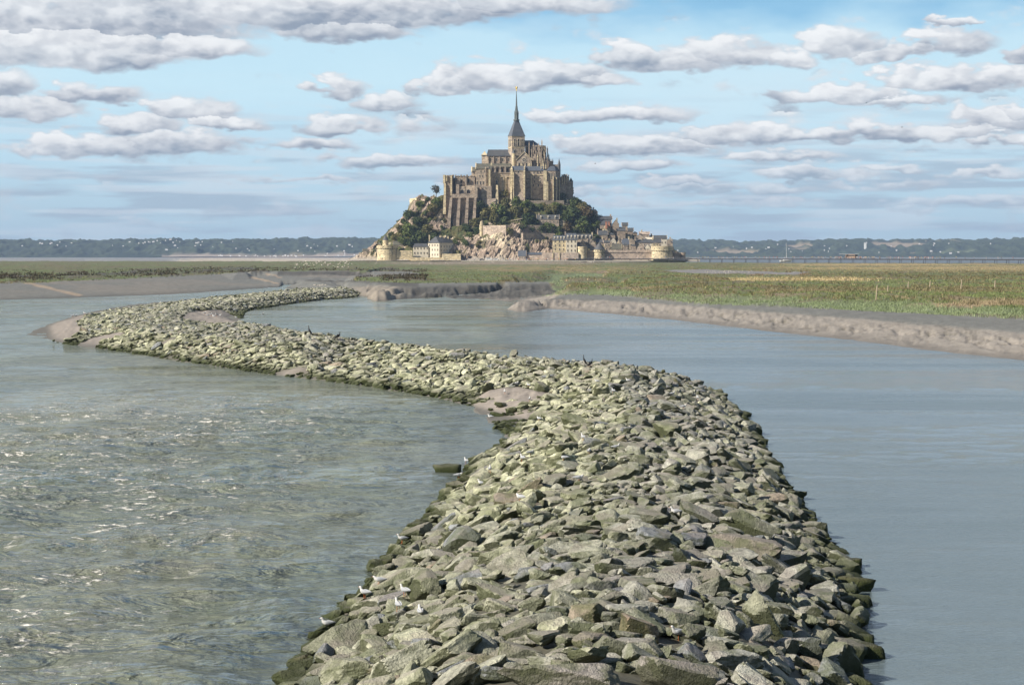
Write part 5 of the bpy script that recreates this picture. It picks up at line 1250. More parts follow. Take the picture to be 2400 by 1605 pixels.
bk = thing('barracks', 'pale three-storey barracks with hipped grey roof, its right wing in shade', 'barracks', W(1010, 610, 1652))
simple('left_wing', M_CR, bk, lambda mb: bx(mb, 968, 1004, 578.5, 607, 1656, 9))
simple('wing_roof', M_SL, bk, lambda mb: mb.roofx(Xw(967, 1656), Xw(1004, 1656), 1655.6, 1665.4, Zw(578.7, 1656), Zw(570.5, 1660), 0, 1.5))
win_px(bk, (972, 979, 986.5, 994, 1001), (582, 593), 1656, 2.0, 4.2)
fpK = [(Xw(1003, 1658), 1658), (Xw(1029.5, 1650), 1650), (Xw(1066, 1668), 1668), (Xw(1042, 1676), 1676)]
simple('main_block', M_CR, bk, lambda mb: mb.prism(fpK, Zw(613, 1650), Zw(569.5, 1652)))
def f(mb):
    z = Zw(569.5, 1652); A, B_, C, D = scaled(fpK, 1.05); p = (Xw(1021, 1658), 1659., Zw(554, 1659)); q = (Xw(1050, 1668), 1669., Zw(556.5, 1669))
    mb.poly([(*A, z), (*B_, z), p]); mb.poly([(*B_, z), (*C, z), q, p]); mb.poly([(*C, z), (*D, z), q]); mb.poly([(*D, z), (*A, z), p, q]); mb.poly([(*D, z), (*C, z), (*B_, z), (*A, z)])
kr = simple('main_roof', M_SL, bk, f)
for q in (.25, .55, .85): simple('chimney', M_OC, kr, lambda mb: mb.box(Xw(1024+q*30, 1660)-.6, Xw(1024+q*30, 1660)+.6, 1659+q*9, 1660.2+q*9, Zw(570, 1660), Zw(553, 1660)))
simple('chimney', M_OC, kr, lambda mb: mb.box(Xw(1006, 1660)-.5, Xw(1006, 1660)+.5, 1660, 1661, Zw(572, 1660), Zw(551, 1660)))
aK = math.atan2(fpK[1][1]-fpK[0][1], fpK[1][0]-fpK[0][0])
for q in (.14, .38, .62, .86):
    for py in (577, 587.5, 599): x, y = on_face(fpK[0], fpK[1], q); window(bk, x, y, Zw(py, 1652), .75, 1.5, False, aK, True)
x, y = on_face(fpK[0], fpK[1], .4); window(bk, x, y, Zw(612.3, 1652), 2.6, 3.2, True, aK, True, 'archway')
aK2 = math.atan2(fpK[2][1]-fpK[1][1], fpK[2][0]-fpK[1][0])
for q in (.12, .3, .48, .66, .84):
    for py in (580, 589, 599): x, y = on_face(fpK[1], fpK[2], q); window(bk, x, y, Zw(py, 1655), .8, 1.6, False, aK2, True)
t = thing('bastion', 'squat yellow stone bastion with two slots right of the barracks', 'bastion', W(1058, 612, 1647))
simple('wall', M_OC, t, lambda mb: mb.prism([(Xw(1035, 1647), 1647), (Xw(1080, 1647), 1647), (Xw(1081, 1660), 1660), (Xw(1038, 1658), 1658)], Zw(614, 1647), Zw(595, 1647), 0, .97)); win_px(t, (1047, 1069), (608,), 1647.1, 4, 1.2, False, False)
t = thing('gate_arch', 'dark gate wall between the bastion and the bare rock', 'gate', W(1088, 610, 1654)); simple('wall', M_ST2, t, lambda mb: bx(mb, 1080, 1096, 594, 613, 1655, 4)); win_px(t, (1085, 1091), (602,), 1655, 2.4, 8, True, False)
# --- middle: terrace walls, lookout turret, hut
wallrun('long retaining wall above the bare rock right of the corbelled turret', [(1132, 529, 556, 1693), (1186, 528, 552, 1697)], 3, M_PK)
wallrun('straight dark garden wall under the upper trees', [(1186, 527.5, 538, 1697), (1300, 528, 545, 1699)], 2, M_ST2)
wallrun('square-cornered grey retaining wall above the rocks', [(1226, 546, 574, 1684), (1257, 546, 572, 1682), (1268, 547, 566, 1694), (1297, 547, 570, 1694)], 3, M_ST)
wallrun('thin terrace wall below the abbey lodgings', [(1240, 470, 480, 1716), (1322, 470, 482, 1716)], 1.5, M_ST, cat='wall')
wallrun('pale parking terrace wall under the great buttresses', [(1010, 564, 572, 1688), (1058, 563, 571, 1688), (1096, 566, 576, 1686)], 3, M_OC)
wallrun('short cliff-top wall left of the west range', [(960, 466, 482, 1728), (976, 464, 478, 1730)], 3, M_OC)
t = tower('slender corbelled turret at the end of the retaining wall', 1129, 4.2, 544, 574, 1688, M_OC, None, .5, 'corbelled_turret', 1.02, False); 
def f(mb):
    x = Xw(1129, 1688); k = 1688/F; mb.cyl(x, 1689.5, Zw(556, 1688), Zw(549, 1688), 4.0*k, 5.6*k, 14); mb.cyl(x, 1689.5, Zw(549, 1688), Zw(529, 1688), 5.6*k, 5.4*k, 14); mb.cyl(x, 1689.5, Zw(529, 1688), Zw(527.5, 1688), 6.2*k, 6.2*k, 14); mb.cyl(x, 1689.5, Zw(527.5, 1688), Zw(519, 1688), 4.4*k, 3.6*k, 10)
simple('lantern', M_OC, t, f)
t = thing('viewing_shelter', 'open shelter with sloping pale roof on posts above the garden wall', 'shelter', W(1210, 528, 1703))
def f(mb): mb.hexa([(Xw(1195, 1702), 1702, Zw(518.5, 1702)), (Xw(1228, 1702), 1702, Zw(512.5, 1702)), (Xw(1228, 1702), 1707, Zw(512.5, 1702)), (Xw(1195, 1702), 1707, Zw(518.5, 1702))], [(Xw(1195, 1702), 1702, Zw(517.3, 1702)), (Xw(1228, 1702), 1702, Zw(511.3, 1702)), (Xw(1228, 1702), 1707, Zw(511.3, 1702)), (Xw(1195, 1702), 1707, Zw(517.3, 1702))])
simple('roof', M_OC, t, f)
for px in (1203, 1208, 1213, 1219): simple('post', M_OC, t, lambda mb: bx(mb, px-.6, px+.6, 515.5, 528, 1702.5, .5))
house('long low house with slate roof and dormers above the garden', 1259, 1310, 503.5, 514, 528.5, 1712, 8, M_ST, M_SL, 'x', 6, 1, (1263,), dorm=3)
house('pale stone annex beside the long garden house', 1308, 1326, 515, 517.5, 528, 1710, 5, M_OC, M_ST, 'p', 3, 1)
house('lone cream wall end of a hidden house among trees', 1350, 1356, 526, 529, 538, 1700, 4, M_OC, M_MO, 'p')
house('small pink gabled house with tall chimney at the tree edge', 1389, 1401, 490, 497, 506, 1738, 7, M_PK, M_SL, 'y', 1, 1, (1391,))
# --- foot centre: workshop, hotels, curtain wall
house('small lodge with steep blue-grey roof beside the rock foot', 1215, 1232, 587, 600.5, 609.5, 1651, 8, M_PK, M_SLB, 'x', 3, 1, wh=(1.6, 2.2))
house('long low building with pale blue roof and arched door', 1232, 1272, 591.5, 597, 609.5, 1653, 9, M_PK, M_SLB, 'x', 0, 0)
t = wallrun('pinkish curtain wall under the two hotels', [(1270, 592, 610, 1649), (1356, 592.5, 610, 1649)], 3, M_PK)
for px in (1296, 1311): simple('pilaster', M_OC, t, lambda mb: bx(mb, px-.9, px+.9, 592.5, 610, 1648.4, .6))
house('cream three-storey hotel with slate mansard roof', 1296, 1326, 551.5, 563.5, 591, 1655, 10, M_OC, M_SLB, 'm', 3, 3, (1299, 1325), name='hotel', wh=(2.3, 4.3), dorm=4)
house('taller pale hotel with mansard and round-topped dormers beside the drum tower', 1326.5, 1352, 546.5, 562.5, 595, 1653, 11, M_CR, M_SLB, 'm', 3, 3, (1325,), name='hotel', wh=(2.3, 4.6), dorm=3)
house('long grey house with dormers behind the drum tower', 1350, 1388, 548.5, 560, 580, 1668, 9, M_ST, M_SL, 'x', 4, 1, (1388,), dorm=4)
house('steep-roofed stone house with white dormer behind the first drum tower', 1354, 1378, 562, 580, 590, 1659, 8, M_ST, M_MO, 'y', 2, 1)
# --- ramparts and towers
tower('plain pale drum tower beside the hotels', 1365.5, 10.2, 578, 609.5, 1650, M_OC, None, 3.5, mach=False)
tower('drum tower with a grey conical roof on the curtain wall', 1405.5, 12, 585, 609.5, 1650, M_OC, 567, 6)
tower('largest round tower with machicolated parapet at the right end of the ramparts', 1554, 24.5, 577, 611.5, 1644, M_OC, None, 11)
wallrun('curtain wall between the plain drum tower and the cone-roofed tower', [(1374, 586, 609, 1656), (1396, 588, 609, 1656)], 3, M_ST, crenel=5)
wallrun('long pink machicolated curtain wall right of the cone-roofed tower', [(1416, 586, 610, 1655), (1502, 586, 611, 1655), (1534, 586, 611, 1656)], 3, M_PK, crenel=5.5)
wallrun('shaded rampart flank right of the largest tower', [(1572, 579, 611, 1658), (1580, 581, 611, 1672)], 4, M_ST, crenel=5)
wallrun('low ruined outwork right of the ramparts', [(1579, 592, 611, 1660), (1594, 593, 611, 1662), (1607, 592, 611, 1668)], 4, M_ST2)
tower('low shaded half-round outwork tower', 1602, 5.5, 592, 611, 1662, M_ST2, None, 2, mach=False)
house('cream cube house on top of the largest tower', 1529, 1544, 569.3, 570.2, 580, 1664, 7, M_OC, M_ST, 'p', 2, 1)
# --- the stepped village, front to back
V_ = [
 ('narrow gabled house with a chimney left of the stepped village', 1383, 1397, 563, 574, 590, 1664, 8, M_ST, M_SL, 'y', 1, 1, (1377,)),
 ('slate house tucked behind the cone-roofed tower', 1398, 1412, 559, 568, 586, 1672, 8, M_ST2, M_SL, 'x', 0, 0, (1412, 1393)),
 ('small stone house with twin windows just right of the cone roof', 1418, 1431, 573, 580, 590, 1662, 7, M_ST, M_MO, 'y', 2, 1, ()),
 ('broad grey-roofed house in the front row behind the curtain wall', 1434, 1457, 571, 584, 590, 1662, 9, M_OC, M_MO, 'x', 0, 0, (1433, 1453)),
 ('pointed yellow gable in the second row of the village', 1443, 1458, 562, 575, 585, 1670, 9, M_OC, M_SL, 'y', 1, 1, ()),
 ('pale small gable peeking above the second row', 1431, 1444, 557, 565, 580, 1680, 8, M_CR, M_SL, 'y', 1, 1, (1451,)),
 ('steep slate house with blue-grey roof mid-village', 1458, 1474, 559, 573, 588, 1666, 10, M_ST, M_SLB, 'x', 1, 1, (1459, 1474)),
 ('dark timbered tall house mid-village', 1461, 1472, 568, 574, 590, 1661, 6, M_ST2, M_SL, 'p', 2, 2, ()),
 ('shaded flat-topped house between the gables', 1481, 1491, 573, 576, 590, 1662, 6, M_ST2, M_SL, 'p', 0, 0, ()),
 ('pink gabled house in the front row', 1493, 1510, 571, 582, 590, 1661, 9, M_PK, M_MO, 'y', 1, 1, ()),
 ('white-rimmed narrow gable beside the largest tower', 1510, 1526, 572, 583, 590, 1662, 9, M_CR, M_SL, 'y', 1, 1, ()),
 ('tiny cream house between two front gables', 1521, 1530, 570, 576, 588, 1665, 7, M_CR, M_SL, 'y', 1, 1, ()),
 ('long brown-grey roofed hall across the upper right village', 1485, 1550, 561, 569, 582, 1674, 8, M_PK, M_SL, 'x', 9, 1, (1504, 1530)),
 ('big pale gabled house with slate roof at the far right skyline', 1533, 1563, 551.5, 560, 580, 1690, 10, M_CR, M_SL, 'x', 4, 1, ()),
 ('low white-walled house in front of the far right slate roof', 1512, 1536, 556, 562, 572, 1684, 7, M_CR, M_CR, 'x', 3, 1, ()),
 ('pink gabled chapel house on the right skyline', 1488, 1512, 549, 557, 567, 1690, 9, M_PK, M_MO, 'y', 2, 1, ()),
 ('crumbling brown house at the top of the right skyline', 1500, 1522, 543, 549, 562, 1702, 8, M_PK, M_PK, 'x', 2, 1, (1504,)),
 ('small shaded house beyond the pink chapel house', 1513, 1530, 552, 557, 566, 1696, 7, M_ST, M_SL, 'x', 0, 0, (1527,)),
 ('dark slate house on the skyline right of the church tower', 1472, 1484, 534, 542, 556, 1712, 8, M_ST2, M_SL, 'x', 0, 0, ()),
 ('low dark house on the skyline step', 1484, 1494, 542, 546, 556, 1708, 7, M_ST2, M_SL, 'p', 0, 0, ()),
 ('cream house front in the shadow of the church', 1468, 1482, 548, 552, 562, 1700, 7, M_OC, M_SL, 'y', 1, 1, ()),
 ('square saddle-roofed village church tower on the skyline', 1459, 1471, 521.5, 529, 548, 1716, 7, M_ST, M_SL, 'x', 1, 2, ()),
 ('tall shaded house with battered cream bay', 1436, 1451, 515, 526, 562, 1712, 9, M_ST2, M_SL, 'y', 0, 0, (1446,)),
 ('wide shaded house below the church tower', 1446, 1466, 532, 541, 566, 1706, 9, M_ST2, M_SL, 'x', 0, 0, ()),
 ('steep yellow gable with twin red chimneys', 1412, 1430, 524, 536, 560, 1704, 9, M_OC, M_SL, 'y', 2, 2, ()),
 ('curved grey-roofed house above the red chimneys', 1406, 1432, 516, 527, 548, 1716, 9, M_ST, M_SL, 'x', 3, 1, ()),
 ('upper slate house with stout end chimneys on the skyline', 1399, 1434, 506.5, 514.5, 530, 1728, 8, M_PK, M_SL, 'x', 4, 1, (1431, 1400)),
 ('dark-roofed house with two white dormers mid-slope', 1403, 1424, 540, 551, 566, 1694, 8, M_ST2, M_SL, 'x', 0, 0, (1401,)),
 ('shaded terrace house below the dormered roof', 1424, 1442, 545, 550, 568, 1690, 7, M_ST2, M_SL, 'p', 0, 0, ()),
 ('stone house tucked above the cone-roofed tower', 1416, 1430, 563, 569, 582, 1676, 7, M_PK, M_SL, 'x', 2, 1, (1419, 1428)),
 ('right-hand shaded house on the rampart end', 1562, 1572, 560, 566, 584, 1676, 8, M_ST, M_MO, 'y', 1, 1, (1571,)),
 ('small house with chimney nearest the right rampart corner', 1568, 1577, 564, 568, 584, 1684, 6, M_ST2, M_SL, 'p', 0, 0, (1575,)),
 ('stone house under the pale right skyline gable', 1472, 1488, 558, 565, 586, 1680, 8, M_ST, M_SL, 'y', 1, 1, (1489,)),
]
for v in V_: house(*v)
t = thing('battered_bay', 'cream tapered bay hanging on the tall shaded house', 'bay', W(1446, 535, 1710)); simple('wall', M_CR, t, lambda mb: mb.hexa([(Xw(1444, 1710), 1710, Zw(535.5, 1710)), (Xw(1449, 1710), 1710, Zw(535.5, 1710)), (Xw(1449, 1710), 1711.9, Zw(535.5, 1710)), (Xw(1444, 1710), 1711.9, Zw(535.5, 1710))], [(Xw(1441, 1710), 1710, Zw(526, 1710)), (Xw(1451, 1710), 1710, Zw(526, 1710)), (Xw(1451, 1710), 1711.9, Zw(526, 1710)), (Xw(1441, 1710), 1711.9, Zw(526, 1710))]))
for k_, px in enumerate((1421, 1427.5)):
    t = thing('brick_chimney', ['left', 'right'][k_]+' of the twin red brick chimneys over the steep yellow gable', 'chimney', W(px, 536, 1703), group='twin red chimneys'); simple('stack', M_RD, t, lambda mb: (bx(mb, px-2.2, px+2.2, 520, 536, 1703.5+k_*6, 1.5), bx(mb, px-2.6, px+2.6, 519.2, 520, 1703.2+k_*6, 2.0)))
# quay in front of the island
mb = MB(); mb.prism([(Xw(1082, 1640), 1636), (Xw(1220, 1640), 1637), (Xw(1640, 1640), 1640), (Xw(1640, 1660), 1662), (Xw(1080, 1660), 1660)], Zw(613.5, 1640), Zw(610.5, 1640))
tag(mb.build('pavement', M_PATH), kind='structure')
# ------------------------------------------------------------------ trees and bushes: a trunk with limbs, a crown of many small leaf clumps
def leafm(name, c1, c2):
    m, nt, b = mat(name); p = pos(nt); oi = N(nt, 'ShaderNodeObjectInfo')
    f = ramp(nt, noise(nt, p, .45, 3), .35, .65)
    c = mix(nt, f, c1, c2); c = mix(nt, 1.0, c, mix(nt, oi.outputs['Random'], (.75, .78, .7), (1.3, 1.22, 1.1)), 'MULTIPLY')
    c = mix(nt, 1.0, c, mix(nt, noise(nt, p, 1.7, 2), (.55, .55, .55), (1.5, 1.5, 1.4)), 'MULTIPLY')
    nt.links.new(c, b.inputs['Base Color']); b.inputs['Roughness'].default_value = .7; b.inputs['Specular IOR Level'].default_value = .15
    return m
LF = {'dark': leafm('dark_foliage', (.042, .064, .030), (.080, .105, .042)), 'green': leafm('green_foliage', (.080, .115, .040), (.130, .160, .055)), 'olive': leafm('olive_foliage', (.125, .125, .055), (.175, .160, .072)), 'brown': leafm('autumn_foliage', (.120, .080, .050), (.10, .085, .045)), 'grey': leafm('bare_twigs', (.16, .15, .14), (.12, .115, .105))}
BARK = plain('bark', (.12, .09, .065), .9)
def crown_mesh(seed, kind, n=950, flat=.8):
    r = np.random.default_rng(seed); k = 9
    lob = r.normal(size=(k, 3)); lob /= np.linalg.norm(lob, axis=1)[:, None]; lob *= r.uniform(.25, .62, (k, 1)); lr = r.uniform(.32, .55, k)
    lob[:, 2] = lob[:, 2]*flat
    V, Fc = [], []
    for i in range(n):
        q = r.integers(k); d = r.normal(size=3); d /= np.linalg.norm(d); rad = lr[q]*(r.uniform(.55, 1.05)); c = lob[q]+d*rad; c[2] = c[2]+.15
        s = r.uniform(.045, .10); nrm = d+r.normal(size=3)*.6; nrm /= np.linalg.norm(nrm)
        a = np.cross(nrm, r.normal(size=3)); a /= np.linalg.norm(a); b2 = np.cross(nrm, a); o = len(V)
        for (u, v, w) in ((-1, -.7, 0), (1, -.8, .15), (.8, .9, 0), (-.9, .8, -.15)): V.append(c+a*u*s+b2*v*s+nrm*w*s)
        Fc.append((o, o+1, o+2, o+3))
    me = np_mesh('crown', np.array(V), np.array(Fc), LF[kind], smooth=False); d = me.data; bpy.data.objects.remove(me); return d
CRM = {(k, s): crown_mesh(hash_ := 40+i*7+s, k, 950 if k != 'grey' else 420) for i, k in enumerate(LF) for s in range(3)}
def trunk_mesh(seed):
    r = np.random.default_rng(seed); mb = MB(); mb.tube((0, 0, -1.15), (.03, .02, -.35), .075, .055, 7)
    for i in range(6):
        a = i*1.05+r.uniform(-.3, .3); e = r.uniform(.2, .6); p0 = (.02, .01, -.5+i*.06); p1 = (math.cos(a)*.32, math.sin(a)*.32, e*.4-.1); p2 = (math.cos(a)*.6, math.sin(a)*.6, e)
        mb.tube(p0, p1, .035, .022, 5); mb.tube(p1, p2, .022, .008, 5)
    return mb.mesh('trunk', BARK)
TRM = [trunk_mesh(s) for s in range(3)]
tcount = 0
def tree(px, py, r, kind, label, Y=None, sq=1.0, name='tree', cat='tree', group=None, rr=None):
    """crown centred on a photo pixel, standing on the slope where that sight line meets it"""
    global tcount
    tcount += 1
    if Y is None:
        x, Y, _ = isl_hit(px, min(py+r*.8, 608)); Y += -.5
    k = Y/F; x, _, z = W(px, py, Y); R_ = r*k*1.28
    gz = isl_z(x, Y)
    if kind != 'grey' and r < 14: z = min(z, gz+R_*.75)
    t = thing(name, label, cat, (x, Y, min(gz, z-R_*.4)), group=group)
    o = bpy.data.objects.new('crown', CRM[(kind, tcount % 3)]); COL.objects.link(o); o.parent = t; o.location = (0, 0, z-t.location.z); o.scale = (R_*1.12, R_*1.0, R_*sq*1.08); o.rotation_euler = (0, 0, tcount*1.7)
    o2 = bpy.data.objects.new('trunk', TRM[tcount % 3]); COL.objects.link(o2); o2.parent = t; o2.location = (0, 0, z-t.location.z); o2.scale = (R_, R_, max(R_*sq, (z-t.location.z)/1.1)); return t
TR = [
 (981, 458, 9, 'dark', 'dark round tree on the cliff edge at the left skyline'), (1022, 447, 11, 'grey', 'bare grey-leaved tree on the skyline left of the west range'), (1003, 468, 7, 'dark', 'low dark bush between the two left skyline trees'),
 (1022, 476, 13, 'green', 'green tree under the bare skyline tree'), (1014, 492, 12, 'olive', 'olive bush against the left foot of the west range'), (1010, 505, 9, 'brown', 'rust-brown bush below the west range'), (982, 480, 10, 'green', 'green scrub on the left cliff face'),
 (962, 508, 14, 'dark', 'dark spreading tree on the left slope'), (975, 520, 12, 'dark', 'dark tree right of the spreading one on the left slope'), (948, 522, 9, 'dark', 'small dark tree near the left skyline ridge'), (938, 540, 11, 'olive', 'olive tree above the left lookout turret'),
 (958, 542, 16, 'green', 'large bright green tree on the lower left slope'), (930, 560, 12, 'olive', 'olive tree just above the lookout turret roof'), (982, 560, 17, 'dark', 'big dark tree behind the barracks wing'), (965, 570, 13, 'dark', 'dark tree over the barracks left wing roof'),
 (945, 566, 12, 'green', 'green tree between the guard house and barracks'), (1002, 545, 15, 'olive', 'olive-brown tree below the parking terrace'), (1018, 556, 11, 'dark', 'dark bush under the left end of the parking terrace'), (990, 520, 10, 'olive', 'olive scrub in the gully left of the west range'), (917, 552, 8, 'dark', 'dark bush by the left skyline above the turret'),
 (1040, 520, 8, 'olive', 'olive bush at the foot of the first great buttress'),
 (1125, 487, 15, 'dark', 'dark tree rising in front of the tall low wall'), (1117, 505, 13, 'dark', 'dark tree right of the last great buttress'), (1113, 528, 14, 'olive', 'olive-brown tree beside the corbelled turret'), (1095, 536, 11, 'dark', 'dark bush below the great buttresses'), (1120, 545, 11, 'dark', 'dark hedge tree left of the corbelled turret'), (1100, 553, 8, 'green', 'green hedge on the rock edge under the buttresses'),
 (1148, 505, 17, 'olive', 'wide olive tree above the retaining wall'), (1166, 500, 18, 'green', 'tallest green tree in the middle of the garden slope'), (1158, 518, 13, 'olive', 'olive bush just behind the retaining wall'), (1178, 520, 11, 'dark', 'dark bush left of the viewing shelter'),
 (1190, 430, 9, 'green', 'green ivy tree below the right blind arch'), (1185, 445, 11, 'green', 'green tree between pier and lodgings'), (1183, 460, 12, 'olive', 'olive scrub at the foot of the terrace wall'), (1186, 478, 11, 'olive', 'olive bush on the slope under the terrace wall'),
 (1208, 478, 13, 'green', 'green bush below the corner turret of the lodgings'), (1228, 482, 14, 'green', 'green bush below the lodgings'), (1245, 486, 10, 'dark', 'dark bush under the thin terrace wall'), (1210, 500, 15, 'olive', 'wide olive scrub above the viewing shelter'), (1235, 500, 11, 'olive', 'olive scrub left of the long garden house'),
 (1240, 516, 15, 'dark', 'dark conical tree just left of the long garden house'), (1255, 522, 9, 'dark', 'dark bush at the left end of the long garden house'), (1269, 486, 8, 'dark', 'single round dark bush in the middle of the garden slope'), (1283, 494, 9, 'olive', 'olive bush above the long garden house roof'), (1298, 492, 9, 'olive', 'olive bush under the right end of the thin terrace wall'), (1305, 481, 8, 'green', 'green bush below the polygonal hall'),
 (1225, 535, 10, 'dark', 'dark hedge on the left of the lower garden'), (1245, 537, 11, 'dark', 'dark hedge in the lower garden over the grey wall'), (1286, 535, 14, 'green', 'bright green garden tree in front of the long house'), (1268, 539, 10, 'dark', 'dark hedge right of the garden green tree gap'), (1310, 540, 10, 'dark', 'dark hedge above the first hotel'), (1328, 536, 12, 'brown', 'brown leafless bush above the hotels'),
 (1332, 453, 13, 'green', 'rounded green tree against the gatehouse wall'), (1318, 462, 10, 'dark', 'dark tree at the foot of the gatehouse'), (1345, 466, 9, 'dark', 'dark tree right of the gatehouse skyline'),
 (1352, 480, 15, 'dark', 'tall dark skyline tree right of the gatehouse'), (1362, 492, 15, 'olive', 'olive skyline tree on the right slope'), (1345, 500, 18, 'dark', 'big dark wood tree above the hedge'), (1370, 508, 17, 'brown', 'russet tree in the right wood'), (1385, 500, 10, 'dark', 'dark tree left of the small pink gabled house'), (1376, 482, 9, 'dark', 'small dark skyline tree left of the pink gabled house'),
 (1403, 498, 8, 'dark', 'pointed dark tree right of the pink gabled house'), (1330, 515, 12, 'dark', 'dark tree right of the long garden house'), (1360, 522, 14, 'dark', 'dark tree over the green hedge'), (1388, 517, 11, 'dark', 'dark tree left of the upper slate house'),
 (1365, 534, 14, 'green', 'bright green hedge tree over the long grey house'), (1385, 535, 13, 'green', 'bright green tree left of the shaded houses'), (1345, 545, 8, 'dark', 'dark bush behind the taller hotel roof'), (1400, 530, 10, 'green', 'green tree beside the red chimneys'), (1399, 560, 10, 'dark', 'dark tree above the narrow gabled house'), (1425, 556, 9, 'dark', 'dark tree in the heart of the village'), (1412, 546, 8, 'olive', 'olive bush between shaded village houses'),
 (1120, 578, 6, 'olive', 'small bush on the bare rock under the turret'), (1195, 545, 9, 'olive', 'heather bush on the top of the bare rock'), (1090, 572, 9, 'green', 'ivy clump on the rock right of the barracks'), (1075, 566, 7, 'olive', 'scrub on the terrace edge behind the barracks'),
]
for (px, py, r, kind, lab) in TR: tree(px, py, r, kind, lab, name='tree' if r >= 10 else 'bush', cat='tree' if r >= 10 else 'bush')
rb = np.random.default_rng(77)
for i in range(150):       # scrub scattered on the slopes
    px = rb.uniform(925, 1390); py = rb.uniform(478, 575)
    if 1038 < px < 1118 and py < 545: continue
    if 1085 < px < 1300 and py > 535 and rb.random() < .85: continue
    if py < 470+max(0, (960-px))*1.5 or px > 1300 and py > 500 and px > 1330: continue
    tree(px, py, rb.uniform(3, 7.5), ['olive', 'dark', 'green', 'olive'][i % 4], ['olive', 'dark green', 'mid green', 'olive'][i % 4]+' low scrub bush on the rocky slope of the mount', name='bush', cat='bush', group='scrub bushes on the mount')

for i in range(26):      # scrub along the left skyline and the gully edge
    q = i/25; px = 868+(965-868)*q; py = np.interp(px, [868, 885, 905, 925, 945, 958, 965], [590, 571, 553, 534, 512, 494, 478])+rb.uniform(-1, 5)
    tree(px, py, rb.uniform(2.5, 6), ['olive', 'dark', 'green'][i % 3], 'small scrub bush on the left skyline edge of the mount', Y=1738, name='bush', cat='bush', group='scrub along the left skyline')
# ------------------------------------------------------------------ footbridge on slender piles
BR = [(1330, 1643., 606.4), (1500, 1641., 606.4), (1600, 1632., 606.2), (1800, 1580., 606.2), (2000, 1510., 606.6), (2200, 1430., 607.0), (2400, 1345., 607.6), (2700, 1215., 608.6)]
fb = thing('footbridge', 'long dark footbridge on slender piles running right from the island', 'bridge', W(1330, 612, 1643))
def br_at(px):
    Y = float(np.interp(px, [q[0] for q in BR], [q[1] for q in BR])); py = float(np.interp(px, [q[0] for q in BR], [q[2] for q in BR])); return W(px, py, Y)
pxs = np.arange(1330, 2701, 10.)
def f(mb):
    P = [br_at(p) for p in pxs]
    for a, c in zip(P, P[1:]):
        mb.hexa([(a[0], a[1]-1, a[2]-.85), (c[0], c[1]-1, c[2]-.85), (c[0], c[1]+9, c[2]-.85), (a[0], a[1]+9, a[2]-.85)], [(a[0], a[1]-1, a[2]), (c[0], c[1]-1, c[2]), (c[0], c[1]+9, c[2]), (a[0], a[1]+9, a[2])])
M_BR = plain('dark_steel', (.05, .05, .055), .6); M_RAIL = plain('rail_steel', (.30, .31, .32), .5)
simple('deck', M_BR, fb, f)
def f(mb):
    P = [br_at(p) for p in pxs]
    for dy in (-.9, 8.8):
        for a, c in zip(P, P[1:]):
            mb.tube((a[0], a[1]+dy, a[2]+1.05), (c[0], c[1]+dy, c[2]+1.05), .05, .05, 4); mb.tube((a[0], a[1]+dy, a[2]), (a[0], a[1]+dy, a[2]+1.05), .04, .04, 4); mb.tube((a[0], a[1]+dy, a[2]+.5), (c[0], c[1]+dy, c[2]+.5), .03, .03, 4)
simple('railing', M_RAIL, fb, f)
pile = None
px = 1345.
while px < 2440:
    x, y, z = br_at(px)
    for dy in (.5, 7):
        if pile is None:
            mb = MB(); mb.tube((0, 0, -9), (0, 0, 0), .17, .17, 7); pm = mb.mesh('pile', M_BR); pile = 1
        o = bpy.data.objects.new('pile', pm); COL.objects.link(o); o.parent = fb; o.location = (x-fb.location.x, y+dy-fb.location.y, z-.8-fb.location.z)
    px += 28 if px > 1600 else 44
# shuttle standing on the bridge
def vehicle(name, label, cat, loc, rz, L_, W_, H_, body, glass_band=True, nose=.0, group=None, stripe=None):
    t = thing(name, label, cat, loc, rz, group); M = [body]
    def obj(nm, mb, m): 
        o = bpy.data.objects.new(nm, mb.mesh(nm, m)); COL.objects.link(o); o.parent = t; return o
    mb = MB(); z0 = .35
    prof = [(-L_/2, z0), (L_/2, z0), (L_/2, H_*.5), (L_/2-nose, H_*.62), (L_/2-nose*1.7, H_), (-L_/2+.15, H_), (-L_/2, H_*.8)]
    n = len(prof); mb.poly([(a, -W_/2, c) for a, c in prof]); mb.poly([(a, W_/2, c) for a, c in prof][::-1])
    for i in range(n):
        a, c = prof[i], prof[(i+1) % n]; mb.poly([(a[0], -W_/2, a[1]), (a[0], W_/2, a[1]), (c[0], W_/2, c[1]), (c[0], -W_/2, c[1])])
    obj('body', mb, body)
    for s in (-1, 1):
        mb = MB(); mb.box(-L_*.42, L_*.5-nose*1.6-.2, s*W_/2-.02, s*W_/2+.02, H_*.58, H_*.86); obj('side_window', mb, M_GL)
    mb = MB(); mb.hexa([(L_/2-nose+.02, -W_*.42, H_*.64), (L_/2-nose+.02, W_*.42, H_*.64), (L_/2-nose+.06, W_*.42, H_*.62), (L_/2-nose+.06, -W_*.42, H_*.62)], [(L_/2-nose*1.65, -W_*.42, H_*.94), (L_/2-nose*1.65, W_*.42, H_*.94), (L_/2-nose*1.6+.06, W_*.42, H_*.93), (L_/2-nose*1.6+.06, -W_*.42, H_*.93)]); obj('windscreen', mb, M_GL)
    for a in (-L_*.32, L_*.32):
        for s in (-1, 1):
            mb = MB(); mb.tube((a, s*(W_/2-.12), .36), (a, s*(W_/2+.03), .36), .36, .36, 14); obj('wheel', mb, M_RB)
    return t
M_SH = surf('shuttle_wood', (.30, .20, .14), (.24, .16, .11), .8, .5)
x, y, z = br_at(1998); vehicle('shuttle_bus', 'long reddish shuttle bus with pale roof among the walkers on the bridge', 'bus', (x, y+4, z), math.atan2(-75, 100*.33), 13, 2.5, 3.2, M_SH, nose=.2)
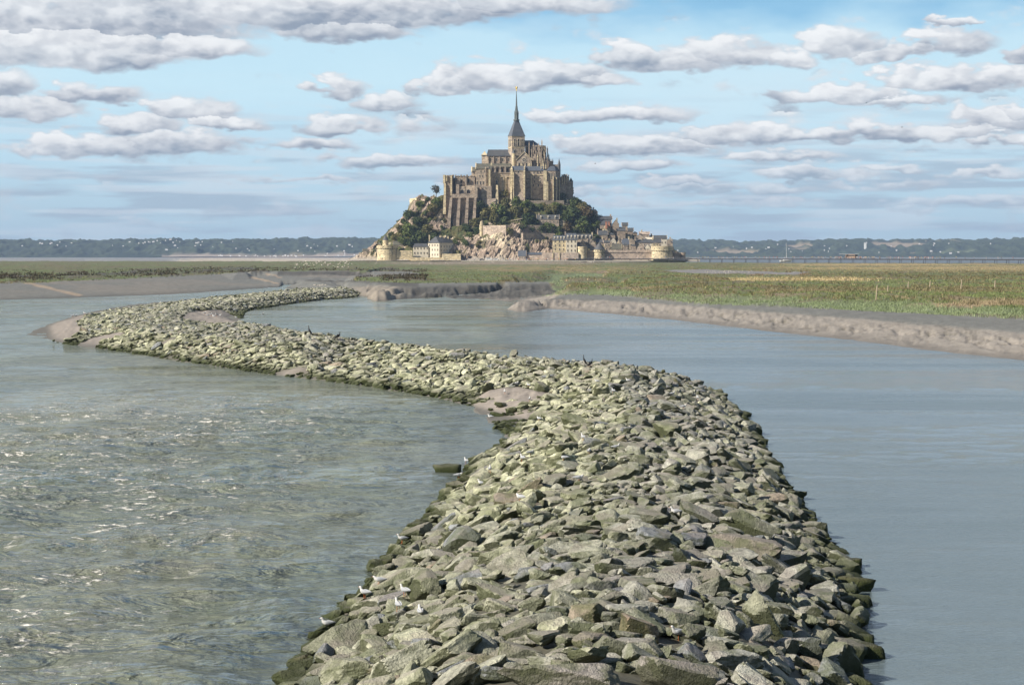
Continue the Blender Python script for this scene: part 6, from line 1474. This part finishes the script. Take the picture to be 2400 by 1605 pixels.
x, y, z = br_at(1998)
t = thing('bus_shelter', 'flat pale canopy on posts beside the shuttle bus on the bridge', 'shelter', (x-2, y+6.5, z))
simple('canopy', M_WH, t, lambda mb: mb.box(x-9, x+6, y+5.6, y+7.4, z+3.5, z+3.7))
for q in (-8, -3, 2, 5): simple('post', M_BR, t, lambda mb: mb.tube((x+q, y+6.6, z), (x+q, y+6.6, z+3.5), .08, .08, 5))
vehicle('van', 'white van parked on the quay in front of the bare rock', 'van', W(1146, 610.2, 1648), .1, 5.4, 2.0, 2.4, M_WH, nose=.9)
vehicle('car', 'white estate car parked to the right of the quay van', 'car', W(1164, 610.2, 1649), .05, 4.6, 1.8, 1.6, M_WH, nose=1.0)
vehicle('car', 'dark car parked at the left of the quay van', 'car', W(1130, 610.4, 1649), -.1, 4.4, 1.8, 1.5, plain('dark_car_paint', (.06, .07, .09), .3, .3), nose=1.0)
_, Yp, _ = isl_hit(1037, 563.5)
vehicle('van', 'white van parked on the terrace under the great buttresses', 'van', (Xw(1035, Yp), Yp-1, isl_z(Xw(1035, Yp), Yp-1)+.3), .0, 5.2, 2.0, 2.3, M_WH, nose=.9)
vehicle('car', 'white car parked right of the terrace van', 'car', (Xw(1058, Yp), Yp-1, isl_z(Xw(1058, Yp), Yp-1)+.3), .0, 4.4, 1.8, 1.5, M_WH, nose=1.0)
# sailing boat aground beyond the bridge
Yb = 1680.; x, _, z = W(1842, 612.5, Yb)
bt = thing('sailboat', 'white sailing boat with a bare leaning mast behind the footbridge', 'sailboat', (x, Yb, z-.6), .25)
def lobj(nm, mb, m, p, smooth=False):
    o = bpy.data.objects.new(nm, mb.mesh(nm, m, (0, 0, 0), smooth)); COL.objects.link(o); o.parent = p; return o
mb = MB(); secs = []
for i in range(9):
    q = i/8; X = -5.4+10.8*q; w = 1.75*math.sin(math.pi*min(1, (q*.9+.12)))**.7 if q < 1 else .03; w = max(w, .03); h = 1.55+.35*q*q; secs.append([(X, -w, h), (X, -w*.85, .6), (X, 0, .0+.3*abs(q-.4)), (X, w*.85, .6), (X, w, h)])
for a, c in zip(secs, secs[1:]):
    for i in range(4): mb.poly([a[i], c[i], c[i+1], a[i+1]])
    mb.poly([a[0], a[4], c[4], c[0]])
mb.poly(secs[0][::-1]); lobj('hull', mb, M_WH, bt)
mb = MB(); mb.hexa([(-2.4, -.9, 1.6), (2.2, -.7, 1.7), (2.2, .7, 1.7), (-2.4, .9, 1.6)], [(-2.2, -.75, 2.2), (1.2, -.55, 2.2), (1.2, .55, 2.2), (-2.2, .75, 2.2)]); lobj('cabin', mb, M_WH, bt)
mb = MB(); mb.tube((.6, 0, 1.5), (.1, 0, 16.3), .14, .09, 7); lobj('mast', mb, M_WH, bt)
mb = MB(); mb.tube((.55, 0, 3.0), (-4.4, 0, 3.1), .09, .09, 6); lobj('boom', mb, M_WH, bt)
mb = MB(); mb.tube((.1, 0, 16.1), (5.3, 0, 2.0), .05, .05, 4); mb.tube((.1, 0, 16.1), (-5.2, 0, 1.8), .035, .035, 4); lobj('rigging', mb, M_RAIL, bt)
# ------------------------------------------------------------------ people: one skinned body each, copied
M_SKIN = plain('skin', (.50, .32, .23), .6)
def person_mesh(seed, stride):
    import bmesh
    me = bpy.data.meshes.new('body'); s = stride
    J = {'pel': (0, 0, .95, .155), 'wai': (0, 0, 1.1, .135), 'che': (0, .0, 1.32, .17), 'nek': (0, 0, 1.48, .06), 'hed': (0, -.015, 1.57, .085), 'top': (0, 0, 1.70, .08),
         'lh': (.09, 0, .88, .105), 'lk': (.10, -s*.9, .48, .07), 'la': (.10, -s*.6, .09, .05), 'lt': (.11, -s*.6-.15, .04, .04), 'rh': (-.09, 0, .88, .105), 'rk': (-.10, s*.35, .48, .07), 'ra': (-.10, s*1.2, .10, .05), 'rt': (-.11, s*1.2-.15, .04, .04),
         'ls': (.19, 0, 1.40, .06), 'le': (.24, s*.4, 1.12, .045), 'lw': (.24, s*.1-.08, .88, .035), 'lf': (.24, s*.1-.12, .80, .035), 'rs': (-.19, 0, 1.40, .06), 're': (-.24, -s*.4, 1.12, .045), 'rw': (-.24, -s*.7, .90, .035), 'rf': (-.24, -s*.8, .82, .035)}
    E = [('pel', 'wai'), ('wai', 'che'), ('che', 'nek'), ('nek', 'hed'), ('hed', 'top'), ('pel', 'lh'), ('lh', 'lk'), ('lk', 'la'), ('la', 'lt'), ('pel', 'rh'), ('rh', 'rk'), ('rk', 'ra'), ('ra', 'rt'), ('che', 'ls'), ('ls', 'le'), ('le', 'lw'), ('lw', 'lf'), ('che', 'rs'), ('rs', 're'), ('re', 'rw'), ('rw', 'rf')]
    K_ = list(J); me.from_pydata([J[k][:3] for k in K_], [(K_.index(a), K_.index(c)) for a, c in E], []); o = bpy.data.objects.new('tmp', me); COL.objects.link(o)
    o.modifiers.new('s', 'SKIN'); 
    for i, k in enumerate(K_): me.skin_vertices[0].data[i].radius = (J[k][3],)*2
    me.skin_vertices[0].data[0].use_root = True
    dg = bpy.context.evaluated_depsgraph_get(); m2 = bpy.data.meshes.new_from_object(o.evaluated_get(dg)); bpy.data.objects.remove(o); m2.name = 'body'; return m2
CLOTH = [('white', (.75, .75, .73), 'dark blue', (.06, .08, .14)), ('red', (.50, .08, .06), 'grey', (.18, .18, .19)), ('blue', (.10, .20, .42), 'beige', (.45, .38, .28)), ('black', (.03, .03, .035), 'dark', (.05, .05, .06)), ('pale pink', (.62, .42, .38), 'white', (.7, .7, .68)), ('yellow', (.60, .48, .12), 'dark blue', (.06, .08, .14))]
PM = []
for i, (n1, c1, n2, c2) in enumerate(CLOTH):
    m2 = person_mesh(i, .1+.05*(i % 3)); m2.materials.clear()
    for m_ in (plain(n1.replace(' ', '_')+'_top', c1), plain(n2.replace(' ', '_')+'_trousers', c2), M_SKIN, plain('hair_%d' % i, (.06, .04, .03))): m2.materials.append(m_)
    for p in m2.polygons:
        z = p.center.z; xx = abs(p.center.x); p.material_index = 1 if z < .95 and xx < .2 else 2 if (1.44 < z < 1.66 and xx < .1 or xx > .2 and z < 1.15) else 3 if z >= 1.66 else 0; p.use_smooth = True
    PM.append(m2)
rp = np.random.default_rng(5)
def person(x, y, z, i, label, group):
    o = bpy.data.objects.new('person', PM[i]); COL.objects.link(o); o.location = (x, y, z); o.rotation_euler = (0, 0, rp.uniform(0, 6.28)); s = rp.uniform(.92, 1.06); o.scale = (s, s, s); tag(o, label, 'person', group)
def crowd(pxs, where, wlabel, group):
    for px in pxs:
        i = int(rp.integers(6)); x, y, z = where(px); person(x, y, z, i, f'distant walker in {CLOTH[i][0]} top and {CLOTH[i][2]} trousers {wlabel}', group)
def onbr(px): x, y, z = br_at(px); dy = rp.uniform(0, 5); return x, y+dy, z
crowd(list(rp.uniform(1905, 2190, 105))+list(rp.uniform(1960, 2060, 30)), onbr, 'in the crowd on the footbridge', 'people crowding the footbridge')
crowd(list(rp.uniform(1625, 1825, 40))+list(rp.uniform(1830, 1925, 14))+list(rp.uniform(2190, 2398, 11))+list(rp.uniform(1400, 1600, 22)), onbr, 'strung out along the footbridge', 'people strung out on the footbridge')
def quay(px): Y = rp.uniform(1641, 1646); x, _, z = W(px, 610.6, Y); return x, Y, Zw(610.5, 1640)
crowd(list(rp.uniform(1092, 1130, 7))+list(rp.uniform(1165, 1270, 30))+list(rp.uniform(1272, 1355, 34)), quay, 'on the quay before the walls', 'people on the quay below the walls')
def terr(px): Y = 1715.; return Xw(px, YW+9.2), YW+9.6, Zw(411.2, YW+8.8)
# ------------------------------------------------------------------ birds
M_GW = plain('white_feathers', (.62, .62, .60), .8); M_GG = plain('grey_feathers', (.42, .44, .47), .8); M_BK = plain('black_feathers', (.018, .018, .02), .6); M_BE = plain('orange_beak', (.55, .15, .05), .5); M_BY = plain('pale_beak', (.5, .45, .30), .5)
def loft(rings, n=12):
    V, Fc = [], []
    for (c, d, rx, rz_) in rings:
        d = Vector(d).normalized(); s = Vector((0, 1, 0)); u = d.cross(s).normalized()*-1
        for i in range(n):
            t = 2*math.pi*i/n; V.append(tuple(Vector(c)+s*math.cos(t)*rx+u*math.sin(t)*rz_))
    m = len(rings)
    for j in range(m-1):
        for i in range(n): Fc.append((j*n+i, j*n+(i+1) % n, (j+1)*n+(i+1) % n, (j+1)*n+i))
    mb = MB(); mb.v = V; mb.f = Fc+[tuple(range(n-1, -1, -1)), tuple((m-1)*n+i for i in range(n))]; mb.m = [0]*len(mb.f); return mb
GULL = {
 'stand': [((-.20, 0, .17), (1, 0, .1), .008, .005), ((-.13, 0, .175), (1, 0, .1), .03, .018), ((-.05, 0, .175), (1, 0, .15), .055, .05), ((.03, 0, .185), (1, 0, .35), .062, .062), ((.085, 0, .215), (1, 0, .9), .045, .045), ((.105, 0, .255), (.4, 0, 1), .028, .03), ((.115, 0, .29), (.7, 0, .8), .03, .034), ((.135, 0, .305), (1, 0, 0), .028, .027), ((.158, 0, .302), (1, 0, -.1), .014, .013)],
 'hunch': [((-.20, 0, .12), (1, 0, 0), .008, .005), ((-.13, 0, .125), (1, 0, 0), .032, .02), ((-.05, 0, .12), (1, 0, .05), .062, .055), ((.04, 0, .125), (1, 0, .2), .066, .062), ((.095, 0, .15), (1, 0, .7), .048, .05), ((.115, 0, .185), (.7, 0, .8), .034, .036), ((.14, 0, .20), (1, 0, 0), .03, .028), ((.165, 0, .197), (1, 0, -.1), .014, .013)],
 'sit': [((-.19, 0, .09), (1, 0, .1), .008, .006), ((-.12, 0, .08), (1, 0, 0), .035, .025), ((-.04, 0, .065), (1, 0, .05), .068, .058), ((.05, 0, .07), (1, 0, .2), .066, .06), ((.095, 0, .11), (1, 0, .9), .042, .045), ((.105, 0, .155), (.4, 0, 1), .028, .03), ((.12, 0, .18), (.8, 0, .5), .03, .03), ((.142, 0, .185), (1, 0, 0), .027, .026), ((.163, 0, .182), (1, 0, -.1), .013, .012)]}
def make_gull(pose):
    t = thing('gull', 'x', 'gull')
    rings = GULL[pose]; lobj('body', loft(rings), M_GW, t, True)
    bz_ = rings[3][0][2]
    for s in (-1, 1):
        mb = loft([((-.235, s*.012, bz_+.012), (1, 0, 0), .004, .003), ((-.15, s*.035, bz_+.012), (1, 0, 0), .008, .022), ((-.06, s*.056, bz_+.012), (1, 0, 0), .012, .044), ((.02, s*.060, bz_+.016), (1, 0, 0), .013, .046), ((.07, s*.046, bz_+.03), (1, 0, 0), .006, .02)], 8); lobj('wing', mb, M_GG, t, True)
    e = rings[-1][0]; mb = MB(); mb.tube((e[0]-.005, 0, e[2]), (e[0]+.035, 0, e[2]-.006), .008, .002, 6); lobj('beak', mb, M_BE, t)
    if pose != 'sit':
        for s in (-1, 1):
            mb = MB(); mb.tube((-.005, s*.028, bz_-.04), (.0, s*.028, .0), .006, .005, 5); mb.poly([(-.01, s*.028, .003), (.045, s*.028-.02, .003), (.045, s*.028+.02, .003)]); lobj('leg', mb, M_BE, t)
    return t
GP_ = {k: make_gull(k) for k in GULL}; GUSED = set()
def rock_top(px, py):
    """point on the stones under a photo pixel: march the sight line until it meets the bank plus the stones' thickness"""
    dx, dy, dz = ray(px, py)
    for Yc in np.arange(40, 420, .25):
        z = H+dz/dy*Yc
        if z <= float(bz(dx/dy*Yc, Yc))+.28: return dx/dy*Yc, Yc
    x, y, _ = G(px, py, 0); return x, y
bpy.context.view_layer.update(); DG = bpy.context.evaluated_depsgraph_get()
def cast(px, py):
    d = Vector(ray(px, py)).normalized(); hit, loc, nor, idx, ob, mt = SC.ray_cast(DG, Vector((0, 0, H)), d)
    if hit and loc.y < 600: return loc
    x, y = rock_top(px, py); return Vector((x, y, float(bz(x, y))+.3))
def gull(px, py, pose, yaw, label, sc=1.0, swim=False):
    if swim: x, y, z = G(px, py, 0); loc = Vector((x, y, -.02))
    else: loc = cast(px, py)
    g = GP_[pose] if pose not in GUSED else copy_tree(GP_[pose]); GUSED.add(pose)
    g.location = loc-Vector((0, 0, .008)); g.rotation_euler = (0, 0, yaw); g.scale = (sc,)*3; tag(g, label, 'gull', 'gulls resting on the breakwater'); return g
GL_ = [(942, 1273, 'stand', 3.3, 'white gull standing at the left waterline, furthest of the near-left gulls'), (888, 1367, 'hunch', 3.1, 'grey-winged gull bending forward over the left waterline stones'), (854, 1402, 'stand', 2.6, 'bright white gull standing above the left waterline'), (948, 1398, 'stand', 2.4, 'slim gull standing on a stone right of the bright white one'), (933, 1432, 'stand', 2.0, 'plump upright gull with brown head on the near-left stones'), (985, 1437, 'sit', 1.8, 'gull half hidden behind a stone right of the plump upright one'), (766, 1464, 'sit', 3.2, 'gull crouching at the lower left waterline'),
 (1588, 1500, 'stand', 3.6, 'lone white gull on a boulder near the bottom of the picture'), (1092, 1088, 'stand', 2.0, 'gull on the stones at the left water edge, upper one'), (1075, 1119, 'hunch', 0.2, 'gull standing on a low rock in the water left of the bank'), (1128, 1134, 'sit', 2.8, 'gull crouching on the left bank beside a mud patch'), (1148, 1108, 'stand', 1.5, 'small pale gull a little above the left water edge'), (1224, 1082, 'stand', 2.0, 'gull on the mud seam of the left bank'), (1243, 1066, 'hunch', .5, 'gull on the left shoulder of the bank'),
 (1321, 1078, 'hunch', 2.9, 'stout white gull on the left shoulder, lower of a loose trio'), (1380, 1063, 'hunch', 1.3, 'stout white gull in the middle of the crown, right one of a loose trio'), (1366, 1033, 'stand', 1.9, 'upright gull in the middle of the crown, top of a loose trio'), (1444, 1050, 'sit', .2, 'gull lying on a grey slab in the middle of the crown'), (1357, 1126, 'hunch', .1, 'gull facing right on a long pale stone mid-crown'), (1219, 1172, 'hunch', 2.4, 'gull on the left bank above the long pale boulders'), (1583, 1202, 'sit', 3.1, 'gull lying on a stone right of centre'),
 (1602, 957, 'hunch', .1, 'gull with dark back on the upper right of the near bank'), (1635, 938, 'stand', 1.7, 'small white gull near the right shoulder'), (1576, 924, 'sit', .3, 'dark-winged gull on the upper crown near the right edge'), (1472, 893, 'sit', 2.8, 'white gull at the top bend of the bank, right one'), (1399, 895, 'sit', 3.0, 'white gull at the top bend of the bank, left one'), (1437, 922, 'stand', 2.0, 'gull below the top bend beside the mossy stone'), (1183, 923, 'stand', 1.7, 'gull standing on the left part of the large mud patch'), (1238, 908, 'stand', 2.2, 'gull at the top edge of the large mud patch'), (1241, 941, 'stand', 1.4, 'gull in the middle of the large mud patch'), (1149, 978, 'sit', 2.8, 'white gull at the lower tip of the large mud patch'), (1263, 985, 'hunch', 2.2, 'gull on stones just right of the mud patch tip'), (1210, 900, 'sit', .2, 'gull on stones above the large mud patch')]
for g in GL_: gull(*g)
for k, (px, py) in enumerate([(170, 744), (178, 741), (198, 738), (214, 737), (376, 712), (488, 740), (495, 741), (501, 742), (508, 742), (517, 740), (480, 738)]): gull(px, py, 'sit' if k % 2 else 'stand', k*1.3, 'tiny white gull resting on the far mud of the breakwater', 1.6)
gull(616, 736, 'sit', .3, 'gull swimming on the inner channel right of the mud notch', 1.3, True); gull(553, 744, 'sit', 2.9, 'gull floating at the mouth of the mud notch', 1.3, True)
for g in list(GP_.values()):
    if g['label'] == 'x': bpy.data.objects.remove(g)
CORM = [((-.30, 0, .10), (.5, 0, 1), .012, .008), ((-.20, 0, .20), (.5, 0, 1), .05, .03), ((-.10, 0, .33), (.45, 0, 1), .085, .075), ((-.02, 0, .48), (.3, 0, 1), .085, .085), ((.03, 0, .60), (.2, 0, 1), .05, .055), ((.045, 0, .70), (0, 0, 1), .028, .03), ((.035, 0, .80), (.1, 0, 1), .024, .026), ((.05, 0, .87), (.6, 0, .8), .028, .03), ((.085, 0, .89), (1, 0, 0), .022, .02)]
CORM2 = [((-.34, 0, .14), (1, 0, .2), .012, .008), ((-.22, 0, .19), (1, 0, .2), .05, .03), ((-.08, 0, .24), (1, 0, .3), .09, .08), ((.06, 0, .30), (1, 0, .6), .08, .08), ((.13, 0, .40), (.5, 0, 1), .04, .045), ((.14, 0, .50), (0, 0, 1), .026, .028), ((.15, 0, .57), (.6, 0, .8), .028, .03), ((.18, 0, .59), (1, 0, 0), .02, .02)]
def cormorant(px, py, rings, yaw, label, sc):
    t = thing('cormorant', label, 'cormorant', cast(px, py)-Vector((0, 0, .02)), yaw, 'cormorants on the breakwater crest'); t.scale = (sc,)*3
    lobj('body', loft(rings), M_BK, t, True); e = rings[-1][0]; mb = MB(); mb.tube((e[0]-.01, 0, e[2]), (e[0]+.075, 0, e[2]+.01), .012, .004, 6); lobj('beak', mb, M_BY, t)
    c = rings[2][0]
    for s in (-1, 1):
        mb = loft([((c[0]-.20, s*.03, c[2]-.18), (.6, 0, 1), .006, .01), ((c[0]-.05, s*.075, c[2]-.05), (.6, 0, 1), .014, .05), ((c[0]+.06, s*.085, c[2]+.10), (.4, 0, 1), .015, .06), ((c[0]+.10, s*.06, c[2]+.2), (.3, 0, 1), .008, .02)], 8); lobj('wing', mb, M_BK, t, True)
        mb = MB(); mb.tube((c[0]+.03, s*.04, c[2]-.08), (c[0]+.05, s*.04, .0), .014, .012, 5); mb.poly([(c[0]+.03, s*.04, .005), (c[0]+.13, s*.04-.03, .005), (c[0]+.13, s*.04+.03, .005)]); lobj('leg', mb, M_BK, t)
cormorant(725, 788, CORM, 2.9, 'black cormorant standing upright on the crest of the middle stretch', 1.15); cormorant(792, 796, CORM2, .3, 'black cormorant crouched on the crest right of the upright one', 1.2)
cormorant(1369, 857, CORM, 2.7, 'tall upright cormorant on the top bend of the breakwater', .85); cormorant(1384, 859, CORM2, .6, 'lower hunched cormorant right of the tall one', .9); cormorant(620, 690, CORM, .2, 'small far cormorant on the far leg of the breakwater', 1.1)
# birds in flight
for (px, py, Y, s, lab) in [(1395, 384, 900, 1.6, 'tiny bird flying right of the abbey'), (2031, 242, 500, .8, 'pale bird flying low across the right clouds'), (2114, 299, 500, .9, 'dark bird flying under the right clouds')]:
    x, y, z = W(px, py, Y); t = thing('flying_bird', lab, 'bird', (x, y, z)); t.scale = (s,)*3
    lobj('body', loft([((-.25, 0, 0), (1, 0, 0), .01, .01), ((-.1, 0, 0), (1, 0, 0), .06, .05), ((.1, 0, 0), (1, 0, 0), .06, .05), ((.25, 0, .02), (1, 0, 0), .02, .02)], 8), M_BK, t, True)
    for q in (-1, 1):
        mb = MB(); mb.hexa([(-.1, q*.05, .0), (.1, q*.05, .0), (.08, q*.35, .17), (-.06, q*.35, .17)], [(-.1, q*.05, .02), (.1, q*.05, .02), (.08, q*.35, .19), (-.06, q*.35, .19)]); mb.hexa([(-.06, q*.35, .17), (.08, q*.35, .17), (-.02, q*.7, .10), (-.06, q*.7, .10)], [(-.06, q*.35, .19), (.08, q*.35, .19), (-.02, q*.7, .115), (-.06, q*.7, .115)]); lobj('wing', mb, M_BK, t)
# ------------------------------------------------------------------ fence stakes, marsh stones, hill houses
M_WD = plain('weathered_wood', (.40, .33, .24), .9)
for (px, t0, b0, lab) in [(2053, 669, 704, 'tallest leaning wooden stake, leftmost in the right marsh'), (2080, 670, 687, 'thin dark stake just right of the tallest one'), (2128, 660, 677, 'third stake from the left in the right marsh'), (2179, 660, 676, 'fourth stake from the left in the right marsh'), (2252, 655, 680, 'thick pale stake, second from the right edge'), (2331, 657, 677, 'short stake nearest the right edge of the marsh')]:
    dx, dy, dz = ray(px, b0); ys = np.arange(150, 900, 1.); zz = ground_z(dx/dy*ys, ys); k = np.argmax(zz >= H+dz/dy*ys); Y = ys[k] if (zz >= H+dz/dy*ys).any() else 300.
    x = dx/dy*Y; h = (b0-t0)*Y/F; z = float(zz[k]); mb = MB(); mb.tube((x, Y, z-.3), (x+.08*h, Y, z+h), .085*Y/300+.03, .07*Y/300+.02, 7)
    o = mb.build('fence_stake', M_WD, None, (x, Y, z)); tag(o, lab, 'stake', 'fence stakes in the right marsh')
rs_ = np.random.default_rng(33); SM = []
M_PS = plain('pale_stone', (.52, .47, .40), .9)
for s in range(5):
    v, f_ = rock_local(2, np.random.default_rng(900+s)); o = np_mesh('stone', v*np.array([1, .7, .6]), f_, M_PS, smooth=False); SM.append(o.data); bpy.data.objects.remove(o)
def stones(n, xr, yr, size, label, group):
    for i in range(n):
        px, py = rs_.uniform(*xr), rs_.uniform(*yr); dx, dy, dz = ray(px, py); ys = np.arange(300, 1640, 2.); zz = ground_z(dx/dy*ys, ys); m_ = zz >= H+dz/dy*ys
        if not m_.any(): continue
        Y = ys[np.argmax(m_)]; o = bpy.data.objects.new('stone', SM[i % 5]); COL.objects.link(o); s = rs_.uniform(*size)*Y/F; o.location = (dx/dy*Y, Y, float(ground_z(dx/dy*Y, Y))+s*.3); o.scale = (s, s, s); o.rotation_euler = (0, 0, rs_.uniform(0, 6)); tag(o, label, 'stone', group)
stones(75, (690, 835), (613, 629), (1.2, 3.0), 'pale stone scattered on the left marsh edge before the mount', 'pale stones left of the mount')
stones(45, (1650, 1765), (635, 641), (1.0, 2.4), 'grey stone in the row at the marsh creek on the right', 'stones along the marsh creek')
stones(40, (880, 1260), (612, 621), (.8, 1.8), 'pale stone on the flat ground in front of the mount', 'stones in front of the mount')
stones(12, (735, 765), (668, 670), (1.5, 3.0), 'pale stone on the mud tip at the end of the left channel', 'stones on the mud tip')
HW = plain('white_render', (.85, .83, .80), .8); HMS = []
for s in range(3):
    mb = MB(); w, d, h = (9, 7, 4.5), (7, 6, 4), (14, 7, 5); w, d, h = [(9, 7, 5), (7, 6, 4), (14, 7, 5)][s]; mb.box(-w/2, w/2, -d/2, d/2, -4, h); mb.roofx(-w/2-.4, w/2+.4, -d/2-.4, d/2+.4, h, h+3.2, 1); HMS.append(mb.mesh('white_house', [HW, M_SL]))
rh = np.random.default_rng(8)
def hh_(pxs, pys, label, group):
    for px, py in zip(pxs, pys):
        x, y, z = hills_hit(px, py); o = bpy.data.objects.new('white_house', HMS[int(rh.integers(3))]); COL.objects.link(o); o.location = (x, y-6, z+3.0); s = rh.uniform(.3, .65); o.scale = (s, s, s); tag(o, label, 'house', group)
hh_(list(rh.uniform(20, 330, 12))+list(rh.uniform(300, 570, 22)), list(rh.uniform(571, 580, 12))+list(rh.uniform(569, 574, 22)), 'tiny white house near the wooded skyline on the far left hills', 'white houses on the left hills')
hh_(list(rh.uniform(380, 850, 20)), list(rh.uniform(574, 592, 20)), 'tiny white house in the woods of the far hills left of the mount', 'white houses in the left woods')
hh_(list(rh.uniform(510, 700, 26))+list(rh.uniform(700, 845, 10)), list(rh.normal(602, .8, 26))+list(rh.uniform(594, 602, 10)), 'tiny white house along the far left shore', 'white houses on the far shore')
hh_(list(rh.uniform(1585, 2400, 30)), list(rh.uniform(572, 599, 30)), 'tiny white house on the far hills right of the mount', 'white houses on the right hills')
x, y, z = hills_hit(2027, 585); t = thing('church_tower', 'pale square church tower rising from the far right hills', 'church tower', (x, y-8, z)); simple('tower_body', HW, t, lambda mb: mb.box(x-4, x+4, y-12, y-4, z-4, z+24)); simple('tower_roof', M_SL, t, lambda mb: mb.pyr([(x-4.4, y-12.4), (x+4.4, y-12.4), (x+4.4, y-3.6), (x-4.4, y-3.6)], z+24, (x, y-8, z+28)))
# ------------------------------------------------------------------ marsh grass: many blades, one object
def grass_field():
    rg = np.random.default_rng(3); n = 210000
    u = rg.uniform(-1300, 1300, n); v = 14+(rg.random(n)**.8)*200; v = np.where(v < 26, v+20, v)
    Y = F*H/v; X = u*Y/F; z = sample(Z, gu, gv, u, v); px, py = proj(X, Y, z)
    ok = (z > 1.35) & (px > -60) & (px < 2460)
    mudp = inpoly(px, py, [(1100, 760), (1150, 697), (1330, 691.5), (1420, 692), (1500, 699), (1650, 712), (1900, 723), (2100, 732), (2400, 749), (2700, 776), (3500, 850), (3500, 1200)]) | inpoly(px, py, [(-3000, 670), (-300, 667), (0, 665), (100, 663), (200, 658), (350, 652), (500, 644), (590, 637), (700, 634.5), (800, 634.5), (965, 637), (990, 643), (830, 650), (830, 658), (900, 662), (1000, 664.5), (1150, 662.5), (1300, 661), (1285, 661.5), (1305, 688), (1200, 700), (850, 710), (-3000, 760)])
    cl = fbm(X*.10, Y*.045, 0, 4, 61); cl2 = fbm(X*.5, Y*.2, 0, 3, 62)
    ok &= ~mudp & (rg.random(n) < .35+1.3*sstep(.4, .62, cl2))
    ok &= ~inpoly(px, py, [(1545, 633), (1650, 632), (1770, 636), (1900, 640), (1860, 645), (1700, 643), (1600, 640)])
    X, Y, z, px, py, cl, cl2, v = [t[ok] for t in (X, Y, z, px, py, cl, cl2, v)]; n = len(X)
    green = np.array([.15, .18, .07]); dgreen = np.array([.11, .14, .055]); brown = np.array([.155, .135, .07]); dry = np.array([.36, .29, .16]); straw = np.array([.28, .225, .14]); lg = np.array([.185, .225, .12])
    C = np.tile(green, (n, 1)); hgt = rg.uniform(.25, .55, n)
    pr = fbm(X*.9, Y*.3, 0, 3, 63); pr = (np.argsort(np.argsort(pr))/n)
    def put(w, c, h=None, sh=[0]):
        sh[0] += .37; m = ((pr+sh[0]) % 1.0)*.75+rg.random(n)*.25 < w*1.0; C[m] = c
        if h: hgt[m] = rg.uniform(h[0], h[1], m.sum())
    right = px > 1290
    put(.35*np.ones(n), dgreen); put(sstep(.5, .6, cl)*.8, brown, (.4, .9))
    put(right*(z < 2.65)*.9, lg, (.25, .6)); put(right*np.exp(-((z-2.75)/.3)**2)*sstep(.48, .6, cl), straw, (.4, .9)); put(right*np.exp(-((z-2.9)/.3)**2)*.3, brown, (.5, 1.1))
    put(right*(z > 3.0)*(.10+.35*sstep(660, 625, py)*sstep(1500, 2200, px)), dry*.85, (.4, .7)); put(right*sstep(1600, 2000, px)*np.exp(-((py-(622+(px-1250)*.003))/8)**2)*.75, dry, (.3, .5)); put(np.exp(-((py-655)/4.)**2)*sstep(1660, 1760, px)*sstep(2120, 2000, px)*.85, dry*1.15, (.5, .9))
    put(right*sstep(1750, 2100, px)*np.exp(-((py-645)/9)**2)*.5, brown*.8, (.5, 1.0))
    put(((px > 1050) & (px < 1520))*np.exp(-((py-630)/8.)**2)*.6*sstep(.4, .6, cl), dry*.85, (.3, .6)); put((px < 1000)*np.exp(-((z-3.0)/.5)**2)*sstep(.36, .5, cl)*.95, np.array([.055, .045, .028]), (.9, 2.0))
    put((px > 1750)*(px < 1900)*np.exp(-((py-640)/6)**2)*.6, np.array([.17, .12, .07]), (.8, 1.3))
    C *= rg.uniform(.85, 1.2, (n, 1))*1.25
    sc = np.clip(Y/330, .8, 2.2); hgt = hgt*np.interp(Y, [200, 350, 700, 1500], [.8, .65, .5, .45]); hgt = np.where(~right & (z > 3.55), hgt*.45, hgt)
    V = []; Fq = []; CC = []; base = 0
    for b in range(4):
        a = rg.uniform(0, 6.28, n); w = rg.uniform(.05, .11, n)*sc; off = rg.normal(0, .16, (n, 2))*sc[:, None]; ln = rg.normal(0, .55, (n, 2))*hgt[:, None]
        x0, y0 = X+off[:, 0], Y+off[:, 1]; dx, dy = np.cos(a)*w, np.sin(a)*w; h = hgt*rg.uniform(.6, 1.1, n)
        P = np.stack([np.stack([x0-dx, y0-dy, z-.15], -1), np.stack([x0+dx, y0+dy, z-.15], -1), np.stack([x0+ln[:, 0], y0+ln[:, 1], z+h], -1)], 1).reshape(-1, 3)
        V.append(P); Fq.append(np.arange(3*n).reshape(-1, 3)+base); base += 3*n; CC.append(np.repeat(C*rg.uniform(.85, 1.15, (n, 1)), 3, 0))
    print('GRASS', n)
    o = np_mesh('marsh_grass', np.concatenate(V), np.concatenate(Fq), tinted('grass_blades', .8, 2., .2), col=np.concatenate(CC), smooth=False)
    tag(o, 'rough salt-marsh grass covering both banks', kind='stuff')
grass_field()
# ------------------------------------------------------------------ the air between here and the hills
m = bpy.data.materials.new('haze_air'); m.use_nodes = True; nt = m.node_tree; nt.nodes.clear(); o = N(nt, 'ShaderNodeOutputMaterial'); pv = N(nt, 'ShaderNodeVolumePrincipled')
pv.inputs['Color'].default_value = (.50, .69, 1, 1); pv.inputs['Density'].default_value = 5.2e-5; pv.inputs['Anisotropy'].default_value = .0; L(nt, pv.outputs[0], o.inputs['Volume'])
mb = MB(); mb.box(-7200, 7200, -80, 12600, -4.2, 175); tag(mb.build('haze', m), kind='stuff')
